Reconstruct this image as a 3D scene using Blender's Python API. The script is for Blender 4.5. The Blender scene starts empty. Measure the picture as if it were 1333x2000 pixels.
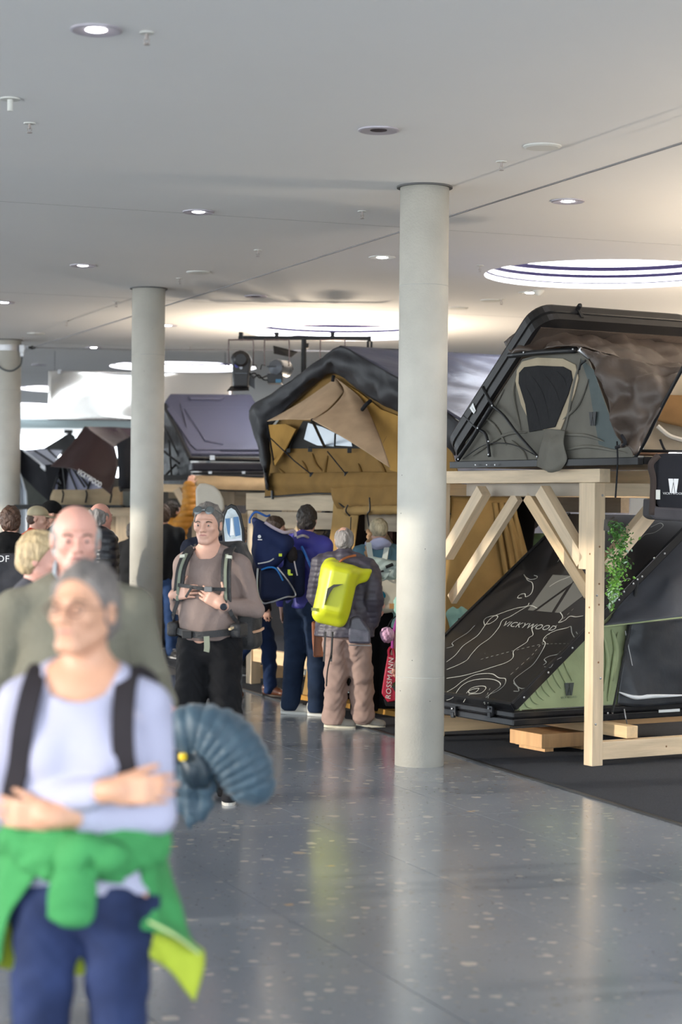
import bpy, bmesh, math, random
import numpy as np
from mathutils import Matrix, Vector, Euler
rnd = random.Random(7)
D2R = math.radians
SC = bpy.context.scene
COL = SC.collection
# ------------------------------------------------------------------ camera
CAMH = 1.82
FPX = 3888.0                      # 70 mm on a 24 mm wide frame, 1333 px wide
cam_data = bpy.data.cameras.new('camera')
cam_data.sensor_fit = 'HORIZONTAL'; cam_data.sensor_width = 24.0; cam_data.lens = 70.0
cam_data.clip_end = 300; cam_data.clip_start = 0.05
cam_data.dof.use_dof = True; cam_data.dof.focus_distance = 14.2; cam_data.dof.aperture_fstop = 2.2
cam = bpy.data.objects.new('camera', cam_data); COL.objects.link(cam)
CAMM = Matrix.Translation((0, 0, CAMH)) @ Matrix.Rotation(D2R(90 - 0.221), 4, 'X') @ Matrix.Rotation(D2R(0.55), 4, 'Z')
cam.matrix_world = CAMM
SC.camera = cam
def P(px, py, Z):
    return CAMM @ Vector(((px - 666.5) / FPX * Z, -(py - 1000) / FPX * Z, -Z))
def ray_plane(px, py, p0, n):
    o = CAMM.translation; d = (P(px, py, 1.0) - o)
    return o + d * ((Vector(p0) - o).dot(Vector(n)) / d.dot(Vector(n)))
CEIL = 4.05
def G(px, py): return ray_plane(px, py, (0, 0, 0), (0, 0, 1))
def CE(px, py): return ray_plane(px, py, (0, 0, CEIL), (0, 0, 1))
# hall axes: U runs away along the columns, V across
U = Vector((-0.363, 0.932, 0)); V = Vector((0.932, 0.363, 0))
# ------------------------------------------------------------------ world, light, exposure
SC.view_settings.view_transform = 'Standard'; SC.view_settings.look = 'None'
SC.view_settings.gamma = 1.0; SC.view_settings.use_curve_mapping = False
SC.view_settings.exposure = 1.72
w = bpy.data.worlds.new('daylight'); SC.world = w; w.use_nodes = True
nt = w.node_tree; nt.nodes.clear()
wo = nt.nodes.new('ShaderNodeOutputWorld'); bg = nt.nodes.new('ShaderNodeBackground')
tc = nt.nodes.new('ShaderNodeTexCoord'); sp = nt.nodes.new('ShaderNodeSeparateXYZ')
rp = nt.nodes.new('ShaderNodeValToRGB')
nt.links.new(tc.outputs['Generated'], sp.inputs[0])
mr = nt.nodes.new('ShaderNodeMapRange'); mr.inputs[1].default_value = -1; mr.inputs[2].default_value = 1
nt.links.new(sp.outputs['Z'], mr.inputs[0]); nt.links.new(mr.outputs[0], rp.inputs[0])
e = rp.color_ramp.elements
e[0].position = 0.40; e[0].color = (0.68, 0.71, 0.72, 1)
e[1].position = 0.52; e[1].color = (0.84, 0.93, 1.0, 1)
x_ = e.new(1.0); x_.color = (0.76, 0.88, 1.0, 1)
nt.links.new(rp.outputs[0], bg.inputs[0]); bg.inputs[1].default_value = 2.2
nt.links.new(bg.outputs[0], wo.inputs[0])
sun_d = bpy.data.lights.new('sun', 'SUN'); sun_d.energy = 1.1; sun_d.angle = D2R(0.6); sun_d.color = (1.0, 0.90, 0.76)
sun = bpy.data.objects.new('sun', sun_d); COL.objects.link(sun)
SUND = Vector((0.945, 0.30, -0.158)).normalized()
sun.rotation_euler = (-SUND).to_track_quat('Z', 'Y').to_euler()

# ------------------------------------------------------------------ materials
MATS = {}
def mat(name, col, rough=0.6, metal=0.0, var=0.0, vs=8.0, bump=0.0, bs=30.0, emit=None, es=0.0, spec=None, alpha=None, trans=0.0, sheen=0.0, stretch=None, world=False, coat=0.0, detail=6.0):
    if name in MATS: return MATS[name]
    m = bpy.data.materials.new(name); m.use_nodes = True; t = m.node_tree; b = t.nodes['Principled BSDF']
    c = tuple(col) + (1,)
    b.inputs['Base Color'].default_value = c; b.inputs['Roughness'].default_value = rough; b.inputs['Metallic'].default_value = metal
    if spec is not None: b.inputs['Specular IOR Level'].default_value = spec
    if coat: b.inputs['Coat Weight'].default_value = coat; b.inputs['Coat Roughness'].default_value = 0.15
    if sheen: b.inputs['Sheen Weight'].default_value = sheen
    if trans: b.inputs['Transmission Weight'].default_value = trans
    if alpha is not None: b.inputs['Alpha'].default_value = alpha
    if emit is not None: b.inputs['Emission Color'].default_value = tuple(emit) + (1,); b.inputs['Emission Strength'].default_value = es
    if var or bump:
        tcn = t.nodes.new('ShaderNodeTexCoord')
        src = tcn.outputs['Object']
        if world:
            g = t.nodes.new('ShaderNodeNewGeometry'); src = g.outputs['Position']
        if stretch:
            mp = t.nodes.new('ShaderNodeMapping'); mp.inputs['Scale'].default_value = stretch
            t.links.new(src, mp.inputs[0]); src = mp.outputs[0]
    if var:
        n = t.nodes.new('ShaderNodeTexNoise'); n.inputs['Scale'].default_value = vs; n.inputs['Detail'].default_value = detail
        t.links.new(src, n.inputs['Vector'])
        r = t.nodes.new('ShaderNodeValToRGB')
        r.color_ramp.elements[0].position = 0.3; r.color_ramp.elements[1].position = 0.7
        r.color_ramp.elements[0].color = tuple(max(0, x * (1 - var)) for x in col) + (1,)
        r.color_ramp.elements[1].color = tuple(min(1, x * (1 + var)) for x in col) + (1,)
        t.links.new(n.outputs['Fac'], r.inputs[0]); t.links.new(r.outputs[0], b.inputs['Base Color'])
    if bump:
        n2 = t.nodes.new('ShaderNodeTexNoise'); n2.inputs['Scale'].default_value = bs; n2.inputs['Detail'].default_value = 4
        t.links.new(src, n2.inputs['Vector'])
        bp = t.nodes.new('ShaderNodeBump'); bp.inputs['Strength'].default_value = min(1, bump); bp.inputs['Distance'].default_value = 0.02 * max(1, bump)
        t.links.new(n2.outputs['Fac'], bp.inputs['Height']); t.links.new(bp.outputs[0], b.inputs['Normal'])
    MATS[name] = m
    return m
def fabric(name, col, rough=0.85, var=0.12, bump=0.35, bs=9.0, **k):
    if rough > 0.6: k.setdefault('spec', 0.18)
    if max(col) < 0.045: col = tuple(c * 0.75 for c in col)
    return mat(name, col, rough, 0, var=var, vs=5.0, bump=bump, bs=bs, **k)

# ------------------------------------------------------------------ object helpers
def tag(o, label=None, cat=None, group=None, kind=None):
    if label: o['label'] = label
    if cat: o['category'] = cat
    if group: o['group'] = group
    if kind: o['kind'] = kind
    return o
def empty(name, loc, rz=0.0, label=None, cat=None, group=None, rot=None):
    o = bpy.data.objects.new(name, None); COL.objects.link(o); o.location = loc
    o.rotation_euler = rot if rot is not None else (0, 0, rz)
    o.empty_display_size = 0.1
    return tag(o, label, cat, group)
def setparent(o, par):
    # o has world-space geometry at identity; keep it there
    if par is not None:
        o.parent = par
        loc = Matrix.LocRotScale(par.location, par.rotation_euler, par.scale)
        if par.parent is not None:
            loc = Matrix.LocRotScale(par.parent.location, par.parent.rotation_euler, par.parent.scale) @ par.matrix_parent_inverse @ loc
        o.matrix_parent_inverse = loc.inverted()
    return o
def mesh_obj(name, verts, faces, m, parent=None, smooth=False, local=False, bevel=0.0):
    me = bpy.data.meshes.new(name)
    me.from_pydata([tuple(v) for v in verts], [], [tuple(f) for f in faces])
    if smooth: me.shade_smooth()
    if isinstance(m, (list, tuple)):
        for x in m: me.materials.append(x)
    else: me.materials.append(m)
    o = bpy.data.objects.new(name, me); COL.objects.link(o)
    if parent is not None:
        if local: o.parent = parent
        else: setparent(o, parent)
    if bevel:
        b = o.modifiers.new('bevel', 'BEVEL'); b.width = bevel; b.segments = 2; b.limit_method = 'ANGLE'
    return o
class MB:
    def __init__(s): s.v = []; s.f = []
    def add(s, vs, fs):
        n = len(s.v); s.v += [Vector(v) for v in vs]; s.f += [[i + n for i in f] for f in fs]; return s
    def hexa(s, c8):
        return s.add(c8, [(0, 3, 2, 1), (4, 5, 6, 7), (0, 1, 5, 4), (1, 2, 6, 5), (2, 3, 7, 6), (3, 0, 4, 7)])
    def box(s, c, h, R=None):
        c = Vector(c); pts = []
        for z in (-1, 1):
            for (x, y) in ((-1, -1), (1, -1), (1, 1), (-1, 1)):
                q = Vector((x * h[0], y * h[1], z * h[2]))
                if R is not None: q = R @ q
                pts.append(c + q)
        return s.hexa(pts)
    def bar(s, a, b, wd, ht, up=(0, 0, 1)):
        a = Vector(a); b = Vector(b); d = (b - a).normalized(); u = Vector(up)
        r = d.cross(u)
        if r.length < 1e-4: r = d.cross(Vector((1, 0, 0)))
        r.normalize(); u = r.cross(d).normalized()
        r = r * wd / 2; u = u * ht / 2
        return s.hexa([a - r - u, a + r - u, b + r - u, b - r - u, a - r + u, a + r + u, b + r + u, b - r + u])
    def tube(s, pts, rad, n=8, closed=False):
        pts = [Vector(p) for p in pts]; rings = []
        m = len(pts); prev = None
        for i, p in enumerate(pts):
            if closed: d = pts[(i + 1) % m] - pts[i - 1]
            else: d = pts[min(i + 1, m - 1)] - pts[max(i - 1, 0)]
            if d.length < 1e-9: d = Vector((0, 0, 1))
            d.normalize()
            if prev is None:
                r = d.orthogonal().normalized()
            else:
                r = (prev - d * prev.dot(d))
                r = r.normalized() if r.length > 1e-6 else d.orthogonal().normalized()
            prev = r; q = d.cross(r)
            rr = rad[i] if isinstance(rad, (list, tuple)) else rad
            rings.append([p + (r * math.cos(2 * math.pi * k / n) + q * math.sin(2 * math.pi * k / n)) * rr for k in range(n)])
        vs = [v for g in rings for v in g]; fs = []
        for i in range(m if closed else m - 1):
            j = (i + 1) % m
            for k in range(n): fs.append((i * n + k, i * n + (k + 1) % n, j * n + (k + 1) % n, j * n + k))
        if not closed: fs.append(tuple(range(n))[::-1]); fs.append(tuple((m - 1) * n + k for k in range(n)))
        return s.add(vs, fs)
    def lathe(s, c, prof, n=32, axis='Z', R=None, cap=True):
        c = Vector(c); vs = []; fs = []
        for (r, z) in prof:
            for k in range(n):
                a = 2 * math.pi * k / n; q = Vector((r * math.cos(a), r * math.sin(a), z))
                if R is not None: q = R @ q
                vs.append(c + q)
        for i in range(len(prof) - 1):
            for k in range(n): fs.append((i * n + k, i * n + (k + 1) % n, (i + 1) * n + (k + 1) % n, (i + 1) * n + k))
        if cap:
            fs.append(tuple(range(n))[::-1]); fs.append(tuple((len(prof) - 1) * n + k for k in range(n)))
        return s.add(vs, fs)
    def build(s, name, m, parent=None, smooth=False, bevel=0.0, local=False):
        return mesh_obj(name, s.v, s.f, m, parent, smooth, local, bevel)
def prism(name, pts, n, th, m, parent=None, bevel=0.0, local=False):
    """closed polygon pts (3-D, about planar) extruded along n by th"""
    pts = [Vector(p) for p in pts]; nn = Vector(n).normalized() * th; k = len(pts)
    me = MB(); me.add(pts + [p + nn for p in pts], [tuple(range(k))[::-1], tuple(range(k, 2 * k))] + [(i, (i + 1) % k, (i + 1) % k + k, i + k) for i in range(k)])
    return me.build(name, m, parent, bevel=bevel, local=local)
def cr(p0, p1, p2, p3, t):
    return 0.5 * ((2 * p1) + (p2 - p0) * t + (2 * p0 - 5 * p1 + 4 * p2 - p3) * t * t + (3 * p1 - p0 - 3 * p2 + p3) * t ** 3)
def spline(pts, n):
    pts = [Vector(p) for p in pts]; out = []
    for i in range(len(pts) - 1):
        p0 = pts[max(i - 1, 0)]; p3 = pts[min(i + 2, len(pts) - 1)]
        for k in range(n): out.append(cr(p0, pts[i], pts[i + 1], p3, k / n))
    out.append(pts[-1]); return out
def noise3(p, sc, seed=0):
    from mathutils import noise
    return noise.noise(Vector(p) * sc + Vector((seed * 7.1, seed * 3.3, seed)))
def sheet(name, rows, m, parent=None, sub=8, th=0.006, wr=0.0, ws=6.0, seed=0, linear=False, stretch=(1, 1, 1), local=False, edge_fix=True):
    """fabric through a grid of control points, with wrinkles pushed along its normal"""
    R_ = []
    for r in rows:
        if linear:
            q = []
            r = [Vector(p) for p in r]
            for i in range(len(r) - 1):
                for k in range(sub): q.append(r[i].lerp(r[i + 1], k / sub))
            q.append(r[-1]); R_.append(q)
        else: R_.append(spline(r, sub))
    nc = len(R_[0]); cols = []
    for j in range(nc):
        c = [r[j] for r in R_]
        if linear:
            q = []
            for i in range(len(c) - 1):
                for k in range(sub): q.append(c[i].lerp(c[i + 1], k / sub))
            q.append(c[-1]); cols.append(q)
        else: cols.append(spline(c, sub))
    nr = len(cols[0]); vs = [[cols[j][i] for j in range(nc)] for i in range(nr)]
    if wr:
        out = []
        for i in range(nr):
            row = []
            for j in range(nc):
                a = vs[min(i + 1, nr - 1)][j] - vs[max(i - 1, 0)][j]; b = vs[i][min(j + 1, nc - 1)] - vs[i][max(j - 1, 0)]
                n = a.cross(b); n = n.normalized() if n.length > 1e-9 else Vector((0, 0, 1))
                ed = 1.0
                if edge_fix: ed = min(1, 0.25 + min(i, nr - 1 - i, j, nc - 1 - j) * 0.35)
                p = vs[i][j]; q = Vector((p.x * stretch[0], p.y * stretch[1], p.z * stretch[2]))
                d = noise3(q, ws, seed) + 0.5 * noise3(q, ws * 2.3, seed + 3)
                row.append(p + n * d * wr * ed)
            out.append(row)
        vs = out
    flat = [p for r in vs for p in r]
    fs = [(i * nc + j, i * nc + j + 1, (i + 1) * nc + j + 1, (i + 1) * nc + j) for i in range(nr - 1) for j in range(nc - 1)]
    o = mesh_obj(name, flat, fs, m, parent, True, local)
    if th:
        s = o.modifiers.new('solid', 'SOLIDIFY'); s.thickness = th; s.offset = 0
    return o
def text_obj(name, s, size, origin, xdir, ydir, m, parent=None, depth=0.002, align='CENTER', squash=1.0, shear=0.0, local=False):
    cu = bpy.data.curves.new(name, 'FONT'); cu.body = s; cu.size = size; cu.extrude = depth; cu.align_x = align; cu.align_y = 'CENTER'
    cu.resolution_u = 3; cu.shear = shear; cu.space_character = 1.1
    tmp = bpy.data.objects.new('tmp', cu); COL.objects.link(tmp)
    dg = bpy.context.evaluated_depsgraph_get()
    me = bpy.data.meshes.new_from_object(tmp.evaluated_get(dg))
    bpy.data.objects.remove(tmp); bpy.data.curves.remove(cu)
    x = Vector(xdir).normalized(); y = Vector(ydir); y = (y - x * y.dot(x)).normalized(); z = x.cross(y)
    M = Matrix(((x.x * squash, y.x, z.x, origin[0]), (x.y * squash, y.y, z.y, origin[1]), (x.z * squash, y.z, z.z, origin[2]), (0, 0, 0, 1)))
    me.transform(M); me.materials.clear(); me.materials.append(m)
    o = bpy.data.objects.new(name, me); COL.objects.link(o)
    if parent is not None:
        if local: o.parent = parent
        else: setparent(o, parent)
    return o
def logo(name, c, xdir, ydir, hw, hh, m, parent=None, n=None, th=0.003, local=False):
    """trapezoid badge cut by a tall tent-shaped slit"""
    c = Vector(c); x = Vector(xdir).normalized() * hw; y = Vector(ydir).normalized() * hh
    n = Vector(n) if n is not None else Vector(xdir).cross(Vector(ydir))
    me = MB()
    for poly in ([(-1, 1), (-0.07, 1), (-0.02, 0.62), (-0.40, -1), (-0.62, -1)], [(1, 1), (0.62, -1), (0.40, -1), (0.02, 0.62), (0.07, 1)], [(0, 0.25), (0.29, -1), (-0.29, -1)]):
        pts = [c + x * a + y * b for a, b in poly]; k = len(pts); nn = n.normalized() * th
        me.add(pts + [p + nn for p in pts], [tuple(range(k))[::-1], tuple(range(k, 2 * k))] + [(i, (i + 1) % k, (i + 1) % k + k, i + k) for i in range(k)])
    return me.build(name, m, parent, local=local)
def ribbon(pts, wd, n, me=None, lift=0.0015):
    """thin printed line following pts on a plane with normal n"""
    me = me or MB(); pts = [Vector(p) for p in pts]; n = Vector(n).normalized(); L = []
    for i, p in enumerate(pts):
        d = (pts[min(i + 1, len(pts) - 1)] - pts[max(i - 1, 0)]).normalized(); s = d.cross(n).normalized() * wd / 2
        L += [p - s + n * lift, p + s + n * lift]
    me.add(L, [(2 * i, 2 * i + 1, 2 * i + 3, 2 * i + 2) for i in range(len(pts) - 1)])
    return me

# ------------------------------------------------------------------ common materials
M_white = mat('ceiling_paint', (0.80, 0.80, 0.79), 0.75, var=0.02, vs=0.5, world=True)
M_conc = mat('column_concrete', (0.55, 0.53, 0.47), 0.7, var=0.10, vs=3.0, bump=0.12, bs=60)
M_black = mat('black_metal', (0.013, 0.013, 0.014), 0.42, spec=0.3)
M_blackf = fabric('black_fabric', (0.022, 0.022, 0.026))
M_steel = mat('steel', (0.45, 0.45, 0.46), 0.35, 1.0)
M_alu = mat('brushed_metal_rim', (0.55, 0.55, 0.55), 0.4, 0.8)
def wood(name, col, var=0.16):
    return mat(name, col, 0.62, var=var, vs=2.2, bump=0.10, bs=12, stretch=(9, 9, 0.9), detail=8)
M_pine = wood('pine', (0.70, 0.50, 0.29))
M_pine2 = wood('pine_pale', (0.63, 0.49, 0.33))
M_pine3 = wood('pine_amber', (0.62, 0.36, 0.17))
M_knot = mat('wood_knot', (0.25, 0.12, 0.05), 0.6)
# ================================================================== THE SETTING
def terrazzo():
    m = bpy.data.materials.new('terrazzo'); m.use_nodes = True; t = m.node_tree; b = t.nodes['Principled BSDF']
    g = t.nodes.new('ShaderNodeNewGeometry')
    def vor(scale, thr, soft, rndmul):
        v = t.nodes.new('ShaderNodeTexVoronoi'); v.inputs['Scale'].default_value = scale; v.inputs['Randomness'].default_value = 1
        n = t.nodes.new('ShaderNodeTexNoise'); n.inputs['Scale'].default_value = scale * 2.0
        mx = t.nodes.new('ShaderNodeVectorMath'); mx.operation = 'MULTIPLY_ADD'
        mx.inputs[1].default_value = (0.5 / scale,) * 3
        t.links.new(g.outputs['Position'], n.inputs['Vector'])
        t.links.new(n.outputs['Color'], mx.inputs[0]); t.links.new(g.outputs['Position'], mx.inputs[2])
        t.links.new(mx.outputs[0], v.inputs['Vector'])
        sep = t.nodes.new('ShaderNodeSeparateColor'); t.links.new(v.outputs['Color'], sep.inputs[0])
        # chip radius differs per cell, most cells hold no chip
        r = t.nodes.new('ShaderNodeMapRange'); r.inputs[1].default_value = thr; r.inputs[2].default_value = 1.0
        r.inputs[3].default_value = 0.0; r.inputs[4].default_value = rndmul
        t.links.new(sep.outputs[0], r.inputs[0])
        l = t.nodes.new('ShaderNodeMath'); l.operation = 'SUBTRACT'; t.links.new(r.outputs[0], l.inputs[0]); t.links.new(v.outputs['Distance'], l.inputs[1])
        k = t.nodes.new('ShaderNodeMapRange'); k.inputs[1].default_value = 0; k.inputs[2].default_value = soft
        t.links.new(l.outputs[0], k.inputs[0])
        return k.outputs[0], sep.outputs[1]
    base = t.nodes.new('ShaderNodeTexNoise'); base.inputs['Scale'].default_value = 0.8; base.inputs['Detail'].default_value = 8
    t.links.new(g.outputs['Position'], base.inputs['Vector'])
    br = t.nodes.new('ShaderNodeValToRGB'); br.color_ramp.elements[0].position = 0.3; br.color_ramp.elements[1].position = 0.7
    br.color_ramp.elements[0].color = (0.215, 0.240, 0.280, 1); br.color_ramp.elements[1].color = (0.27, 0.295, 0.335, 1)
    t.links.new(base.outputs['Fac'], br.inputs[0]); cur = br.outputs[0]
    for (sc, thr, soft, rm, ca, cb) in ((60, 0.70, 0.05, 0.45, (0.33, 0.34, 0.36, 1), (0.12, 0.13, 0.15, 1)), (22, 0.50, 0.05, 0.42, (0.38, 0.38, 0.39, 1), (0.22, 0.23, 0.24, 1)), (13, 0.70, 0.05, 0.42, (0.48, 0.46, 0.43, 1), (0.33, 0.33, 0.34, 1)), (9, 0.86, 0.04, 0.38, (0.56, 0.52, 0.46, 1), (0.40, 0.40, 0.40, 1)), (6, 0.96, 0.04, 0.30, (0.42, 0.28, 0.15, 1), (0.58, 0.55, 0.5, 1))):
        f, c2 = vor(sc, thr, soft, rm)
        rc = t.nodes.new('ShaderNodeMix'); rc.data_type = 'RGBA'; rc.inputs['A'].default_value = ca; rc.inputs['B'].default_value = cb
        t.links.new(c2, rc.inputs['Factor'])
        mx = t.nodes.new('ShaderNodeMix'); mx.data_type = 'RGBA'
        t.links.new(f, mx.inputs['Factor']); t.links.new(cur, mx.inputs['A']); t.links.new(rc.outputs['Result'], mx.inputs['B']); cur = mx.outputs['Result']
    t.links.new(cur, b.inputs['Base Color'])
    rn = t.nodes.new('ShaderNodeTexNoise'); rn.inputs['Scale'].default_value = 1.3; rn.inputs['Detail'].default_value = 6; t.links.new(g.outputs['Position'], rn.inputs['Vector'])
    rm = t.nodes.new('ShaderNodeMapRange'); rm.inputs[3].default_value = 0.10; rm.inputs[4].default_value = 0.24; t.links.new(rn.outputs['Fac'], rm.inputs[0])
    t.links.new(rm.outputs[0], b.inputs['Roughness']); b.inputs['Specular IOR Level'].default_value = 0.75
    return m
M_terr = terrazzo()
M_grout = mat('floor_grout', (0.03, 0.03, 0.035), 0.7)
O0 = G(1333, 1729)              # a point on one of the visible joints
O0 = Vector((O0.x, O0.y, 0))
def hall(a, b, z=0): return O0 + V * a + U * b + Vector((0, 0, z))
fl = MB().hexa([hall(-14, -14, -0.06), hall(14, -14, -0.06), hall(14, 58, -0.06), hall(-14, 58, -0.06), hall(-14, -14, -0.005), hall(14, -14, -0.005), hall(14, 58, -0.005), hall(-14, 58, -0.005)]).build('floor', M_grout)
tag(fl, kind='structure')
def slab_mesh(wd, ln):
    me = MB().box((wd / 2, ln / 2, -0.003), (wd / 2 - 0.0022, ln / 2 - 0.0022, 0.003))
    o = me.build('slab', M_terr); d = o.data; bpy.data.objects.remove(o); return d
rotz = math.atan2(V.y, V.x)
s1 = slab_mesh(1.03, 3.2); s2 = slab_mesh(4.12, 6.4)
def put_slab(md, a, b):
    o = bpy.data.objects.new('slab', md); COL.objects.link(o); q = hall(a, b); o.location = q; o.rotation_euler = (0, 0, rotz); setparent_id(o, fl)
def setparent_id(o, par): o.parent = par
for i in range(-4, 2):
    for j in range(-1, 4): put_slab(s1, i * 1.03, -0.9 + 3.2 * j)
for i in range(-12, 12, 4):
    for j in range(-2, 9):
        if -4 <= i < 0 and -1 <= 2 * j + 0 <= 3 and j in (0, 1):
            continue
        if i == -4 and j in (0, 1): continue
        b0 = -0.9 + 6.4 * j - 3.2
        # near block already tiled by the small slabs
        if i in (-4, 0) and -4.3 < b0 < 11.9 - 0.1:
            continue
        put_slab(s2, i * 1.03, b0)
for a in (2, 3):
    for j in range(-1, 4): put_slab(s1, a * 1.03, -0.9 + 3.2 * j)
# column run --------------------------------------------------------
col_px = [(822, 1486, 0.17), (284, 1326, 0.17), (12, 1236, 0.17)]
COLS = []
base = Vector((0.565, 13.95, 0)); step = Vector((-2.59, 6.78, 0))
for i in range(5):
    q = base + step * i
    me = MB().lathe((0, 0, 0), [(0.172, 0.0), (0.172, CEIL + 0.02)], 48)
    o = me.build('column', M_conc, smooth=False); o.location = q
    for p in o.data.polygons: p.use_smooth = len(p.vertices) == 4
    tag(o, kind='structure')
    r = MB().lathe((0, 0, 0), [(0.175, CEIL - 0.012), (0.196, CEIL - 0.012), (0.196, CEIL - 0.0005), (0.175, CEIL - 0.0005)], 48, cap=False).build('collar', mat('collar_grey', (0.10, 0.10, 0.10), 0.6), o, local=True)
    for k in range(6):
        a = rnd.uniform(3.6, 5.9); z = rnd.uniform(0.2, 3.8)
        MB().lathe((math.cos(a) * 0.1715, math.sin(a) * 0.1715, z), [(0.0035, -0.002), (0.004, 0), (0.0035, 0.002)], 8).build('air_hole', mat('hole_dark', (0.1, 0.1, 0.095), 0.9), o, local=True)
    for z in (0.62, 3.35):
        MB().lathe((0, 0, 0), [(0.1722, z), (0.1726, z + 0.002), (0.1722, z + 0.004)], 48, cap=False).build('cast_joint', mat('joint_grey', (0.40, 0.40, 0.37), 0.8), o, local=True)
    COLS.append(o)
# ceiling with round skylight holes ---------------------------------
SKY = [Vector((2.56, 19.15, 0)) + step * k for k in range(-1, 5)]
R_SKY = 1.2
def ceiling():
    rect = [hall(-14, -14), hall(14, -14), hall(14, 58), hall(-14, 58)]
    me = MB().hexa([p + Vector((0, 0, CEIL)) for p in rect] + [p + Vector((0, 0, CEIL + 0.08)) for p in rect])
    o = me.build('ceiling', M_white)
    cut = MB()
    for c in SKY: cut.lathe((c.x, c.y, CEIL), [(R_SKY, -0.3), (R_SKY, 0.5)], 96)
    co = cut.build('cutter', M_white)
    b = o.modifiers.new('holes', 'BOOLEAN'); b.object = co; b.operation = 'DIFFERENCE'; b.solver = 'EXACT'
    dg = bpy.context.evaluated_depsgraph_get(); me2 = bpy.data.meshes.new_from_object(o.evaluated_get(dg))
    o.modifiers.clear(); o.data = me2; bpy.data.objects.remove(co)
    return tag(o, kind='structure')
ceil = ceiling()
M_shaft = mat('skylight_shaft_glow', (0.88, 0.88, 0.90), 0.5, emit=(0.93, 0.92, 1.0), es=1.7)  # white shaft walls; overexposed daylight put in as emission, no lamp there
M_ring = mat('skylight_ring', (0.014, 0.010, 0.034), 0.6, spec=0.1)
M_glass = mat('skylight_glass', (0.97, 0.98, 1.0), 0.02, trans=1.0)
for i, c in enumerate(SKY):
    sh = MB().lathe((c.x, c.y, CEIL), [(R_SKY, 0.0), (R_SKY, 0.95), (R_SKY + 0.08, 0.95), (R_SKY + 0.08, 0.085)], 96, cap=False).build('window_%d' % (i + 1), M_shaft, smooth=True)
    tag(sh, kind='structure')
    for k, z in enumerate((0.045, 0.105, 0.175)):
        MB().lathe((c.x, c.y, CEIL + z), [(R_SKY - 0.001, 0), (R_SKY - 0.02, 0), (R_SKY - 0.02, (0.012, 0.034, 0.042)[k]), (R_SKY - 0.001, (0.012, 0.034, 0.042)[k])], 96, cap=False).build('ring', M_ring, sh)
    MB().lathe((c.x, c.y, CEIL + 0.93), [(R_SKY - 0.01, 0), (R_SKY - 0.01, 0.006)], 64).build('pane', M_glass, sh)
    MB().bar((c.x - R_SKY, c.y, CEIL + 0.9), (c.x + R_SKY, c.y, CEIL + 0.9), 0.05, 0.05).build('window_bar', M_ring, sh)
# thin panel joints of the ceiling
jt = MB()
for a in (-3.9, 1.3):
    p = hall(a, -3, CEIL - 0.001); q = hall(a, 50, CEIL - 0.001); jt.bar(p, q, 0.008, 0.001)
for b in (6.4, 12.8, 19.2, 25.6):
    jt.bar(hall(-10, b, CEIL - 0.001), hall(10, b, CEIL - 0.001), 0.008, 0.001)
jt.build('trim_1', mat('ceiling_joint', (0.42, 0.42, 0.41), 0.8), ceil)
# downlights --------------------------------------------------------
M_rim = mat('downlight_rim', (0.50, 0.47, 0.52), 0.45, 0.4)
M_bulb = mat('downlight_lamp', (1, 1, 1), 0.5, emit=(1.0, 0.97, 1.0), es=14)
M_disc = mat('blank_disc', (0.66, 0.66, 0.62), 0.6)
M_dark = mat('dark_hole', (0.03, 0.015, 0.025), 0.6)
def downlight(px, py, kind, label):
    c = CE(px, py); o = empty('ceiling_light' if kind != 'blank' else 'ceiling_cover', (c.x, c.y, CEIL), 0, label, 'light' if kind != 'blank' else 'cover')
    z = -0.0005
    if kind == 'blank':
        MB().lathe((0, 0, z), [(0.118, 0), (0.118, -0.006), (0.10, -0.014)], 40).build('cover_disc', M_disc, o, local=True); return o
    MB().lathe((0, 0, z), [(0.122, 0), (0.122, -0.008), (0.112, -0.012), (0.052, -0.004), (0.052, 0)], 40, cap=False).build('rim', M_rim if kind != 'pale' else M_disc, o, local=True)
    if kind == 'dark':
        MB().lathe((0, 0, z), [(0.05, -0.006), (0.05, 0.0)], 32).build('lamp_well', M_dark, o, local=True)
    else:
        MB().lathe((0, 0, z), [(0.030, -0.0095), (0.046, -0.006), (0.05, 0.0)], 32).build('lamp', M_bulb, o, local=True)
    return o
DL = [(188, 57, 'lit', 'lit round downlight nearest the camera, beside a sprinkler in the ceiling corner'),
      (388, 413, 'lit', 'lit round downlight midway between the two sprinkler rows on the grey ceiling'),
      (740, 253, 'dark', 'unlit round downlight with a dark centre in the open ceiling above the thick column'),
      (1060, 285, 'blank', 'pale blank round ceiling cover beside the nearer end of the steel cable'),
      (1110, 392, 'lit', 'lit round downlight above the large bright skylight'),
      (747, 502, 'pale', 'lit downlight with a pale rim close beside the thick column'),
      (162, 518, 'lit', 'lit round downlight on the grey ceiling before the second column'),
      (388, 531, 'blank', 'pale blank round cover beside the steel cable after the second column'),
      (500, 578, 'dark', 'unlit dark-centred downlight in the warm glow before the round skylight'),
      (8, 590, 'lit', 'lit round downlight at the edge of the photo near the farthest visible column'),
      (183, 678, 'lit', 'lit downlight just above the taut cable near the third column'),
      (1036, 571, 'pale', 'lit downlight beside the small cone-shaped sensor by the grey tent lid'),
      (960, 586, 'blank', 'pale blank cover on the ceiling just before the grey tent lid'),
      (328, 635, 'lit', 'small lit downlight just behind the second column'),
      (70, 651, 'blank', 'small blank round cover above the cable clamp of the third column'),
      (76, 712, 'dark', 'small dark downlight above the hanging mirror-like panel'),
      (895, 601, 'blank', 'small blank cover right next to the top of the tent ridge behind the thick column'),
      (75, 791, 'pale', 'tiny far downlight near the end wall')]
for d in DL: downlight(*d)
M_spr = mat('sprinkler_metal', (0.34, 0.30, 0.28), 0.5, 0.3)
M_sprw = mat('sprinkler_plate', (0.62, 0.62, 0.58), 0.6)
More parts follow.
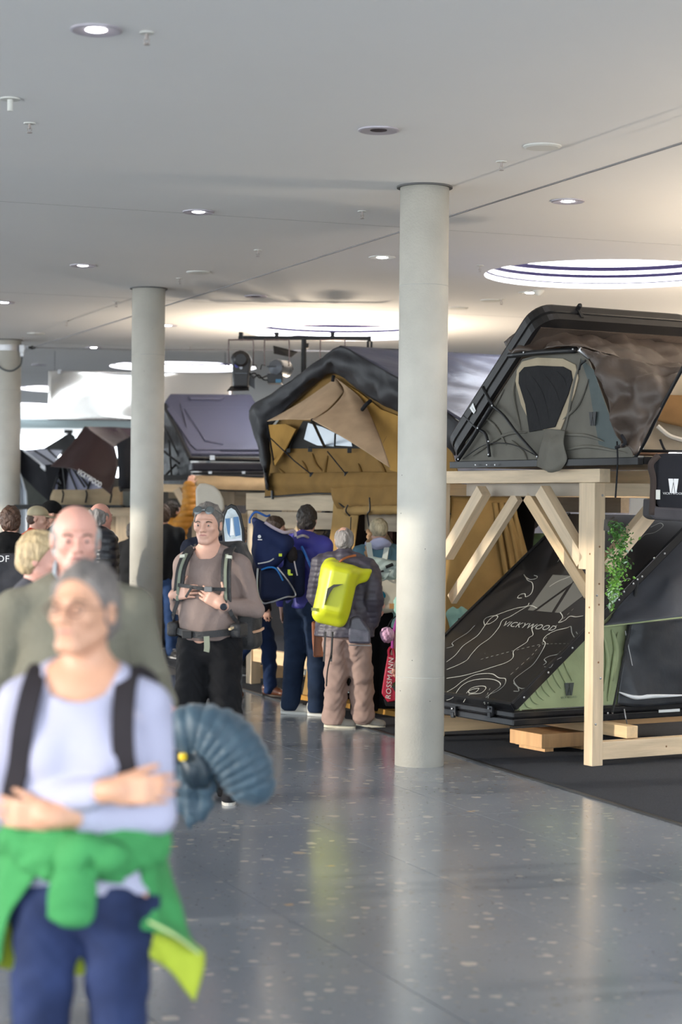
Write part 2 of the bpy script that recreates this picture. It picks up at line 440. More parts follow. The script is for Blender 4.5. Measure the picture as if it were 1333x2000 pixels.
def sprinkler(px, py, label, big=False):
    c = CE(px, py); o = empty('sprinkler', (c.x, c.y, CEIL), 0, label, 'sprinkler', 'sprinkler heads under the ceiling')
    z = -0.0005
    if big:
        MB().lathe((0, 0, z), [(0.055, 0), (0.055, -0.008)], 24).build('mounting_plate', M_sprw, o, local=True)
        MB().lathe((0, 0, z), [(0.016, -0.008), (0.016, -0.07)], 16).build('stem', M_sprw, o, local=True); return
    MB().lathe((0, 0, z), [(0.036, 0), (0.034, -0.006)], 20).build('mounting_plate', M_sprw, o, local=True)
    MB().lathe((0, 0, z), [(0.008, -0.006), (0.008, -0.03), (0.005, -0.035)], 10).build('stem', M_spr, o, local=True)
    MB().tube([(0.011, 0, -0.03), (0.011, 0, -0.045), (0, 0, -0.055), (-0.011, 0, -0.045), (-0.011, 0, -0.03)], 0.0025, 5).build('yoke', M_spr, o, local=True)
    MB().lathe((0, 0, z), [(0.016, -0.055), (0.016, -0.059)], 14).build('deflector', M_spr, o, local=True)
SPR = [(287, 63, 'sprinkler head right beside the nearest lit downlight'), (20, 192, 'plain white stub pipe under the ceiling at the photo edge'),
       (58, 240, 'sprinkler head just after the plain white stub pipe'), (980, 315, 'sprinkler head above the steel cable near the pale cover'),
       (708, 412, 'sprinkler head just before the thick column'), (504, 488, 'sprinkler head between the thick column and the second column'),
       (351, 543, 'sprinkler head just behind the second column top'), (227, 589, 'sprinkler head on the grey ceiling to the near side of the second column'),
       (130, 627, 'sprinkler head above the cable between the second and third columns'), (45, 658, 'sprinkler head right above the third column clamp'),
       (938, 518, 'sprinkler head at the rim of the large skylight'), (980, 584, 'sprinkler head in front of the open grey tent lid'),
       (372, 676, 'small sprinkler head by the warm glow above the spotlights')]
for i, s in enumerate(SPR): sprinkler(s[0], s[1], s[2], i == 1)
c = CE(1052, 567); o = empty('ceiling_sensor', (c.x, c.y, CEIL), 0, 'small cone-shaped ceiling sensor by the skylight rim', 'sensor')
MB().lathe((0, 0, -0.0005), [(0.06, 0), (0.06, -0.01), (0.02, -0.05), (0.008, -0.055)], 24).build('cone', M_sprw, o, local=True)
# steel cables and clamp on the third column -------------------------
c3 = base + step * 2
CZ = 3.93
anchor = Vector((c3.x + 0.27, c3.y - 0.13, CZ))
cabA = anchor + Vector((0.08, -0.05, 0))
far = Vector((1.97, 11.5, CZ + 0.0)); dirc = (far - cabA)
cb = empty('steel_cable', cabA, 0, 'long steel cable running from the third column clamp towards the camera under the ceiling', 'cable')
MB().tube([cabA, cabA + dirc * 1.6], 0.006, 6).build('wire', mat('cable_grey', (0.16, 0.15, 0.15), 0.5, 0.4), cb)
cb2 = empty('steel_cable', cabA, 0, 'steel cable running level from the third column clamp towards the spotlights', 'cable')
p1_ = P(450, 683, 27.0); p2_ = P(900, 690, 26.5)
MB().tube([cabA, cabA.lerp(p1_, 0.5) - Vector((0, 0, 0.012)), p1_, p2_], 0.006, 6).build('wire', mat('cable_grey', (0.16, 0.15, 0.15), 0.5, 0.4), cb2)
cl = empty('cable_clamp', (c3.x, c3.y, CZ), 0, 'steel band clamp with a shackle and turnbuckle around the third column', 'clamp')
MB().lathe((c3.x, c3.y, CZ - 0.04), [(0.175, 0), (0.181, 0), (0.181, 0.08), (0.175, 0.08)], 40, cap=False).build('band', M_steel, cl)
MB().box((c3.x + 0.20, c3.y - 0.09, CZ - 0.01), (0.035, 0.03, 0.055)).box((c3.x + 0.20, c3.y - 0.09, CZ - 0.09), (0.025, 0.02, 0.03)).build('bracket', M_steel, cl, bevel=0.005)
MB().tube([anchor + Vector((0.03 * math.cos(a) - 0.0, -0.0, 0.022 * math.sin(a))) * 1 + Vector((0.0, 0, 0)) for a in [k * math.pi / 6 for k in range(12)]], 0.006, 6, closed=True).build('shackle', M_steel, cl)
MB().lathe(cabA, [(0.012, -0.05), (0.028, 0), (0.012, 0.05)], 12, R=Matrix.Rotation(D2R(90), 3, 'Y')).build('turnbuckle', M_black, cl)
hz = [Vector((c3.x + 0.20, c3.y - 0.10, CZ - 0.12)), Vector((c3.x + 0.18, c3.y - 0.12, CZ - 0.24)), Vector((c3.x + 0.08, c3.y - 0.18, CZ - 0.32)), Vector((c3.x - 0.05, c3.y - 0.2, CZ - 0.30)), Vector((c3.x - 0.16, c3.y - 0.16, CZ - 0.2))]
MB().tube(spline(hz, 6), 0.012, 8).build('safety_loop', mat('hose_dark', (0.07, 0.08, 0.09), 0.5), cl)
# end wall, side facades ---------------------------------------------
M_fascia = mat('fascia_pale', (0.50, 0.58, 0.58), 0.6)
M_frame = mat('window_frame_grey', (0.30, 0.32, 0.33), 0.5)
ZE = 47.0
ew = MB()
def facade(name, a, b, z0, z1, nbay, m, glass=True, header=0.0):
    a = Vector(a); b = Vector(b); d = (b - a)
    o = MB().bar(a + Vector((0, 0, z1 - header / 2)), b + Vector((0, 0, z1 - header / 2)), 0.2, max(header, 0.05)).build(name, M_fascia)
    tag(o, kind='structure')
    for i in range(nbay + 1):
        p = a + d * (i / nbay)
        MB().bar(p + Vector((0, 0, z0)), p + Vector((0, 0, z1 - header)), 0.06, 0.10, up=d).build('mullion', m, o)
    MB().bar(a + Vector((0, 0, z0 + 0.05)), b + Vector((0, 0, z0 + 0.05)), 0.1, 0.1).build('window_sill', m, o)
    return o
# header (fascia) of the far end, then glass to the floor
facade('wall_end', (-26, ZE, 0), (14, ZE, 0), 0.0, CEIL, 14, M_frame, header=0.50)
MB().bar((-26, ZE - 0.5, 3.85), (14, ZE - 0.5, 3.85), 0.5, 0.25).build('trim_2', mat('duct_pale', (0.62, 0.68, 0.67), 0.5))['kind'] = 'structure'
for x in np.arange(-26, 14, 2.857):
    pn = MB().box((x + 1.43, ZE + 0.02, 1.8), (1.36, 0.006, 1.68)).build('pane', M_glass, None); pn['kind'] = 'structure'; pn.name = 'window_%d' % (20 + int(x + 26))
LF0 = hall(-9.5, -14); LF1 = hall(-9.5, 47)
facade('wall_left', LF0, LF1, 0, CEIL, 24, M_frame, header=0.15)
# unseen panels with narrow gaps, added along the left glazing to shape the sunlight
M_sunblock = mat('sun_blocker_pale', (0.55, 0.55, 0.54), 0.8)
t_ = -13.0; k_ = 0; gaps = [(4.8, .22), (2.6, .10), (1.9, .3), (3.4, .12), (2.2, .2)]
while t_ < 40:
    ln_, gp_ = gaps[k_ % 5]
    o = MB().bar(hall(-9.2, t_, 0.6), hall(-9.2, t_ + ln_, 0.6), 0.05, 1.18).build('trim_%d' % (3 + k_), M_sunblock); tag(o, kind='structure')
    t_ += ln_ + gp_; k_ += 1
RF0 = hall(10.5, -14); RF1 = hall(10.5, 47)
tag(MB().bar(RF0 + Vector((0, 0, CEIL / 2)), RF1 + Vector((0, 0, CEIL / 2)), 0.2, CEIL).build('wall_right', mat('warm_wall', (0.62, 0.57, 0.50), 0.8)), kind='structure')
# trees beyond the end glazing
M_leafd = mat('far_foliage', (0.10, 0.15, 0.06), 0.9, var=0.4, vs=2.0)
# ================================================================== carpet of the stands
M_carpet = mat('black_carpet', (0.046, 0.051, 0.063), 0.95, var=0.4, vs=220, bump=0.6, bs=260, world=True, spec=0.15)
ca = G(1333, 1612); cb_ = G(700, 1416); cu_ = (cb_ - ca).normalized(); cv = Vector((cu_.y, -cu_.x, 0))
c0 = ca - cu_ * 6; c0.z = 0
CL = 34
def carp(a, b, z): return c0 + cu_ * a + cv * b + Vector((0, 0, z))
cpt = MB().hexa([carp(0, 0, .0005), carp(0, 8, .0005), carp(34, 8, .0005), carp(34, 0, .0005), carp(0, 0, .007), carp(0, 8, .007), carp(34, 8, .007), carp(34, 0, .007)]).build('carpet', M_carpet)
tag(cpt, 'black needle felt carpet laid under the tent stands', 'carpet')
MB().bar(carp(0, -0.012, .006), carp(34, -0.012, .006), 0.03, 0.011).build('edge_strip', mat('edge_strip_black', (0.01, 0.01, 0.01), 0.5), cpt)

# ================================================================== stand axes (turned about 31 degrees)
A2 = D2R(31)
E2 = Vector((math.cos(A2), math.sin(A2), 0))          # right and away
E1 = Vector((-math.sin(A2), math.cos(A2), 0))         # left and away
ZZ = Vector((0, 0, 1))
R31 = Matrix.Rotation(A2, 3, 'Z')

def knots(a, b, side, par, n=2):
    """small dark knots and screw heads on a beam face"""
    a = Vector(a); b = Vector(b)
    for k in range(n):
        p = a.lerp(b, rnd.uniform(0.1, 0.9)) + side
        d = side.normalized()
        me = MB().lathe(p - d * 0.003, [(0.008, 0), (0.007, 0.0042)], 10, R=d.to_track_quat('Z', 'Y').to_matrix())
        me.build('wood_knot', M_knot, par)
def screw(p, d, par):
    d = Vector(d).normalized()
    MB().lathe(p, [(0.008, 0), (0.008, 0.004), (0.004, 0.006)], 10, R=d.to_track_quat('Z', 'Y').to_matrix()).build('screw', M_steel, par)
def beam(name, a, b, wd, ht, m, par, up=(0, 0, 1)):
    a = Vector(a); b = Vector(b); d = (b - a); L = d.length; d.normalize(); u = Vector(up); r = d.cross(u)
    if r.length < 1e-4: r = d.cross(Vector((1, 0, 0)))
    r.normalize(); u = r.cross(d).normalized()
    o = MB().box((0, 0, 0), (wd / 2, ht / 2, L / 2)).build(name, m, None, bevel=0.003)
    M = Matrix((r, u, -d)).transposed() if Matrix((r, u, d)).determinant() < 0 else Matrix((r, u, d)).transposed()
    M = M.to_4x4(); M.translation = (a + b) / 2
    o.parent = par
    loc = Matrix.LocRotScale(par.location, par.rotation_euler, par.scale)
    o.matrix_local = loc.inverted() @ M
    return o

# ---------------- right rack -----------------------------------------
q = G(1157, 1499); PA = Vector((q.x, q.y, 0)) + (E1 + E2) * 0.048
rackR = empty('timber_rack', PA, 0, 'pale pine timber rack with a sunlit front post carrying the grey tent', 'rack')
T_ = 0.095
H1 = 2.085    # top of upper beam
def post(p, z0, z1, m, par, nm='post'):
    return beam(nm, p + ZZ * z0, p + ZZ * z1, T_, T_, m, par, up=E2)
LB = 1.98
PB = PA + E1 * LB; PC = PA + E2 * 2.2; PD = PB + E2 * 2.2
post(PA, 0.007, H1 - T_ - .002, M_pine2, rackR)
for p in (PB, PC, PD): post(p, 0.007, H1 - T_ - .002, M_pine, rackR)
# short stud screwed beside the front post
beam('stud', PA + E1 * 0.0925 + ZZ * 1.38, PA + E1 * 0.0925 + ZZ * (H1 - T_ - .001), T_ - .01, 0.088, M_pine2, rackR, up=E1)
beam('stud', PB - E1 * 0.075 + ZZ * 1.42, PB - E1 * 0.075 + ZZ * (H1 - T_ - .001), T_ - .01, 0.05, M_pine2, rackR, up=E1)
# side beams under the top beams, cross beams on top of them
beam('side_beam', PA - E2 * 0.047 + ZZ * (H1 - 1.5 * T_) + E2 * 0.095, PA + E2 * 0.62 + ZZ * (H1 - 1.5 * T_), T_ - .004, T_ - .004, M_pine2, rackR)
beam('side_beam', PB + E2 * 0.05 + ZZ * (H1 - 1.5 * T_), PD - E2 * 0.05 + ZZ * (H1 - 1.5 * T_), T_ - .004, T_ - .004, M_pine, rackR)
beam('top_beam', PA - E1 * 0.10 + ZZ * (H1 - T_ / 2), PB + E1 * 0.1 + ZZ * (H1 - T_ / 2), T_, T_, M_pine2, rackR)
beam('top_beam', PC - E1 * 0.10 - E2 * 1.6 + ZZ * (H1 - T_ / 2) + E1 * .0, PD + E1 * 0.1 - E2 * 1.6 + ZZ * (H1 - T_ / 2), T_, T_, M_pine, rackR)
beam('top_beam', PA + E2 * 0.15 + E1 * 0.2 + ZZ * (H1 - 1.5 * T_), PB + E2 * 0.15 - E1 * 0.2 + ZZ * (H1 - 1.5 * T_), .05, T_, mat('grey_timber', (0.42, 0.36, 0.29), 0.7, var=0.1, vs=3), rackR)
# braces
def brace(a, b, m, par, wd=T_ * 0.95, ht=T_ * 0.95):
    beam('brace', a, b, wd, ht, m, par)
brace(PA + E1 * 0.62 + ZZ * (H1 - T_ - .055), PA + E1 * 0.12 + ZZ * (H1 - T_ - 0.56), M_pine2, rackR, .085, .10)
brace(PB - E1 * 0.62 + ZZ * (H1 - T_ - .055), PB - E1 * 0.12 + ZZ * (H1 - T_ - 0.56), M_pine2, rackR, .085, .10)
brace(PA + E2 * 0.56 + ZZ * (H1 - 2 * T_ - .04), PA + E2 * 0.08 + ZZ * (H1 - 2 * T_ - 0.50), M_pine2, rackR, .085, .10)
brace(PA + E2 * 0.15 + E1 * 1.0 + ZZ * (H1 - 2 * T_), PA + E2 * 0.15 + E1 * 0.25 + ZZ * (H1 - 2 * T_ - 0.7), M_pine, rackR, .05, .09)
brace(PB - E1 * 0.85 + E2 * 0.15 + ZZ * (H1 - 2 * T_), PB + E1 * 0.02 + E2 * .15 + ZZ * (H1 - 2 * T_ - 0.82), M_pine2, rackR, .05, .09)
# foot rails
beam('foot_rail', PA + E2 * 0.05 + ZZ * 0.11, PC - E2 * 0.05 + ZZ * 0.11, T_ * .9, 0.125, M_pine2, rackR)
beam('foot_rail', PB + E2 * 0.05 + ZZ * 0.11, PD - E2 * 0.05 + ZZ * 0.11, T_ * .9, 0.125, M_pine, rackR)
# bearers carrying the floor tent
bear = empty('pine_bearer', PA + E1 * 0.35, 0, 'short thick pine beam lying under the wedge tent beside the sunlit post', 'beam')
b0 = G(1240, 1440)
zb = 0.178
bb = ray_plane(1236, 1430, (0, 0, zb + 0.045), ZZ)
beam('beam_body', bb, bb + E1 * 1.7, 0.10, 0.085, M_pine, bear)
bear2 = empty('pine_bearer', PB, 0, 'long pine beam under the far end of the wedge tent by the photo edge', 'beam')
b3 = ray_plane(1200, 1412, (0, 0, 0.21), ZZ)
beam('beam_body', b3 + E1 * 0.3, b3 + E1 * 0.3 + E2 * 2.0, 0.1, 0.11, M_pine3, bear2)
b4 = ray_plane(872, 1413, (0, 0, 0.155), ZZ)
bear3 = empty('pine_bearer', b4, 0, 'pine beam end under the wedge tent right beside the thick column', 'beam')
beam('beam_body', b4 - E2 * 0.1, b4 + E2 * 0.55 - E1 * 0.02, 0.1, 0.11, M_pine, bear3)
beam('beam_body', b4 - E2 * 0.1 + E1 * .35 + ZZ * .085, b4 + E2 * 0.8 + E1 * 0.35 + ZZ * .085, 0.08, 0.05, M_pine3, bear3)
# amber board block on the floor
q = G(1090, 1470); wb = empty('board_stack', (q.x, q.y + .18, 0.007), 0, 'low amber wooden block lying on the carpet beside the sunlit post', 'block')
o = MB().box((q.x, q.y + .22, 0.092), (0.27, 0.20, 0.052), R31).build('board', M_pine3, wb, bevel=0.004)
o = MB().box((q.x, q.y + .22, 0.036), (0.24, 0.17, 0.0035), R31).build('under_board', M_pine, wb, bevel=0.001)
for s in (-1, 1):
    MB().box(Vector((q.x, q.y + .22, 0.02)) + E2 * 0.17 * s, (0.04, 0.16, 0.0125), R31).build('skid', M_pine3, wb)
for z, f in ((1.2, -1), (0.62, 1), (1.9, 1), (0.3, -1)):
    screw(PA + E2 * T_ / 2 * 0 - E1 * T_ / 2 + ZZ * z + E2 * 0.02 * f, -E1, rackR)
knots(PA + ZZ * 0.1, PA + ZZ * 1.9, -E1 * (T_ / 2 + .0005), rackR, 4)
knots(PA + ZZ * 0.1, PA + ZZ * 1.9, -E2 * (T_ / 2 + .0005), rackR, 3)
knots(PA + E2 * .1 + ZZ * .11, PA + E2 * 1.2 + ZZ * .11, -E1 * (T_ * .45 + .0005), rackR, 3)

# ---------------- T1: grey fold-out tent on the right rack ------------
T1o = PB + E1 * 0.02 + E2 * (-0.08); T1o.z = 0
ZF1 = 2.10
tent1 = empty('roof_tent', (T1o.x, T1o.y, ZF1 - 0.01), 0, 'open grey hard-shell tent with a trapezoid beige-framed window on the right rack', 'tent')
# work in planes: side plane through the near long edge, spanned by E1 and Z
sideP = ray_plane(1238, 905, (PA + E1 * 0 - E2 * 0.08), E2)
SP0 = PA - E2 * 0.10
def S1(px, py, off=0.0): return ray_plane(px, py, SP0 + E2 * off, E2)
M_grey = fabric('tent_grey_canvas', (0.155, 0.147, 0.125), bump=0.5, bs=5)
M_greyt = fabric('tent_bluegrey_canvas', (0.10, 0.12, 0.12), bump=0.5, bs=5)
M_beige = fabric('beige_trim_fabric', (0.42, 0.35, 0.25))
M_mesh = fabric('window_mesh_black', (0.030, 0.030, 0.032), bump=0.5, bs=14)
M_fly = fabric('brown_rainfly', (0.062, 0.044, 0.034), rough=0.5, bump=0.6, bs=6)
M_shell = mat('shell_black', (0.014, 0.013, 0.013), 0.42, spec=0.3, bump=0.10, bs=160)
def poly_sheet(name, px, off, m, par, th=0.006, bevel=0.0, S=S1, n=E2):
    return prism(name, [S(x, y, off) for x, y in px], n, th, m, par, bevel)
# floor frame: rail along the side
fr0 = S1(884, 903, 0); fr1 = S1(1252, 903, 0)
fr0.z = fr1.z = ZF1 + 0.03
beam('floor_rail', fr0, fr1, 0.05, 0.05, M_black, tent1)
MB().hexa([fr0 + E2 * .03 - ZZ * .02, fr1 + E2 * .03 - ZZ * .02, fr1 + E2 * 1.45 - ZZ * .02, fr0 + E2 * 1.45 - ZZ * .02, fr0 + E2 * .03 + ZZ * .03, fr1 + E2 * .03 + ZZ * .03, fr1 + E2 * 1.45 + ZZ * .03, fr0 + E2 * 1.45 + ZZ * .03]).build('floor_board', M_black, tent1)
# canvas side
wallpx = [(893, 902), (900, 866), (932, 800), (975, 742), (1004, 706), (1060, 690), (1132, 680), (1152, 708), (1172, 760), (1190, 810), (1232, 874), (1238, 900)]
poly_sheet('canvas_wall', wallpx, 0.03, M_grey, tent1, 0.01)
poly_sheet('canvas_panel', [(1134, 700), (1160, 722), (1176, 770), (1194, 820), (1222, 862), (1205, 880), (1170, 868), (1157, 790), (1150, 745)], 0.0285, M_greyt, tent1, 0.003)
# soft folds: raised rolls over the canvas
def fold(px, r, m, par, off=0.02, S=S1, name='fold'):
    pts = spline([S(x, y, off) for x, y in px], 5); k = len(pts)
    MB().tube(pts, [r * (0.25 + math.sin(math.pi * i / (k - 1))) for i in range(k)], 8).build(name, m, par, smooth=True)
for f in ([(905, 870), (950, 820), (985, 760)], [(925, 890), (985, 850), (1030, 845)], [(1090, 850), (1140, 850), (1180, 862)], [(1100, 820), (1130, 790), (1150, 740)], [(935, 810), (965, 830), (990, 870)], [(1000, 860), (1020, 880), (1030, 898)], [(1105, 880), (1150, 872), (1225, 885)], [(1010, 730), (1003, 770), (1018, 840)], [(1135, 700), (1120, 760), (1105, 840)]):
    fold(f, 0.010, M_grey, tent1)
# window
M_ = [(1010, 722), (1020, 706), (1050, 698), (1100, 700), (1124, 712), (1130, 738), (1122, 770), (1092, 848), (1040, 834), (1018, 790), (1007, 745)]
wf1 = poly_sheet('window_frame', M_, 0.018, M_beige, tent1, 0.010, 0.003)
poly_sheet('window_mesh', [(1014, 728), (1024, 717), (1050, 714), (1100, 716), (1115, 724), (1118, 742), (1110, 770), (1084, 834), (1034, 844), (1026, 790), (1013, 748)], 0.008, M_mesh, wf1, 0.009, 0.003)
for f in ([(1035, 728), (1062, 770), (1075, 830)], [(1060, 725), (1085, 760), (1095, 790)], [(1025, 750), (1045, 790), (1058, 840)], [(1085, 722), (1103, 740), (1108, 760)]):
    fold(f, 0.005, M_mesh, wf1, off=0.010)
# hanging window cover
sheet('window_cover', [[S1(1066, 838, 0.0), S1(1085, 838, -0.01), S1(1105, 842, 0.0)], [S1(1058, 868, -0.05), S1(1078, 872, -0.08), S1(1102, 868, -0.04)], [S1(1050, 905, -0.03), S1(1078, 912, -0.07), S1(1108, 898, -0.03)], [S1(1052, 912, -0.03), S1(1076, 922, -0.04), S1(1096, 918, -0.03)]], M_grey, tent1, sub=7, th=0.006, wr=0.02, ws=9)
logo('printed_emblem', S1(1159, 818, 0.012), -E1, ZZ, 0.040, 0.048, M_black, tent1, n=-E2, th=0.004)
# frame tubes and scissor hinge
def ptube(name, px, r, m, par, off=-0.02, S=S1, sm=4):
    pts = spline([S(x, y, off) for x, y in px], sm) if len(px) > 2 else [S(x, y, off) for x, y in px]
    return MB().tube(pts, r, 8).build(name, m, par, smooth=True)
ptube('hinge_arm', [(894, 898), (922, 858), (940, 828), (962, 792)], 0.018, M_black, tent1)
ptube('hinge_arm', [(962, 792), (985, 812), (1010, 845), (1052, 893)], 0.010, M_black, tent1)
ptube('hinge_arm', [(944, 756), (962, 792)], 0.014, M_black, tent1)
ptube('hinge_arm', [(908, 812), (932, 836), (950, 850), (957, 892)], 0.012, M_black, tent1, off=-0.01)
ptube('upper_bar', [(996, 694), (1060, 688), (1125, 684)], 0.022, M_black, tent1)
MB().box(S1(1142, 690, -0.03), (0.05, 0.03, 0.018), Matrix.Rotation(D2R(35), 3, 'Y')).build('corner_bracket', M_steel, tent1, bevel=0.006)
ptube('strap', [(1145, 704), (1135, 712), (1132, 722)], 0.008, M_black, tent1)
for x, y in ((962, 792), (934, 836), (896, 897), (1050, 892), (955, 862), (955, 888), (952, 908), (968, 908), (1024, 688), (930, 908), (1120, 682)):
    screw(S1(x, y, -0.045), -E2, tent1)
ptube('bungee_cord', [(905, 896), (950, 868), (1000, 868), (1045, 888)], 0.004, M_black, tent1, off=-0.015)
# hard lid: slab from hinge up to the free edge
LH = S1(880, 842, -0.02); LT = S1(1038, 594, -0.02)
d = (LT - LH); d = d - E2 * d.dot(E2); Ld = d.length; d.normalize(); nrm = d.cross(E2).normalized()
if nrm.z > 0: nrm = -nrm                      # points down, to the underside
def LP(a, b, c): return LH + d * a + E2 * b + nrm * c
def lid(name, a0, a1, b0, b1, c0, c1, r, m, par):
    """rounded-corner slab"""
    pts = []
    for (ca, cb__, s0) in ((a1 - r, b0 + r, 270), (a1 - r, b1 - r, 0), (a0 + r, b1 - r, 90), (a0 + r, b0 + r, 180)):
        for k in range(7):
            an = D2R(s0 + 15 * k); pts.append((ca + r * math.cos(an), cb__ + r * math.sin(an)))
    k = len(pts); lay = [(c0 + 0.02, 0.02), (c0, 0.0), (c0 * .5 + c1 * .5, 0.0), (c0 * .45 + c1 * .55, 0.012), (c1, 0.012)]
    # shell curves in at the top edge
    vs = []; fs = []
    L_ = [(c0, 0.03), (c0 + .012, 0.008), (c0 + 0.03, 0), (c0 + (c1 - c0) * .5, 0), (c0 + (c1 - c0) * .54, 0.012), (c0 + (c1 - c0) * .6, 0.012), (c0 + (c1 - c0) * .66, 0.0), (c1, 0.0)]
    ca = (a0 + a1) / 2; cbm = (b0 + b1) / 2
    for (c_, ins) in L_:
        for (a, b) in pts:
            fa = 1 - ins / ((a1 - a0) / 2); fb = 1 - ins / ((b1 - b0) / 2)
            vs.append(LP(ca + (a - ca) * fa, cbm + (b - cbm) * fb, c_))
    for j in range(len(L_) - 1):
        for i in range(k): fs.append((j * k + i, j * k + (i + 1) % k, (j + 1) * k + (i + 1) % k, (j + 1) * k + i))
    fs.append(tuple(range(k))[::-1]); fs.append(tuple((len(L_) - 1) * k + i for i in range(k)))
    o = mesh_obj(name, vs, fs, m, par); return o
lid('shell_lid', -0.15, Ld + 0.03, 0.0, 1.52, 0.0, 0.17, 0.16, M_shell, tent1)
# lining under the lid
MB().hexa([LP(0.0, 0.04, .171), LP(Ld - .06, 0.04, .171), LP(Ld - .06, 1.45, .171), LP(0, 1.45, .171), LP(0.0, 0.04, .18), LP(Ld - .06, 0.04, .18), LP(Ld - .06, 1.45, .18), LP(0, 1.45, .18)]).build('lid_lining', M_fly, tent1)
logo('lid_emblem', LP(0.34, -0.004, 0.085), d, (-nrm), 0.028, 0.035, mat('print_white', (0.8, 0.8, 0.8), 0.5), tent1, n=-E2, th=0.003)
cp = LP(Ld + 0.03, 0.38, 0.05)
MB().lathe(cp, [(0.018, 0), (0.018, 0.04), (0.010, 0.05)], 12, R=d.to_track_quat('Z', 'Y').to_matrix()).build('latch_knob', M_black, tent1)
MB().bar(cp, cp + nrm * 0.09, 0.03, 0.02).build('latch', M_black, tent1, bevel=0.004)
# brown rain fly: under the lid edge, over the peak and down to the folded-out floor
def W(px, py, b): return S1(px, py, b)
top = [W(1003, 640, 0.0), W(1060, 642, 0.10), W(1150, 652, 0.55), W(1240, 668, 1.1), W(1340, 688, 1.7)]
sheet('rain_fly', [[W(985, 668, 0.0), W(1050, 630, 0.10), W(1150, 640, 0.55), W(1240, 655, 0.95), W(1340, 672, 1.42)],
                   [W(992, 682, -0.02), W(1050, 664, 0.06), W(1150, 668, 0.40), W(1240, 690, 0.7), W(1342, 708, 1.25)],
                   [W(998, 692, -0.03), W(1055, 683, -0.02), W(1130, 678, -0.05), W(1235, 705, 0.45), W(1344, 722, 1.05)]], M_fly, tent1, sub=8, th=0.004, wr=0.06, ws=5.5, seed=2)
sheet('fly_flap', [[W(1128, 678, -0.06), W(1180, 692, -0.04), W(1250, 708, 0.10), W(1336, 716, 0.35)],
                   [W(1160, 710, -0.10), W(1190, 725, -0.10), W(1245, 740, -0.02), W(1318, 745, 0.16)],
                   [W(1186, 775, -0.14), W(1205, 780, -0.12), W(1245, 790, -0.06), W(1296, 790, 0.05)],
                   [W(1200, 845, -0.14), W(1215, 840, -0.12), W(1245, 845, -0.08), W(1268, 840, 0.0)],
                   [W(1222, 866, -0.13), W(1232, 878, -0.12), W(1240, 888, -0.10), W(1252, 872, -0.04)]], M_fly, tent1, sub=8, th=0.004, wr=0.09, ws=5.0, seed=5)
ptube('awning_pole', [(1338, 712), (1296, 790), (1262, 860), (1234, 905)], 0.013, M_black, tent1, off=0.05)
ptube('tie_strap', [(1206, 862), (1207, 905), (1203, 972)], 0.006, M_blackf, tent1, off=-0.06)
ptube('tie_strap', [(1215, 850), (1222, 866), (1204, 874)], 0.012, M_blackf, tent1, off=-0.14)
# dark annex cloth behind the fly
# ---------------- white tube lamp and bag at the far right ---------------
lp0 = P(1240, 886, 13.9); lp1 = P(1345, 890, 13.7)
lt = empty('tube_lamp', lp0, 0, 'lit white tube lamp in a copper-tinted holder under the tents by the photo edge', 'lamp')
MB().tube([P(1226, 886, 13.95), P(1308, 888, 13.78)], 0.013, 10).build('holder', mat('copper_tint', (0.45, 0.26, 0.17), 0.35, 0.7), lt)
MB().tube([P(1308, 888, 13.78), P(1390, 891, 13.6)], 0.015, 10).build('tube', mat('tube_glow', (1, 1, 1), 0.5, emit=(1, 0.96, 0.92), es=9), lt)
MB().tube([P(1220, 880, 13.97), P(1400, 884, 13.6)], 0.012, 8).build('mount_bar', M_black, lt)
bagc = P(1312, 950, 13.3)
bagf = empty('storage_bag', bagc, 0, 'black zipped storage bag printed with a white trapezoid emblem, hanging by the photo edge', 'bag')
M_bag = fabric('bag_black', (0.028, 0.028, 0.034), bump=0.3)
def bp(px, py, o=0.0): return P(px, py, 13.3 + o)
prism('bag_body', [bp(1284, 892), bp(1296, 885), bp(1370, 885), bp(1370, 1003), bp(1290, 994), bp(1283, 984), bp(1283, 935)], (0, 1, 0), 0.28, M_bag, bagf, bevel=0.015)
prism('bag_base', [bp(1272, 972, -.015), bp(1283, 990, -.015), bp(1375, 995, -.015), bp(1375, 1021, -.015), bp(1280, 1015, -.015), bp(1270, 1008, -.015)], (0, 1, 0), 0.33, fabric('bag_grey', (0.07, 0.065, 0.07)), bagf, bevel=0.015)
MB().tube(spline([bp(1287, 890, -.01), bp(1272, 908, -.02), bp(1277, 940, 0), bp(1274, 1006, 0)], 6), 0.022, 8).build('crumpled_strap', fabric('strap_brown', (0.06, 0.045, 0.04)), bagf, smooth=True)
M_print = mat('print_white', (0.8, 0.8, 0.8), 0.5)
logo('printed_emblem', bp(1316, 949, -.004), (1, 0, 0), (0, 0, 1), 0.034, 0.048, M_print, bagf, n=(0, -1, 0), th=0.004)
text_obj('printed_name', 'VICKYWOOD', 0.021, bp(1316, 964, -.008), (1, 0, 0), (0, 0, 1), M_print, bagf, 0.001)
MB().box(bp(1286, 966, -.02), (0.014, 0.006, 0.032)).build('hang_tag', mat('tag_pale', (0.6, 0.6, 0.55), 0.5), bagf)
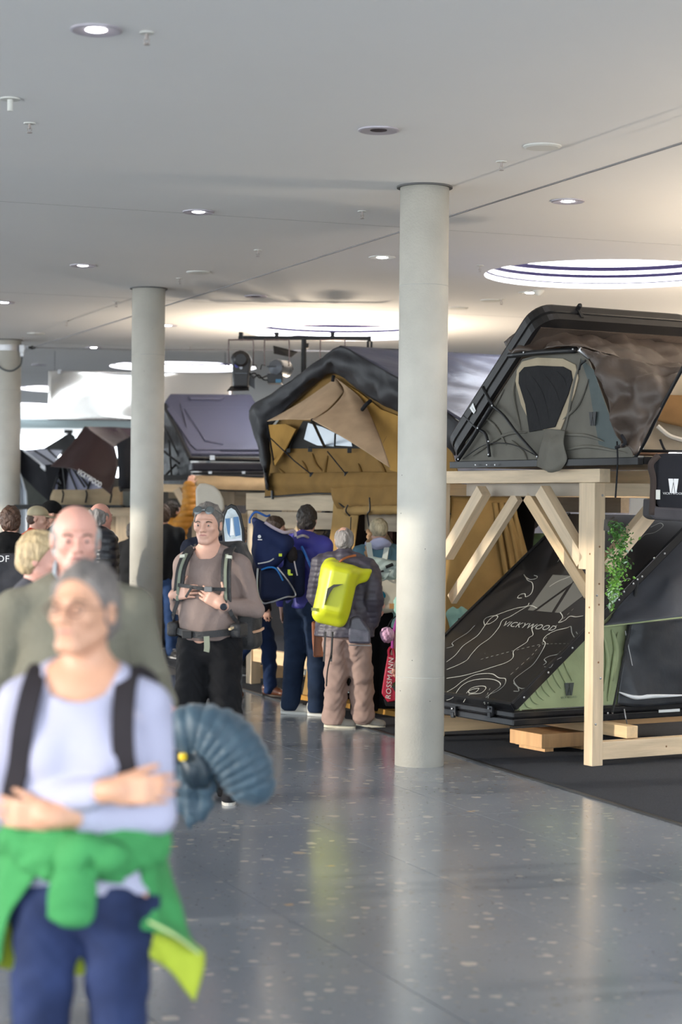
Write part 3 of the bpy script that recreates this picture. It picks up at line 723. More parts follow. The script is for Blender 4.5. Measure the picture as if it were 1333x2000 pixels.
# ---------------- T2: black wedge tent standing low on bearers -------------
ZB2 = 0.27
K = ray_plane(1003, 1419, (0, 0, ZB2), ZZ); K = Vector((K.x, K.y, 0))
W2 = 1.55; L2 = 2.15; AL = D2R(38.5)
tent2 = empty('wedge_tent', (K.x, K.y, ZB2), 0, 'black wedge tent with white contour-line lid print and green canvas side, standing low', 'tent')
def T2(s, q_, z): return K + E2 * s + E1 * q_ + ZZ * z
M_alb = mat('black_aluminium', (0.014, 0.014, 0.016), 0.25, 0.2)
def rim(z0, z1, ins, name):
    me = MB().hexa([T2(ins, ins, z0), T2(L2 - ins, ins, z0), T2(L2 - ins, W2 - ins, z0), T2(ins, W2 - ins, z0), T2(ins, ins, z1), T2(L2 - ins, ins, z1), T2(L2 - ins, W2 - ins, z1), T2(ins, W2 - ins, z1)])
    return me.build(name, M_alb, tent2, bevel=0.008)
rim(ZB2, ZB2 + 0.05, 0.0, 'base_tray'); rim(ZB2 + 0.05, ZB2 + 0.058, 0.012, 'rubber_seal'); rim(ZB2 + 0.058, ZB2 + 0.10, 0.0, 'base_tray'); rim(ZB2 + 0.10, ZB2 + 0.106, 0.01, 'rubber_seal')
zt = ZB2 + 0.11
ca_, sa_ = math.cos(AL), math.sin(AL)
LN = (-E2 * sa_ + ZZ * ca_)                      # outward lid normal
LU = (E2 * ca_ + ZZ * sa_)                       # up the slope
def L2P(a, q_, c=0.0): return T2(0, 0, zt + 0.03) + LU * a + E1 * q_ + LN * c
M_lid = mat('lid_printed_black', (0.012, 0.011, 0.011), 0.30, spec=0.35)
lid2 = MB().hexa([L2P(0, 0, -.02), L2P(L2, 0, -.02), L2P(L2, W2, -.02), L2P(0, W2, -.02), L2P(0, 0, .02), L2P(L2, 0, .02), L2P(L2, W2, .02), L2P(0, W2, .02)]).build('lid', M_lid, tent2, bevel=0.006)
for a, b in ((L2P(0, 0), L2P(L2, 0)), (L2P(0, W2), L2P(L2, W2)), (L2P(0, 0), L2P(0, W2))):
    MB().bar(a, b, 0.035, 0.065, up=LN).build('lid_edge', M_alb, tent2, bevel=0.006)
for k in range(8): screw(L2P(0.1 + k * 0.27, 0, 0) - E1 * 0.018, -E1, tent2)
LO = L2P(0, 0, 0.0205)
def LX(px, py): return ray_plane(px, py, LO, LN)
M_line = mat('contour_print', (0.42, 0.42, 0.38), 0.5)
lines = [
 [(873, 1293), (890, 1280), (905, 1262), (922, 1250), (935, 1240), (948, 1222), (962, 1206), (985, 1196), (1010, 1188), (1030, 1184), (1034, 1178)],
 [(873, 1308), (893, 1300), (912, 1290), (920, 1280), (936, 1262), (958, 1246), (975, 1226), (982, 1212), (998, 1204), (1018, 1192), (1036, 1183), (1050, 1188)],
 [(948, 1222), (946, 1212), (955, 1205), (972, 1203), (970, 1210), (958, 1218), (950, 1219)],
 [(1020, 1168), (1012, 1168), (1016, 1162), (1026, 1160), (1028, 1166), (1038, 1160), (1042, 1148), (1040, 1138), (1032, 1134), (1028, 1128), (1024, 1122)],
 [(1026, 1126), (1036, 1132), (1048, 1130), (1050, 1126), (1044, 1124)],
 [(873, 1325), (905, 1320), (935, 1312), (960, 1304), (990, 1294), (1003, 1284), (1004, 1272), (1018, 1262), (1030, 1254), (1034, 1246), (1042, 1240), (1040, 1228), (1048, 1222)],
 [(1004, 1350), (1014, 1350), (1012, 1342), (1006, 1334), (1006, 1326), (1024, 1312), (1042, 1298), (1056, 1278), (1066, 1258), (1062, 1250), (1070, 1240), (1086, 1232), (1102, 1228), (1110, 1226)],
 [(1004, 1334), (1010, 1340), (1020, 1345), (1034, 1342)],
 [(1110, 1226), (1116, 1224), (1118, 1236), (1124, 1246), (1130, 1242), (1126, 1234)],
 [(1095, 1196), (1100, 1206), (1092, 1216), (1104, 1212), (1114, 1204), (1126, 1205), (1140, 1203)],
 [(873, 1352), (890, 1342), (905, 1330), (930, 1318), (960, 1316), (975, 1324), (988, 1326), (986, 1338), (972, 1350), (956, 1358), (954, 1374)],
 [(873, 1368), (886, 1362), (900, 1342), (920, 1330), (950, 1326), (972, 1330), (978, 1340), (960, 1354), (948, 1366), (948, 1376)],
 [(912, 1354), (922, 1344), (942, 1340), (950, 1344), (940, 1354), (920, 1356), (912, 1362), (906, 1372)],
 [(916, 1350), (926, 1346), (936, 1345), (930, 1352), (918, 1354), (916, 1350)],
 [(873, 1266), (886, 1262), (884, 1256), (898, 1246), (914, 1236), (928, 1222)],
 [(1062, 1299), (1068, 1294), (1064, 1288), (1074, 1282), (1090, 1278), (1096, 1272)],
 [(1064, 1302), (1076, 1304), (1084, 1292), (1098, 1284)],
 [(1108, 1042), (1112, 1050), (1120, 1052), (1126, 1060), (1140, 1062)],
 [(1096, 1068), (1104, 1066), (1106, 1074), (1098, 1086), (1090, 1098)],
 [(1112, 1096), (1110, 1086), (1122, 1080), (1134, 1070), (1140, 1072)],
 [(1074, 1146), (1090, 1136), (1110, 1128), (1124, 1122), (1142, 1121)],
 [(1200, 1062), (1222, 1058), (1250, 1052), (1262, 1044), (1280, 1040), (1296, 1028), (1290, 1022), (1272, 1030)],
 [(1228, 1050), (1244, 1040), (1256, 1038), (1250, 1048)],
 [(1212, 1146), (1216, 1136), (1230, 1130), (1232, 1138), (1222, 1146)],
]
for ln in lines: ribbon(spline([LX(x, y) for x, y in ln], 5), 0.0068, LN).build('contour_line', M_line, lid2)
me = MB()
for (a, b) in (((940, 1288), (1000, 1272)), ((1000, 1272), (1060, 1258)), ((1060, 1258), (1118, 1257)), ((945, 1374), (960, 1340)), ((998, 1318), (1040, 1280)), ((1040, 1280), (1085, 1225)), ((1085, 1225), (1125, 1185))):
    p_, q2 = LX(*a), LX(*b); n_ = max(3, int((q2 - p_).length / 0.045))
    for k in range(n_): ribbon([p_.lerp(q2, k / n_), p_.lerp(q2, (k + 0.5) / n_)], 0.007, LN, me)
me.build('dashed_route_print', mat('dash_print', (0.20, 0.20, 0.18), 0.5), lid2)['kind'] = 'stuff'
tx0 = LX(982, 1221); tx1 = LX(1089, 1226); mid = (tx0 + tx1) / 2
text_obj('printed_name', 'VICKYWOOD', 0.080, mid + LN * 0.002, -E1, LU, mat('name_print', (0.30, 0.30, 0.28), 0.5), tent2, 0.0008, squash=(tx1 - tx0).length / 0.535)
logo('printed_emblem', LX(1098, 1160) + LN * 0.0008, -E1, LU, 0.33, 0.21, mat('emblem_print', (0.11, 0.11, 0.10), 0.4), tent2, n=LN, th=0.0006)
# front latches
for s in (890, 962):
    p_ = ray_plane(s, 1388, T2(0, 0, 0), E2)
    MB().box(p_ - E2 * 0.012, (0.012, 0.03, 0.035), R31).box(p_ - E2 * 0.02 - ZZ * .03, (0.012, 0.018, 0.02), R31).build('latch', M_alb, tent2, bevel=0.003)
    screw(p_ - E2 * 0.03 + ZZ * 0.015, -E2, tent2)
# green side canvas
M_green = fabric('tent_green_canvas', (0.285, 0.33, 0.185), bump=0.4, bs=6)
def S2(px, py, off=0.0): return ray_plane(px, py, K + E1 * off, E1)
prism('canvas_wall', [T2(0.02, 0.035, zt), T2(L2 - .05, 0.035, zt), T2(L2 - 0.05, 0.035, zt + 1.0), T2(1.42, 0.035, zt + 1.13), T2(0.04, 0.035, zt + 0.03)], E1, 0.008, M_green, tent2)
for k in range(9):
    a = T2(0.06 + 0.05 * k, 0.03, zt + 0.04 + 0.036 * k); fpts = spline([a, a + E2 * 0.03 - ZZ * 0.05, a + E2 * 0.08 - ZZ * (0.06 + 0.01 * k)], 5)
    MB().tube(fpts, [0.009 * math.sin(math.pi * (i + .4) / 11) for i in range(len(fpts))], 6).build('fold', M_green, tent2, smooth=True)
logo('printed_emblem', S2(1112, 1346, 0.026), E2, ZZ, 0.042, 0.045, mat('emblem_dark', (0.05, 0.06, 0.055), 0.6), tent2, n=-E1, th=0.004)
text_obj('printed_name', 'VICKYWOOD', 0.022, S2(1112, 1362, 0.026), E2, ZZ, mat('emblem_dark2', (0.16, 0.2, 0.13), 0.6), tent2, 0.001)
fold([(1180, 1240), (1188, 1290), (1180, 1350)], 0.014, M_green, tent2, off=0.02, S=S2)
fold([(1196, 1230), (1205, 1270), (1198, 1330)], 0.018, M_green, tent2, off=0.02, S=S2)
fold([(1208, 1235), (1200, 1290), (1188, 1370)], 0.012, M_green, tent2, off=0.02, S=S2)
# black window mesh to the right of the pole
M_net = fabric('insect_mesh', (0.032, 0.036, 0.044), rough=0.5, bump=0.5, bs=6)
sheet('mesh_wall', [[S2(1226, 1212, 0.01), S2(1262, 1212, -0.03), S2(1345, 1206, 0.0)], [S2(1218, 1290, 0.0), S2(1260, 1290, -0.02), S2(1345, 1285, -0.02)], [S2(1206, 1376, 0.01), S2(1260, 1380, -0.02), S2(1345, 1372, 0.0)]], M_net, tent2, sub=9, th=0.004, wr=0.025, ws=5, seed=9)
# black awning panel above (from the lid edge down)
sheet('awning', [[S2(1345, 1010, 0.06), S2(1300, 1070, 0.04), S2(1262, 1120, 0.02), S2(1196, 1200, 0.0)],
                 [S2(1350, 1110, -0.16), S2(1310, 1130, -0.14), S2(1275, 1160, -0.10), S2(1192, 1210, -0.03)],
                 [S2(1350, 1204, -0.34), S2(1290, 1210, -0.26), S2(1240, 1216, -0.16), S2(1180, 1222, -0.04)]], fabric('awning_black', (0.040, 0.043, 0.052), rough=0.55, bump=0.4, bs=5), tent2, sub=8, th=0.004, wr=0.02, ws=4, seed=4)
MB().tube(spline([S2(1352, 1204, -.35), S2(1290, 1211, -.27), S2(1240, 1217, -.17), S2(1180, 1224, -.05)], 5), 0.006, 6).build('green_piping', M_green, tent2)
# white crumpled edge of the mattress cover
fold([(1210, 1352), (1240, 1362), (1275, 1360), (1345, 1358)], 0.014, mat('mattress_white', (0.62, 0.64, 0.66), 0.6), tent2, off=-0.03, S=S2, name='mattress_edge')
# strut
MB().tube([S2(1197, 1392, -.05), S2(1222, 1270, -.03)], 0.009, 8).tube([S2(1222, 1270, -.03), S2(1246, 1136, -.01)], 0.014, 8).build('gas_strut', M_black, tent2)
for x, y in ((1246, 1132), (1238, 1140), (1197, 1392), (1188, 1393), (1278, 1090), (1220, 1156)): screw(S2(x, y, -.03), -E1, tent2)
MB().box(S2(1308, 1388, -0.004), (0.10, 0.003, 0.010), R31).build('type_plate', mat('plate_pale', (0.6, 0.62, 0.62), 0.4), tent2)
MB().tube(spline([S2(1220, 1385, -.02), S2(1223, 1402, -.04), S2(1226, 1418, -.03), S2(1222, 1426, -.03)], 4), 0.005, 6).build('hook', M_steel, tent2)
MB().tube([S2(1222, 1232, -.02), S2(1236, 1300, -.02)], 0.003, 6).build('pull_cord', mat('cord_pale', (0.5, 0.5, 0.5), 0.6), tent2)

# ---------------- plant hanging beside the right post ------------------------
pl0 = P(1192, 1030, 13.62)
plant = empty('hanging_plant', pl0, 0, 'trailing bright green leafy plant hanging beside the sunlit pine post', 'plant')
M_leaf = mat('leaf_green', (0.050, 0.15, 0.025), 0.45, var=0.3, vs=9)
M_leafb = mat('leaf_bright', (0.12, 0.30, 0.035), 0.4, var=0.2, vs=9)
M_leafp = mat('leaf_pale', (0.34, 0.46, 0.36), 0.4)
MB().tube([pl0 + Vector((0.0, .03, 0.05)), P(1200, 1010, 13.66)], 0.006, 6).lathe(P(1194, 1016, 13.66), [(0.012, 0), (0.045, 0.005), (0.05, -.07), (0.03, -0.075)], 16).build('hanging_pot', mat('pot_dark', (0.05, 0.04, 0.03), 0.6), plant)
def leaf(p, d, s, me):
    d = Vector(d).normalized(); r = d.cross(Vector((rnd.uniform(-1, 1), rnd.uniform(-1, 1), rnd.uniform(-1, 1)))).normalized(); n = r.cross(d) * s * 0.12
    me.add([p, p + d * s * .35 + r * s * .26 + n, p + d * s * .7 + r * s * .2 + n, p + d * s, p + d * s * .7 - r * s * .2 + n, p + d * s * .35 - r * s * .26 + n, p + d * s * .5 - n * .3], [(0, 1, 6), (1, 2, 6), (2, 3, 6), (3, 4, 6), (4, 5, 6), (5, 0, 6)])
cloud = {0: MB(), 1: MB(), 2: MB()}
stem = MB()
prof = [(1200, 1018, 14), (1208, 1040, 24), (1212, 1062, 22), (1204, 1085, 22), (1208, 1105, 26), (1204, 1128, 18), (1200, 1150, 14), (1196, 1170, 8), (1193, 1190, 4)]
for i in range(len(prof) - 1):
    (x0, y0, w0), (x1, y1, w1) = prof[i], prof[i + 1]
    for k in range(5): stem.tube([P(x0 + rnd.uniform(-w0, w0) * .6, y0, 13.6 + rnd.uniform(-.06, .06)), P(x1 + rnd.uniform(-w1, w1) * .6, y1 + 6, 13.6 + rnd.uniform(-.06, .06))], 0.0015, 4)
    for k in range(95 if w0 > 10 else 30):
        t = rnd.random(); ww = w0 + (w1 - w0) * t
        p_ = P(x0 + (x1 - x0) * t + max(-ww * .8, rnd.gauss(0, ww * .52)), y0 + (y1 - y0) * t, 13.6 + rnd.gauss(0, 0.06))
        which = 2 if (y0 > 1140 and rnd.random() < .35) or rnd.random() < .03 else (1 if (y0 > 1090 and rnd.random() < .6) or rnd.random() < .15 else 0)
        leaf(p_, (rnd.uniform(-1, 1), rnd.uniform(-1, .6), rnd.uniform(-1.0, .4)), rnd.uniform(.020, .036), cloud[which])
for k, (nm, mm) in enumerate((('leaves', M_leaf), ('leaves', M_leafb), ('leaves', M_leafp))):
    o = cloud[k].build(nm, mm, plant); o['kind'] = 'stuff'
stem.build('stems', mat('stem_green', (0.08, 0.12, 0.03), 0.6), plant)

# ---------------- T3: big tan soft tent in the middle --------------------------
C3 = Vector((0, 18.5, 0))
F_ = -E1                              # along the front face, right and nearer
def S3(px, py, off=0.0): return ray_plane(px, py, C3 - E2 * off, E2)   # off > 0 = in front of the face
tent3 = empty('roof_tent', (C3.x, C3.y, 1.95), 0, 'large open mustard soft tent with a black roof and light tan window awning', 'tent')
M_mus = fabric('mustard_canvas', (0.235, 0.135, 0.042), bump=0.5, bs=4)
M_must = fabric('mustard_canvas_bright', (0.36, 0.20, 0.05), bump=0.4, bs=4)
M_tan = fabric('tan_canvas', (0.46, 0.315, 0.195), bump=0.35, bs=3)
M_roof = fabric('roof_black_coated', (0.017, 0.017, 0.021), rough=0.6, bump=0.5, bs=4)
M_roofs = fabric('roof_painted_sheen', (0.060, 0.064, 0.105), rough=0.33, bump=0.5, bs=3.5)  # lighter blue copy of the black roof, sky sheen put into the colour
pk = S3(665, 676, 0.12)
z_pk = pk.z
# rear slope facing the camera's right, from ridge down to the near eave
eR = S3(900, 822, 0.12)
bk = E2 * 2.5
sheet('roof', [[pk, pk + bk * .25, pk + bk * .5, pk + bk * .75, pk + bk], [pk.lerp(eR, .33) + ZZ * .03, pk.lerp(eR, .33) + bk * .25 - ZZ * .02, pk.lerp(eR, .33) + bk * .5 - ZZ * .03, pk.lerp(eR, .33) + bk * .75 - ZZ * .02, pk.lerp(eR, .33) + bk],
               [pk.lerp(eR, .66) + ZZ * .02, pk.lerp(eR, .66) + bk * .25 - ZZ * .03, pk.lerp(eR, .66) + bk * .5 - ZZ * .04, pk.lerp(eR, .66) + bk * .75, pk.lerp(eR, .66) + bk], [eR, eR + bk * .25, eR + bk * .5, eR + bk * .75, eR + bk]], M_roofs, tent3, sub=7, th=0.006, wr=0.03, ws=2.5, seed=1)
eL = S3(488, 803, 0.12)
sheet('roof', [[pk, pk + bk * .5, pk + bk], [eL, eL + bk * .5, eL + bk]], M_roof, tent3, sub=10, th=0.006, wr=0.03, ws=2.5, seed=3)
# roof border hanging over the gable
inner = [(524, 958), (527, 905), (528, 842), (548, 812), (590, 770), (628, 738), (655, 730), (700, 760), (740, 786), (785, 808), (860, 862), (890, 890)]
outer = [(521, 955), (508, 885), (487, 803), (530, 770), (580, 735), (630, 698), (665, 676), (712, 700), (750, 722), (790, 745), (860, 795), (900, 826)]
sheet('roof_border', [[S3(x, y, .13) for x, y in outer], [S3((x + a) / 2, (y + b) / 2, .15) for (x, y), (a, b) in zip(outer, inner)], [S3(x, y, .06) for x, y in inner]], M_roof, tent3, sub=5, th=0.006, wr=0.06, ws=6, seed=8)
# gable wall
prism('canvas_wall', [S3(x, y, 0) for x, y in [(519, 962), (524, 850), (560, 800), (650, 722), (700, 755), (785, 804), (880, 872), (905, 962)]], E2, 0.01, M_mus, tent3)
prism('side_flap', [S3(x, y, .10) for x, y in [(524, 830), (558, 828), (578, 838), (556, 880), (537, 910), (530, 880)]], E2, 0.01, M_must, tent3)
prism('gable_panel', [S3(x, y, .03) for x, y in [(652, 735), (700, 765), (745, 800), (785, 815), (785, 925), (762, 918), (745, 860), (715, 795)]], E2, 0.01, M_must, tent3)
prism('window_opening', [S3(x, y, .02) for x, y in [(563, 876), (592, 822), (640, 825), (705, 876)]], E2, 0.012, mat('inside_dark', (0.02, 0.018, 0.016), 0.9), tent3)
prism('window_pane', [S3(x, y, .035) for x, y in [(602, 826), (594, 858), (620, 870), (652, 872), (655, 846), (630, 834)]], E2, 0.004, mat('view_bluewhite', (0.50, 0.56, 0.62), 0.25), tent3)
prism('window_pane', [S3(x, y, .035) for x, y in [(657, 848), (656, 870), (688, 872), (686, 860)]], E2, 0.004, mat('view_bluewhite', (0.50, 0.56, 0.62), 0.25), tent3)
# pointed window awning, two panels meeting at the centre pole
ap = S3(657, 738, .05); lt_ = S3(522, 823, .42); ce = S3(610, 820, .55); rm_ = S3(717, 796, .08); rt = S3(763, 914, .42); mid_ = S3(690, 806, .28)
sheet('window_awning', [[ap, ap.lerp(lt_, .5) - ZZ * .02, lt_], [S3(662, 748, .07), S3(605, 790, .34), lt_.lerp(ce, .5) + ZZ * .012], [S3(672, 765, .1), S3(642, 798, .36), ce]], M_tan, tent3, sub=8, th=0.005, wr=0.012, ws=3)
sheet('window_awning', [[ap, S3(700, 772, .06), rm_], [S3(672, 765, .1), S3(692, 790, .18), S3(730, 824, .16)], [S3(645, 800, .36), S3(700, 835, .33), S3(748, 868, .3)], [ce, S3(690, 866, .46), rt]], M_tan, tent3, sub=8, th=0.005, wr=0.012, ws=3, seed=2)
for pts_, r_ in (([ce, S3(634, 872, .04)], .014), ([S3(655, 846, .03), S3(654, 872, .03)], .008), ([S3(577, 838, .05), S3(566, 876, .05)], .010)): MB().tube(pts_, r_, 8).build('awning_pole', M_black, tent3)
MB().tube([lt_, S3(536, 908, .06)], 0.008, 6).tube([S3(528, 855, .2), S3(575, 900, .18), S3(608, 926, .12)], 0.006, 6).tube([S3(640, 882, .05), S3(676, 926, .12)], 0.006, 6).build('guy_line', M_blackf, tent3)
for (x, y) in ((677, 926), (609, 927), (606, 878), (683, 880), (564, 880)): MB().box(S3(x, y, .06), (.02, .012, .022)).build('toggle', M_black, tent3, bevel=.004)
MB().tube(spline([S3(725, 782, .16), S3(716, 790, .2), S3(708, 800, .18)], 4), 0.018, 8).tube([S3(652, 733, .12), S3(650, 745, .12)], 0.016, 8).build('rolled_strap', M_blackf, tent3)
for f in ([(590, 900), (600, 925), (596, 955)], [(640, 890), (634, 925), (640, 955)], [(735, 890), (750, 920), (760, 950)], [(545, 915), (560, 935), (556, 955)], [(775, 835), (755, 860), (748, 885)], [(700, 905), (706, 930), (700, 955)], [(610, 885), (618, 910), (640, 930)]):
    fold(f, 0.018, M_mus, tent3, off=0.01, S=S3)
# skirt, piping
sheet('skirt', [[S3(516, 924, .04), S3(600, 924, .05), S3(700, 922, .05), S3(880, 925, .04)], [S3(518, 948, .07), S3(600, 945, .09), S3(700, 942, .1), S3(880, 942, .07)], [S3(518, 970, .02), S3(600, 964, .04), S3(655, 967, .05), S3(880, 972, .04)]], M_mus, tent3, sub=8, th=.006, wr=.02, ws=5)
MB().tube(spline([S3(518, 971, .04), S3(600, 965, .06), S3(640, 964, .07), S3(880, 970, .06)], 6), 0.008, 6).build('piping', M_black, tent3)
MB().tube([S3(532, 958, .05), S3(533, 975, .05)], .014, 6).build('buckle_strap', M_black, tent3)
fl3 = [S3(518, 968, 0), S3(900, 968, 0)]; zf = 1.93
f0, f1 = Vector((fl3[0].x, fl3[0].y, zf)), Vector((fl3[1].x, fl3[1].y, zf))
MB().hexa([f0, f1, f1 + E2 * 2.1, f0 + E2 * 2.1, f0 + ZZ * .05, f1 + ZZ * .05, f1 + E2 * 2.1 + ZZ * .05, f0 + E2 * 2.1 + ZZ * .05]).build('floor_board', M_black, tent3)
# annex room hanging below the near half
annex = empty('tent_annex', (0.3, 18.2, 0.007), 0, 'mustard canvas annex room with a rolled-up door under the large tan tent', 'annex')
M_mus2 = fabric('mustard_annex', (0.33, 0.205, 0.075), bump=0.5, bs=3)
a0 = S3(656, 960, .02); a0.z = 1.95
a1 = S3(886, 960, .02); a1.z = 1.95
fla = E2 * -0.22
def an(t, z, o=0.0):    # front face, flares out towards the floor
    p_ = a0.lerp(a1, t); return Vector((p_.x, p_.y, 0)) + E2 * (-0.28 * (1 - z / 1.95) - o) + ZZ * z
sheet('front_wall', [[an(0, 1.9), an(.12, 1.9), an(.24, 1.9)], [an(0, 1.0), an(.13, 1.0), an(.24, 1.0)], [an(-.06, 0.02), an(.10, 0.02), an(.24, .02)]], M_mus2, annex, sub=8, th=.008, wr=.03, ws=3)
sheet('front_wall', [[an(.24, 1.9), an(.6, 1.9), an(1, 1.9)], [an(.24, 1.78), an(.6, 1.78), an(1.0, 1.78)]], M_mus2, annex, sub=8, th=.008, wr=.02, ws=3)
sheet('front_wall', [[an(.78, 1.8), an(.9, 1.8), an(1, 1.8)], [an(.78, 1.0), an(.9, 1.0), an(1.02, 1.0)], [an(.78, .02), an(.92, .02), an(1.06, .02)]], M_mus2, annex, sub=8, th=.008, wr=.03, ws=3)
sheet('valance', [[S3(645, 945, .06), S3(740, 945, .07), S3(880, 942, .06)], [S3(650, 975, .12), S3(740, 985, .14), S3(880, 985, .12)], [S3(659, 993, .07), S3(735, 1001, .08), S3(880, 1004, .08)]], M_mus, annex, sub=8, th=.006, wr=.03, ws=5, seed=3)
MB().tube(spline([S3(657, 974, .1), S3(672, 990, .11), S3(700, 998, .12), S3(780, 1003, .12), S3(880, 1004, .1)], 5), .009, 6).build('piping', M_black, annex)
rl = spline([S3(678, 986 + 12, .18), S3(730, 984 + 12, .2), S3(785, 984 + 12, .2), S3(870, 990 + 12, .2)], 8)
ro = MB().tube(rl, [0.042 + .004 * math.sin(i * 2.1) for i in range(len(rl))], 14).build('rolled_door', M_mus2, annex, smooth=True)
MB().tube(spline([S3(722, 972, .26), S3(723, 996, .27), S3(718, 1006, .22), S3(724, 1040, .2)], 5), .007, 6).tube(spline([S3(680, 986, .24), S3(676, 998, .25), S3(684, 1008, .22)], 5), .007, 6).tube([S3(686, 1010, .1), S3(684, 1062, .1)], .005, 6).build('door_ties', M_black, annex)
# dark inside of the annex
bk1 = [an(.22, 0.02, -.9), an(1.0, .02, -.9), an(1.0, 1.9, -.9), an(.22, 1.9, -.9)]
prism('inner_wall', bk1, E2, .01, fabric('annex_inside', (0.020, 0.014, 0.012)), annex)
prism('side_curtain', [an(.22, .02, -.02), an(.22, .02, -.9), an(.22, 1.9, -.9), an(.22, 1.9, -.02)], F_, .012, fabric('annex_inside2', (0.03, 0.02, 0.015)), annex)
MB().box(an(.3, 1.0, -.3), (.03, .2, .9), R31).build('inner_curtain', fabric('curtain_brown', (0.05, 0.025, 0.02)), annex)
# side wall leaving towards the right, sloping down
sd0 = an(1.0, 1.9); 
sheet('side_wall', [[an(1, 1.9), an(1, 1.9) + E2 * .35, an(1, 1.9) + E2 * .62], [an(1.02, 1.2), an(1.02, 1.2) + E2 * .5, an(1.02, 1.2) + E2 * .93], [an(1.04, .6), an(1.04, .6) + E2 * .65, an(1.04, .6) + E2 * 1.15], [an(1.06, .02), an(1.06, .02) + E2 * .7, an(1.06, .02) + E2 * 1.35]], M_mus2, annex, sub=9, th=.008, wr=.06, ws=2.2, seed=6, stretch=(1.6, 1.6, .45))
for k in range(4):
    p_ = an(1.0, 1.85) + E2 * (.42 + .065 * k) - E1 * .03; q_ = an(1.05, .3) + E2 * (.85 + .1 * k) - E1 * .04
    fp = spline([p_, p_.lerp(q_, .5) + Vector((rnd.uniform(-.02, .02), 0, 0)), q_], 6); MB().tube(fp, .022, 8).build('fold', M_mus2, annex, smooth=True)
# amber fabric underlay and floor edge of the annex
MB().hexa([an(-.05, .008, .05), an(1.0, .008, .05), an(1.0, .008, -.6), an(-.05, .008, -.6), an(-.05, .05, .05), an(1.0, .05, .05), an(1.0, .05, -.6), an(-.05, .05, -.6)]).build('ground_sheet_edge', fabric('ochre_floor', (0.42, 0.22, 0.05)), annex)
sheet('silver_liner', [[an(.1, .06, -.05), an(.4, .14, -.1), an(.62, .10, -.05)], [an(.1, .12, -.3), an(.4, .22, -.3), an(.62, .12, -.3)]], mat('silver_liner', (0.45, 0.52, 0.55), 0.25, 0.6, bump=.5, bs=6), annex, sub=9, th=.005, wr=.05, ws=6)
# rolled tan awning under the rail, right of the thick column
ra = P(926, 993, 17.6); rb = P(1010, 984, 18.0); rc_ = P(1060, 988, 18.2)
rl2 = empty('rolled_awning', ra, 0, 'pale rolled-up canvas awning strapped under the beams above the ladder', 'awning')
MB().tube(spline([ra, ra.lerp(rb, .4), rb], 6), [.052, .058, .05, .056, .05, .052, .05, .056, .05, .056, .05, .046, .04], 12).build('roll', fabric('roll_tan', (0.42, 0.33, 0.24), bump=.6, bs=10), rl2, smooth=True)
MB().tube(spline([rb + Vector((.03, 0, 0)), P(1035, 984, 18.1), rc_], 5), .055, 12).build('roll', fabric('roll_tan', (0.42, 0.33, 0.24), bump=.6, bs=10), rl2, smooth=True)
MB().tube([rb + Vector((.02, -.06, .06)), rb + Vector((.02, -.06, -.08))], .02, 8).build('strap', M_black, rl2)
# ladder behind the lid
ld = empty('ladder', G(1005, 1420), 0, 'black leaning ladder with orange and silver rungs behind the wedge tent lid', 'ladder')
la0, la1 = P(992, 988, 18.0), P(1012, 1160, 17.4); lb0, lb1 = P(962, 998, 18.3), P(982, 1170, 17.7)
la1 = la0 + (la1 - la0) * (la0.z / (la0.z - la1.z)) * .995; lb1 = lb0 + (lb1 - lb0) * (lb0.z / (lb0.z - lb1.z)) * .995
for a, b in ((la0, la1), (lb0, lb1)): MB().bar(a, b, .035, .06).build('side_rail', M_black, ld)
for k in range(8):
    t = .1 + k * .125
    MB().bar(la0.lerp(la1, t), lb0.lerp(lb1, t), .05, .02).build('rung', mat('rung_orange', (0.5, 0.12, 0.04), .5) if k == 1 else M_steel, ld)

# ---------------- middle rack under T3 ---------------------------------------
qm = G(495, 1336); MA = Vector((qm.x, qm.y, 0))
rackM = empty('timber_rack', MA, 0, 'pine timber rack under the large tan tent, seen behind the blue child carrier', 'rack')
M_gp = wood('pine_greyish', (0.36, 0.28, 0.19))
HM = 1.93
def postm(p, m=M_pine): return beam('post', p + ZZ * .007, p + ZZ * (HM - .18), .11, .11, m, rackM, up=E2)
postm(MA, M_pine2); MBp = MA + F_ * 3.15; 
for p_ in (MBp, MA + E2 * 2.2, MBp + E2 * 2.2): postm(p_)
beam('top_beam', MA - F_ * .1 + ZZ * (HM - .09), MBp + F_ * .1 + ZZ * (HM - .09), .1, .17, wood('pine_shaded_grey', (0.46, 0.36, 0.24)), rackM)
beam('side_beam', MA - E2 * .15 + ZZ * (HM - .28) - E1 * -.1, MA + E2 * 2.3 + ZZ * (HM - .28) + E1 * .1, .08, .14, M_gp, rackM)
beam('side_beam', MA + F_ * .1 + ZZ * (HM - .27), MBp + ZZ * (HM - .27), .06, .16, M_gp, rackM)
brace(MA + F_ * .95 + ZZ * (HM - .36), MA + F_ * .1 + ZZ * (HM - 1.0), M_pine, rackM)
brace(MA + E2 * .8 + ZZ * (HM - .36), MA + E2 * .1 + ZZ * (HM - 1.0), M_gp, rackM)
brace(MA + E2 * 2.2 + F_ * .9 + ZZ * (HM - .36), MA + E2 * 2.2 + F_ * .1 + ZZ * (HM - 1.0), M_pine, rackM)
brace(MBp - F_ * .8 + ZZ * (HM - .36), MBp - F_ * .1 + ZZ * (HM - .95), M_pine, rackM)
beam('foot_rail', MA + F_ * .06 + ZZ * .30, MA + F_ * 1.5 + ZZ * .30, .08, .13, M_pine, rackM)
beam('foot_rail', MA + E2 * .06 + ZZ * .12, MA + E2 * 2.1 + ZZ * .12, .08, .13, M_pine, rackM)
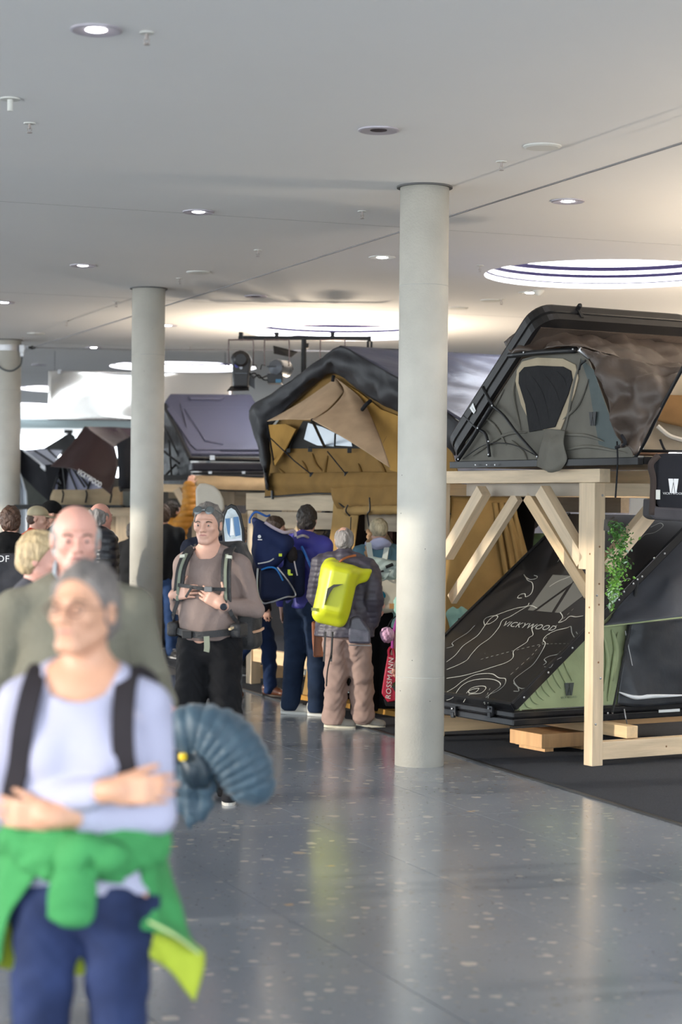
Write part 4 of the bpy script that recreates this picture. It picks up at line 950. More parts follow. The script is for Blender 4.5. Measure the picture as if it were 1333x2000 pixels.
beam('foot_rail', MA + F_ * .3 + E2 * .5 + ZZ * .16, MA + F_ * 1.6 + E2 * .5 + ZZ * .16, .3, .10, mat('white_board', (0.5, 0.5, 0.45), .6), rackM)
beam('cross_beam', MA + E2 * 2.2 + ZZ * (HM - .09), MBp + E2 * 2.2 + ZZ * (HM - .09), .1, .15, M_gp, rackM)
# ---------------- hanging mirror-like panel -----------------------------------
mp0 = P(95, 724, 29.5); mp1 = P(452, 729, 29.5)
panel = empty('mirror_banner', P(270, 775, 29.5), 0, 'large glossy mirror-like film panel hung on thin wires under the ceiling behind the second column', 'panel')
M_mir = mat('mirror_film', (0.93, 0.89, 0.84), 0.14, 0.75)
rows = []
for py_ in (724, 757, 790, 820):
    rows.append([P(px, py_ + (px - 95) * .012, 29.5 + .04 * math.sin(px * .017 + py_ * .02)) for px in (94, 180, 270, 360, 455)])
sheet('film', rows, M_mir, panel, sub=8, th=0.01, wr=0.03, ws=0.5, seed=5)
for px in (107, 300, 440):
    a = P(px, 724, 29.5); MB().tube([a, Vector((a.x, a.y, CEIL))], 0.004, 5).build('wire', M_black, panel)
for (x, z0) in ((116, 724),): MB().box(P(x, z0 + 2, 29.4), (.02, .02, .03)).build('clip', M_steel, panel)

# ---------------- spotlight rig -------------------------------------------------
ZR = 22.5
def R(px, py, o=0.0): return P(px, py, ZR + o)
rig = empty('lamp_stand', Vector((R(596, 700).x, ZR, 0)), 0, 'black stand with a horizontal T-bar rising behind the tan tent to carry the spotlights', 'stand')
MB().bar(R(466, 660), R(724, 661), .045, .045).build('cross_bar', M_black, rig)
pp = R(594, 660); MB().tube([pp, Vector((pp.x, pp.y, 0.01))], .03, 12).build('pole', M_black, rig)
for k in range(3):
    an_ = k * 2.094; MB().tube([Vector((pp.x, pp.y, .5)), Vector((pp.x + .5 * math.cos(an_), pp.y + .5 * math.sin(an_), .02))], .015, 8).build('leg', M_black, rig)
MB().lathe(R(600, 675), [(.03, -.02), (.03, .02)], 10, R=Matrix.Rotation(D2R(90), 3, 'Y')).build('knob', M_black, rig)
M_lampb = mat('lamp_black', (0.015, 0.014, 0.016), .4); M_lampg = mat('lamp_grey', (0.12, 0.13, 0.15), .4, .2)
def spotlight(px, label, kind):
    top = R(px, 657, -.02); o = empty('spotlight', top, 0, label, 'spotlight')
    for s in (-1, 1): MB().lathe(top + Vector((0, 0, s * .032)), [(.035, -.008), (.02, 0), (.035, .008)], 12).build('clamp_screw', M_black, o)
    MB().box(top, (.022, .04, .045)).build('clamp', M_black, o)
    wy = 22; y1 = 715
    MB().tube(spline([R(px - wy - 2, y1, -.1), R(px - wy - 2, 668, -.1), R(px - wy + 3, 664, -.1), R(px + wy - 3, 664, -.1), R(px + wy + 2, 668, -.1), R(px + wy + 2, y1, -.1)], 4), .008, 6).build('yoke', mat('yoke_grey', (0.16, 0.12, 0.12), .4, .5), o)
    ry = Matrix.Rotation(D2R(90), 3, 'X')
    if kind == 'black':
        prof = [(px - 17, 715), (px - 20, 700), (px - 18, 692), (px - 10, 686), (px - 2, 684), (px + 6, 685), (px + 15, 691), (px + 20, 702), (px + 17, 718), (px + 14, 742), (px + 14, 756), (px - 15, 756), (px - 17, 735)]
        prism('housing', [R(x, y, -.18) for x, y in prof], (0, 1, 0), .34, M_lampb, o, bevel=.02)
        MB().lathe(R(px, 702, -.19), [(.085, 0), (.085, .03), (.06, .05)], 20, R=Matrix.Rotation(D2R(90), 3, 'X')).build('rear_cap', M_lampb, o)
        MB().lathe(R(px, 718, -.2), [(.018, -.02), (.018, .02)], 12, R=ry).build('dial', mat('dial_pale', (.5, .52, .6), .4), o)
        MB().lathe(R(px - 8, 714, -.2), [(.026, -.015), (.026, .015)], 12, R=ry).build('socket', mat('socket_blue', (.05, .05, .3), .4), o)
        prism('barn_door', [R(px - 28, 764, -.2), R(px + 16, 763, -.2), R(px + 14, 754, -.14), R(px - 20, 754, -.14)], (0, 1, 0), .01, M_lampb, o)
        prism('barn_door', [R(px + 16, 730, .1), R(px + 27, 735, .1), R(px + 27, 760, .1), R(px + 16, 752, .1)], (0, 1, 0), .01, M_lampg, o)
        MB().box(R(px, 729, -.2), (.07, .01, .004)).build('seam', M_lampg, o)
    elif kind == 'grey':
        MB().lathe(R(px - 3, 717, -.16), [(.02, .02), (.082, .0), (.092, -.03), (.092, -.22), (.098, -.24), (.098, -.30)], 28, R=Matrix.Rotation(D2R(-20), 3, 'Z') @ Matrix.Rotation(D2R(90), 3, 'X')).build('housing', M_lampg, o, smooth=False)
        prism('lower_box', [R(px - 19, 730, -.16), R(px + 12, 730, -.16), R(px + 10, 748, -.16), R(px - 18, 748, -.16)], (0, 1, 0), .3, M_lampb, o, bevel=.006)
        MB().box(R(px - 3, 716, -.175), (.093, .01, .008)).build('seam', M_lampb, o)
        prism('barn_door', [R(px - 7, 675, .02), R(px - 6, 691, .0), R(px + 28, 698, .05), R(px + 42, 687, .14)], (0.1, 1, 0), .008, M_lampb, o)
        MB().box(R(px + 3, 744, -.18), (.03, .01, .02)).build('plug', mat('plug_blue', (.05, .2, .35), .4), o)
    else:
        MB().lathe(R(px, 716, -.1), [(.02, .0), (.09, -.02), (.1, -.06), (.1, -.3)], 24, R=Matrix.Rotation(D2R(90), 3, 'X')).build('housing', M_lampb, o)
    for s in (-1, 1): MB().tube([R(px + s * wy, 714, -.1), R(px + s * (wy + 7), 712, -.1), R(px + s * (wy + 10), 722, -.1)], .007, 6).build('handle', M_black, o)
    return o
spotlight(471, 'black spotlight with lower barn door, first on the bar, beside the blue-grey tent lid', 'black')
spotlight(541, 'grey rounded spotlight with an upward barn door hanging in the middle of the bar', 'grey')
spotlight(650, 'black spotlight half hidden behind the peak of the tan tent', 'plain')
kn = empty('bar_clamp', R(722, 670), 0, 'small black clamp hanging at the end of the lamp bar beside the thick column', 'clamp')
MB().box(R(722, 662), (.02, .04, .03)).box(R(719, 673), (.014, .02, .04)).box(R(726, 673), (.012, .02, .035)).build('jaw', M_black, kn, bevel=.004)
cbl = empty('power_cable', R(500, 735), 0, 'black power cables looping between the two hanging spotlights', 'cable')
MB().tube(spline([R(488, 728, -.15), R(495, 738, -.16), R(505, 732, -.17), R(515, 741, -.17), R(523, 742, -.16)], 5), .009, 6).build('cord', M_black, cbl)
MB().tube(spline([R(488, 732, -.15), R(498, 729, -.18), R(508, 738, -.17), R(522, 734, -.16)], 5), .009, 6).build('cord', M_black, cbl)

# ---------------- T4: blue-grey hard shell in the middle distance ----------------
def P4(px, py, Z): return P(px, py, Z + 3.2)
Z4 = 23.0
tent4 = empty('roof_tent', P4(440, 925, Z4), 0, 'black hard-shell tent whose slanted blue-grey lid shows embossed ridges, behind the tan tent', 'tent')
M_l4 = mat('lid_bluegrey', (0.078, 0.080, 0.122), 0.45, spec=.4, bump=.05, bs=80)  # bluish reflection of the skylights put into the base colour
q4 = [P4(368, 893, 22.3), P4(560, 893, 22.6), P4(520, 776, 24.0), P4(320, 776, 23.7)]
n4 = (q4[1] - q4[0]).cross(q4[3] - q4[0]).normalized()
def L4(px, py, c=0.0): return ray_plane(px, py, q4[0] + n4 * c, n4)
def poly4(name, px, c, th, m, bev=.012): return prism(name, [L4(x, y, c) for x, y in px], n4, th, m, tent4, bev)
poly4('lid', [(372, 893), (522, 893), (540, 880), (500, 795), (490, 777), (332, 776), (322, 790)], -.06, .06, M_l4, .02)
poly4('lid_panel', [(352, 790), (489, 790), (518, 880), (384, 880), (372, 870)], 0.0, .018, M_l4, .008)
poly4('lid_panel', [(374, 797), (483, 797), (506, 871), (438, 870), (400, 862), (392, 850), (360, 800)], 0.017, .018, M_l4, .01)
poly4('lid_panel', [(366, 776), (440, 776), (432, 782), (372, 782)], 0.0, .03, M_l4, .01)
poly4('lid_panel', [(326, 800), (334, 795), (352, 820), (378, 858), (370, 866)], 0.0, .018, M_l4, .008)
poly4('lid_panel', [(430, 882), (437, 870), (500, 870), (508, 882)], 0.0, .035, M_l4, .008)
MB().tube([P4(320, 790, 23.6), P4(372, 896, 22.2), P4(523, 898, 22.4)], .03, 8).build('lid_edge', M_alb, tent4)
MB().bar(P4(372, 912, 22.2), P4(526, 912, 22.4), .3, .108).build('lower_shell', mat('shell_blue_black', (.012, .012, .02), .4, spec=.3), tent4, bevel=.02)
MB().bar(P4(374, 925, 22.3), P4(526, 925, 22.5), .3, .03).build('lower_rail', M_black, tent4)
MB().box(P4(415, 894, 22.05), (.03, .02, .03)).box(P4(411, 923, 22.1), (.02, .02, .015)).box(P4(476, 923, 22.1), (.02, .02, .015)).build('latch', M_steel, tent4)
prism('side_fabric', [P4(316, 945, 23.4), P4(374, 948, 22.4), P4(372, 900, 22.3), P4(318, 790, 23.7)], (-.6, .8, 0), .02, fabric('side_black', (.016, .016, .019), rough=.5, bump=.8, bs=8), tent4)
for a, b in (((320, 830), (365, 925)), ((360, 890), (322, 930)), ((330, 860), (335, 930)), ((318, 880), (350, 905))): MB().tube([P4(*a, 23.0), P4(*b, 22.7)], .015, 6).build('scissor_arm', M_black, tent4)
MB().box(P4(440, 935, 23.2), (1.0, .9, .03)).build('floor_board', M_black, tent4)
sheet('tan_skirt', [[P4(376, 928, 22.15), P4(430, 930, 22.15), P4(525, 934, 22.3)], [P4(380, 940, 22.1), P4(430, 944, 22.1), P4(525, 945, 22.2)], [P4(386, 950, 22.1), P4(430, 956, 22.1), P4(525, 958, 22.2)]], fabric('skirt_tan', (.40, .29, .17)), tent4, sub=8, th=.005, wr=.03, ws=4)
MB().bar(P4(380, 956, 22.2), P4(520, 960, 22.3), .1, .02).build('skirt_rod', M_black, tent4)
rack4 = empty('timber_rack', Vector((P4(420, 1000, 22.6).x, 25.8, 0)), 0, 'timber rack carrying the blue-grey lidded tent, half hidden by visitors', 'rack')
def v4(px, py, z): return P4(px, py, z)
beam('top_beam', v4(318, 953, 22.6), v4(400, 955, 22.5), .1, .1, M_pine, rack4)
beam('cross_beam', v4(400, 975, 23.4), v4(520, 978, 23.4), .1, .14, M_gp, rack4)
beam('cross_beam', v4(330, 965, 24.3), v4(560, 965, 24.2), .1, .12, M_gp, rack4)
beam('brace', v4(345, 955, 22.5), v4(377, 1015, 22.5), .1, .09, M_pine2, rack4)
for px in (384, 452): 
    t_ = v4(px, 960, 22.9); beam('post', Vector((t_.x, t_.y, .01)), t_, .1, .1, M_gp, rack4)
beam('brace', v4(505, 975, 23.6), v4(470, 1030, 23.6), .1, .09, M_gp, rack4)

# ---------------- T5: maroon soft tent ----------------------------------------------
Z5 = 26.5
def Q5(px, py, o=0.0): return P(px, py, Z5 + o)
tent5 = empty('roof_tent', Q5(180, 965), 0, 'maroon soft roof tent with white lettering along its awning beside the second column', 'tent')
M_mar = fabric('maroon_fly', (.040, .017, .017), rough=.5, bump=.5, bs=3)
M_mars = fabric('maroon_roof', (.10, .055, .075), rough=.22, bump=.4, bs=3)
sheet('roof_side', [[Q5(166, 833, .3), Q5(210, 834, 1.2), Q5(262, 836, 2.0)], [Q5(185, 850, .1), Q5(225, 856, 1.0), Q5(262, 858, 1.8)], [Q5(222, 873, -.2), Q5(240, 870, .6), Q5(262, 868, 1.4)]], M_mars, tent5, sub=8, th=.006, wr=.03, ws=2)
sheet('awning', [[Q5(166, 833, .3), Q5(190, 850, .0), Q5(224, 874, -.2)], [Q5(138, 868, .1), Q5(180, 885, -.2), Q5(228, 910, -.3)], [Q5(112, 897, 0), Q5(165, 915, -.35), Q5(224, 938, -.45)], [Q5(98, 911, 0), Q5(152, 921, -.4), Q5(217, 966, -.6)]], M_mar, tent5, sub=8, th=.006, wr=.04, ws=2.0)
prism('side_panel', [Q5(224, 874, -.15), Q5(232, 905, -.1), Q5(218, 966, -.55), Q5(226, 925, -.35)], (0, 1, 0), .02, M_mar, tent5)
prism('side_panel', [Q5(88, 908, 0.02), Q5(118, 905, .0), Q5(112, 935, .0), Q5(100, 978, .0)], (0, 1, 0), .02, M_blackf, tent5)
text_obj('printed_name', 'VICKYWOOD', .10, (Q5(157, 923, -.44) + Q5(196, 947, -.58)) / 2 + Vector((0, -.1, 0)), Q5(196, 947, -.58) - Q5(157, 923, -.44), (0.3, 0, 1), M_print, tent5, .003, squash=.62)
prism('window_view', [Q5(118, 912, .1), Q5(170, 916, .1), Q5(212, 958, .1), Q5(106, 956, .1)], (0, 1, 0), .01, mat('bright_view', (.26, .26, .38), .3), tent5)
for a, b in (((118, 912), (104, 956)), ((122, 908), (128, 956)), ((132, 914), (152, 962)), ((142, 916), (166, 952)), ((150, 918), (172, 950)), ((178, 935), (168, 965)), ((112, 930), (120, 945)), ((108, 940), (118, 950))):
    MB().tube([Q5(*a, .02), Q5(*b, .0)], .014, 6).build('pole', M_black, tent5)
prism('inner_dark', [Q5(118, 908, .06), Q5(134, 912, .06), Q5(128, 958, .06), Q5(112, 958, .06)], (0, 1, 0), .01, M_blackf, tent5)
M_tanw = fabric('tan_wall', (.40, .31, .20), bump=.3)
sheet('canvas_wall', [[Q5(104, 956, 0), Q5(170, 956, -.02), Q5(240, 950, 0)], [Q5(98, 972, -.02), Q5(170, 972, -.08), Q5(240, 970, 0)], [Q5(100, 986, 0), Q5(170, 988, -.02), Q5(240, 988, 0)]], M_tanw, tent5, sub=6, th=.01, wr=.02, ws=3)
MB().bar(Q5(72, 988, 0), Q5(240, 989, 0), .4, .035).build('floor_rail', M_black, tent5)
MB().box(Q5(160, 991, .8), (.8, .8, .03)).build('floor_board', M_black, tent5)
for a in (122, 168, 216): MB().tube(spline([Q5(a, 958, -.1), Q5(a + 2, 966, -.12), Q5(a - 1, 982, -.1)], 4), .012, 6).build('tie_strap', M_blackf, tent5)
MB().tube(spline([Q5(214, 990, -.3), Q5(212, 998, -.3), Q5(217, 1008, -.3)], 4), .008, 6).build('tie_strap', M_blackf, tent5)
tent5b = empty('folded_cover', Q5(240, 920, -.6), 0, 'black tent cover hanging down right beside the second column', 'cover')
sheet('cover_cloth', [[Q5(229, 868, -.6), Q5(240, 862, -.6), Q5(262, 850, -.6)], [Q5(232, 905, -.65), Q5(244, 905, -.7), Q5(262, 905, -.6)], [Q5(236, 958, -.6), Q5(246, 954, -.66), Q5(262, 955, -.6)]], M_blackf, tent5b, sub=7, th=.02, wr=.05, ws=3)
MB().tube(spline([Q5(235, 950, -.7), Q5(236, 960, -.7), Q5(241, 955, -.7)], 4), .012, 6).build('strap_loop', M_black, tent5b)
rack5 = empty('timber_rack', Vector((Q5(160, 1000).x, Z5, 0)), 0, 'timber rack with pale panels under the maroon tent', 'rack')
beam('top_beam', Q5(150, 1000, .05), Q5(262, 1000, .05), .1, .12, M_pine2, rack5)
for px in (236, 252, 120):
    t_ = Q5(px, 1005, .1); beam('post', Vector((t_.x, t_.y, .01)), t_, .11, .11, M_pine2, rack5)
beam('brace', Q5(175, 1003, .2), Q5(200, 1060, .2), .1, .09, M_gp, rack5)
beam('backboard', Q5(215, 1002, .5), Vector((Q5(215, 1000, .5).x, Z5 + .5, .3)), 1.0, .02, M_pine2, rack5, up=(0, 1, 0))
prism('panel', [Q5(236, 960, .3), Q5(262, 960, .3), Q5(262, 1001, .3), Q5(236, 1001, .3)], (0, 1, 0), .02, mat('panel_bluegrey', (.28, .33, .33), .6), rack5)

# ---------------- T6 and things by the third column ---------------------------------
Z6 = 31.0
def Q6(px, py, o=0.0): return P(px, py, Z6 + o)
tent6 = empty('roof_tent', Q6(80, 960), 0, 'open black tent with a shiny white slanted roof beside the third column', 'tent')
M_shine = mat('shiny_roof', (.55, .56, .62), .12, .3)
sheet('roof', [[Q6(44, 880, 1), Q6(80, 878, 1.6), Q6(122, 880, 2)], [Q6(62, 900, .5), Q6(88, 900, 1), Q6(112, 895, 1.5)], [Q6(88, 916, .1), Q6(96, 913, .5), Q6(103, 908, 1)]], M_shine, tent6, sub=6, th=.02)
sheet('dark_wall', [[Q6(36, 878, .5), Q6(44, 880, .6), Q6(64, 898, .3), Q6(90, 916, 0)], [Q6(36, 900, .4), Q6(55, 915, .4), Q6(80, 938, .1), Q6(96, 950, 0)], [Q6(36, 920, .3), Q6(58, 944, .3), Q6(80, 965, .1), Q6(100, 982, 0)]], M_blackf, tent6, sub=7, th=.02, wr=.04, ws=2)
prism('grey_wall', [Q6(36, 918, .6), Q6(60, 940, .6), Q6(100, 980, .6), Q6(95, 985, .6), Q6(50, 985, .6), Q6(36, 960, .6)], (0, 1, 0), .02, fabric('grey_wall', (.10, .105, .095)), tent6)
MB().tube([Q6(44, 880, .9), Q6(66, 898, .4), Q6(90, 917, 0)], .03, 6).build('white_edge', mat('edge_white', (.8, .8, .82), .3), tent6)
for a, b in (((68, 880), (106, 905)), ((95, 879), (112, 895))): MB().tube([Q6(*a, 1.2), Q6(*b, .9)], .015, 5).build('roof_rib', M_black, tent6)
MB().box(Q6(75, 990, .8), (.6, .8, .03)).build('floor_board', M_black, tent6)
tent7 = empty('pop_up_awning', Q6(120, 880, 3), 0, 'dark grey awning peak rising behind the maroon tent', 'awning')
prism('fabric_panel', [Q6(78, 880, 3), Q6(134, 846, 3), Q6(150, 858, 3), Q6(130, 890, 3)], (0, 1, 0), .03, fabric('awning_grey', (.05, .05, .05)), tent7)
MB().box(Q6(134, 843, 2.9), (.07, .05, .03)).bar(Q6(134, 846, 2.9), Q6(146, 856, 2.9), .06, .05).build('hook', M_black, tent7)
lw = empty('white_banner', G(45, 1225), 0, 'tall curved white fabric banner standing right behind the third column', 'banner')
bz = 28.6
sheet('banner_cloth', [[P(36, 920, bz), P(37, 920, bz + .1), P(38, 922, bz)], [P(36, 950, bz), P(42, 950, bz + .1), P(48, 952, bz)], [P(34, 990, bz), P(44, 990, bz + .1), P(53, 990, bz)], [P(30, 1205, bz), P(44, 1205, bz + .1), P(57, 1205, bz)]], mat('banner_white', (.62, .66, .72), .7), lw, sub=6, th=.02)
tr = empty('green_hedge', Vector((P(60, 870, 52).x, 52, 0)), 0, 'mossy green hillside seen through the end glazing above the black tent', 'hedge')
hb = MB()
for k in range(60):
    x = P(rnd.uniform(20, 100), 0, 52).x; h = 3.3 + .35 * math.sin(x * 1.7) + rnd.uniform(-.25, .1)
    hb.lathe((x, 52 + rnd.uniform(-1, 1), 0), [(.5, 0), (.6, h * .5), (.45, h * .85), (.1, h)], 8)
o = hb.build('foliage', mat('hill_green', (.10, .13, .04), .9, var=.4, vs=1.5), tr); o['kind'] = 'stuff'
# ---------------- T8: tan tent seen at the right photo edge under the grey one -------
tent8 = empty('roof_tent', P(1320, 880, 16.6), 0, 'pale tan tent interior glimpsed at the photo edge behind the brown rain fly', 'tent')
def Q8(px, py, o=0.0): return P(px, py, 16.6 + o)
sheet('tan_wall', [[Q8(1265, 740), Q8(1310, 735, .1), Q8(1400, 725)], [Q8(1262, 800), Q8(1310, 805, .1), Q8(1400, 800)], [Q8(1258, 896), Q8(1310, 898, .1), Q8(1400, 896)]], fabric('tan_wall_right', (.36, .29, .21), bump=.3), tent8, sub=6, th=.01, wr=.03, ws=3)
sheet('brown_strip', [[Q8(1275, 770, -.1), Q8(1330, 772, -.1), Q8(1400, 770, -.1)], [Q8(1262, 815, -.1), Q8(1300, 826, -.15), Q8(1400, 850, -.1)]], fabric('brown_strip', (.18, .10, .04)), tent8, sub=6, th=.01)
MB().tube(spline([Q8(1285, 832, -.2), Q8(1310, 852, -.2), Q8(1345, 862, -.2)], 6), .02, 6).build('pale_cord', fabric('cord_beige', (.5, .46, .4)), tent8)
MB().tube(spline([Q8(1290, 858, -.2), Q8(1300, 880, -.2), Q8(1312, 884, -.2)], 5), .01, 6).build('strap', M_blackf, tent8)
MB().box(Q8(1340, 905, .6), (.8, .6, .03)).build('floor_board', M_black, tent8)

# ---------------- stand clutter under the racks ---------------------------------------
gt = empty('grey_awning_wall', P(630, 1100, 20.6), 0, 'grey canvas awning wall behind the clothes line between blue-jacket man and annex', 'awning')
def Qg(px, py, o=0.0): return P(px, py, 20.6 + o)
M_gw = fabric('awning_wall_grey', (.13, .13, .14), bump=.4, bs=3)
sheet('grey_cloth', [[Qg(645, 985), Qg(665, 980), Qg(700, 980)], [Qg(600, 1040), Qg(640, 1040, .1), Qg(700, 1040)], [Qg(596, 1180), Qg(640, 1180, .1), Qg(700, 1180)], [Qg(590, 1330), Qg(640, 1335, .1), Qg(700, 1335)]], M_gw, gt, sub=7, th=.01, wr=.05, ws=2)
MB().tube(spline([Qg(632, 970, -.3), Qg(640, 976, -.3), Qg(643, 990, -.3), Qg(633, 1016, -.3)], 5), .025, 8).build('rolled_strap', M_blackf, gt)
cln = empty('clothes_line', P(630, 1035, 20.0), 0, 'black cord with hooks strung across the grey canvas wall', 'line')
MB().tube(spline([P(600, 1036, 20), P(625, 1036, 20), P(650, 1034, 20), P(664, 1030, 20)], 4), .007, 6).build('cord', M_black, cln)
for i, px in enumerate((604, 632, 653)):
    hg = empty('coat_hanger', P(px, 1040, 20), 0, ('black wire hanger nearest the man in the blue jacket', 'middle black hanger on the cord', 'black hanger nearest the mustard annex wall')[i], 'hanger', 'hangers on the black cord')
    MB().tube(spline([P(px - 3, 1036, 20), P(px, 1032, 20), P(px + 3, 1036, 20), P(px, 1044, 20)], 4), .006, 5).tube([P(px - 13, 1060, 20), P(px, 1044, 20), P(px + 16, 1058, 20)], .007, 5).build('wire', M_black, hg)
    gm = sheet('hanging_jacket', [[P(px - 13, 1058, 20), P(px, 1045, 20), P(px + 15, 1057, 20)], [P(px - 14, 1090, 19.95), P(px, 1090, 19.85), P(px + 15, 1090, 19.95)], [P(px - 12, 1125, 20), P(px, 1128, 19.9), P(px + 13, 1125, 20)]], fabric('garment_%d' % i, ((.12, .12, .13), (.15, .15, .16), (.02, .02, .025))[i]), None, sub=6, th=.05, wr=.03, ws=6, seed=i)
    tag(gm, ('dark grey garment on the hanger beside the man in blue', 'mid grey garment on the middle hanger', 'black garment on the hanger nearest the annex')[i], 'garment', 'garments on hangers')
for i, (px, py) in enumerate(((613, 1000), (630, 988), (597, 1012))):
    c_ = P(px, py, 21.5); lb = empty('light_bulb', c_, 0, ('warm glowing bulb in the middle of the short bulb string', 'warm glowing bulb highest on the string under the beam', 'warm glowing bulb lowest on the string beside dark hair')[i], 'bulb', 'warm string bulbs')
    MB().lathe(c_, [(.005, -.03), (.022, -.02), (.026, 0), (.015, .022), (.012, .03)], 12).build('bulb', mat('bulb_glow', (1, .8, .5), .5, emit=(1, .62, .28), es=18), lb)
    MB().lathe(c_ + Vector((0, 0, .03)), [(.013, 0), (.013, .03)], 10).build('socket', M_black, lb)
# timber boards behind the bulbs
wl = empty('plank_wall', P(590, 1010, 22.8), 0, 'pale timber board wall behind the warm bulbs under the tan tent', 'wall panel')
for k in range(9):
    a = P(556 + k * 11.5, 980, 22.8); beam('plank', Vector((a.x, a.y, 1.0)), Vector((a.x, a.y, 1.93)), .062, .02, M_gp, wl, up=(0, 1, 0))
# cream rounded board and the printed sail board
cbd = empty('cream_board', P(410, 985, 19.5), 0, 'large cream board with a rounded top standing above the brown-haired visitor', 'board')
prism('board_body', [P(x, y, 19.5) for x, y in [(383, 1000), (382, 955), (390, 944), (402, 944), (418, 949), (430, 960), (437, 975), (439, 995), (430, 1003)]], (0, 1, 0), .06, mat('cream_foam', (.62, .56, .46), .7, var=.08, vs=4), cbd, .02)
MB().tube([P(410, 995, 19.56), Vector((P(410, 995, 19.56).x, 19.56, .01))], .02, 8).build('support', M_black, cbd)
# shelf, monitor, boxes in the gap between racks
sh = empty('sales_counter', P(395, 1230, 23.0), 0, 'dark sales counter with pale papers behind the visitors', 'counter')
cx = P(425, 1000, 27.4)
MB().box((cx.x + .25, 27.6, .5), (1.0, .3, .5)).build('body', mat('counter_dark', (.05, .05, .055), .6), sh, bevel=.01)
MB().box((cx.x + .25, 27.6, 1.02), (1.05, .34, .02)).build('counter_top', M_gp, sh, bevel=.005)
for i in range(6):
    bx = empty('paper_box', (cx.x - .5 + i * .27, 27.45, 1.04), 0, None, 'box'); bx['label'] = ('white paper box at the near end of the dark counter', 'white box second on the dark counter', 'low white box in the middle of the dark counter', 'pale box behind the bearded visitor on the counter', 'white box beside the printed sail board', 'white box at the far end of the dark counter')[i]; bx['group'] = 'boxes on the counter'
    h_ = rnd.uniform(.06, .15); MB().box((bx.location.x, 27.45, 1.041 + h_), (.09, .08, h_)).build('carton', mat('paper_white', (.7, .72, .74), .6), bx, bevel=.004); MB().box((bx.location.x, 27.45, 1.043 + 2 * h_ + .004), (.094, .084, .006)).build('lid', mat('paper_lid', (.5, .6, .66), .6), bx)
# dark partition walls at the back of the stands so the hall does not read empty
for i, (px, zz, wd, h_, c_) in enumerate(((300, 31.5, 2.6, 2.2, (.10, .09, .08)), (590, 29.5, 3.0, 2.3, (.12, .11, .11)), (1040, 21.5, 2.2, 2.4, (.22, .22, .25)), (130, 33.0, 2.2, 2.0, (.14, .12, .1)))):
    a = P(px, 1000, zz); o = empty('display_wall', (a.x, a.y, 0.008), D2R(12), ('dark display wall seen between the second column and the racks', 'grey display wall behind the tan tent rack', 'pale grey display wall behind the man in the green hood', 'brown display wall under the maroon tent')[i], 'wall panel')
    MB().box((0, 0, h_ / 2), (wd / 2, .04, h_ / 2)).build('panel', fabric('display_%d' % i, c_), o, local=True)
    for s in (-1, 1): MB().box((s * (wd / 2 - .05), 0, .02), (.03, .25, .012)).build('foot', M_black, o, local=True)
# ================================================================== smooth-surface modelling (signed distances, meshed with surface nets)
class SDF:
    def __init__(s): s.ops = []
    def add(s, f, k=0.0): s.ops.append(('a', f, k)); return s
    def sub(s, f, k=0.0): s.ops.append(('s', f, k)); return s
    def cut(s, f, k=0.0): s.ops.append(('c', f, k)); return s
    def disp(s, f): s.ops.append(('d', f, 0)); return s
def smin(a, b, k):
    if k <= 0: return np.minimum(a, b)
    h = np.clip(0.5 + 0.5 * (b - a) / k, 0, 1); return b + (a - b) * h - k * h * (1 - h)
def A_(v): return np.array(v, dtype=np.float32)
def cap(a, b, ra, rb=None):
    rb = ra if rb is None else rb; a = A_(a); b = A_(b); ba = b - a; L = float(ba @ ba) + 1e-9
    def f(p):
        pa = p - a; h = np.clip((pa @ ba) / L, 0, 1); return np.sqrt(((pa - h[:, None] * ba) ** 2).sum(1)) - (ra + (rb - ra) * h)
    return f
def ell(c, r, R=None):
    c = A_(c); r = A_(r)
    def f(p):
        q = p - c
        if R is not None: q = q @ R
        k0 = np.sqrt(((q / r) ** 2).sum(1)); k1 = np.sqrt(((q / (r * r)) ** 2).sum(1)) + 1e-9
        return k0 * (k0 - 1) / k1
    return f
def ecap(a, b, ra, rb, R=None):
    """elliptic capsule: radii (rx, ry) across the axis"""
    a = A_(a); b = A_(b); ba = b - a; L = float(ba @ ba) + 1e-9; ln = math.sqrt(L); ax = ba / ln
    X = A_((1, 0, 0)) if R is None else np.ascontiguousarray(R[:, 0]).astype(np.float32)
    X = X - ax * float(X @ ax); X = X / np.linalg.norm(X); Y = np.cross(ax, X)
    def f(p):
        pa = p - a; t = pa @ ax; h = np.clip(t / ln, 0, 1); rx = ra[0] + (rb[0] - ra[0]) * h; ry = ra[1] + (rb[1] - ra[1]) * h
        e_ = t - h * ln; m = np.minimum(rx, ry)
        k = np.sqrt(((pa @ X) / rx) ** 2 + ((pa @ Y) / ry) ** 2 + (e_ / m) ** 2); return (k - 1) * m
    return f
def rbox(c, hf, r, R=None):
    c = A_(c); hf = A_(hf) - r
    def f(p):
        q = p - c
        if R is not None: q = q @ R
        q = np.abs(q) - hf; return np.sqrt((np.maximum(q, 0) ** 2).sum(1)) + np.minimum(q.max(1), 0) - r
    return f
def plane(n, d):
    n = A_(n); n = n / np.linalg.norm(n)
    return lambda p: p @ n - d
def wrink(amp, sc, seed=0, st=(1, 1, 1)):
    rs = np.random.RandomState(seed + 11); K_ = [(A_(rs.normal(size=3)) * sc * A_(st) * m, rs.uniform(0, 6.28), A_(rs.normal(size=3)) * sc * .7, rs.uniform(0, 6.28)) for m in (1, 1.7, 2.6)]
    def f(p):
        o = 0
        for i, (k, ph, k2, ph2) in enumerate(K_): o = o + np.sin(p @ k + ph + 1.6 * np.sin(p @ k2 + ph2)) / (1 + i * .8)
        return o * amp * 0.6
    return f
def quilt(amp, pitch, axis=(0, 0, 1)):
    a = A_(axis)
    return lambda p: -amp * np.sqrt(np.abs(np.sin((p @ a) * math.pi / pitch)))
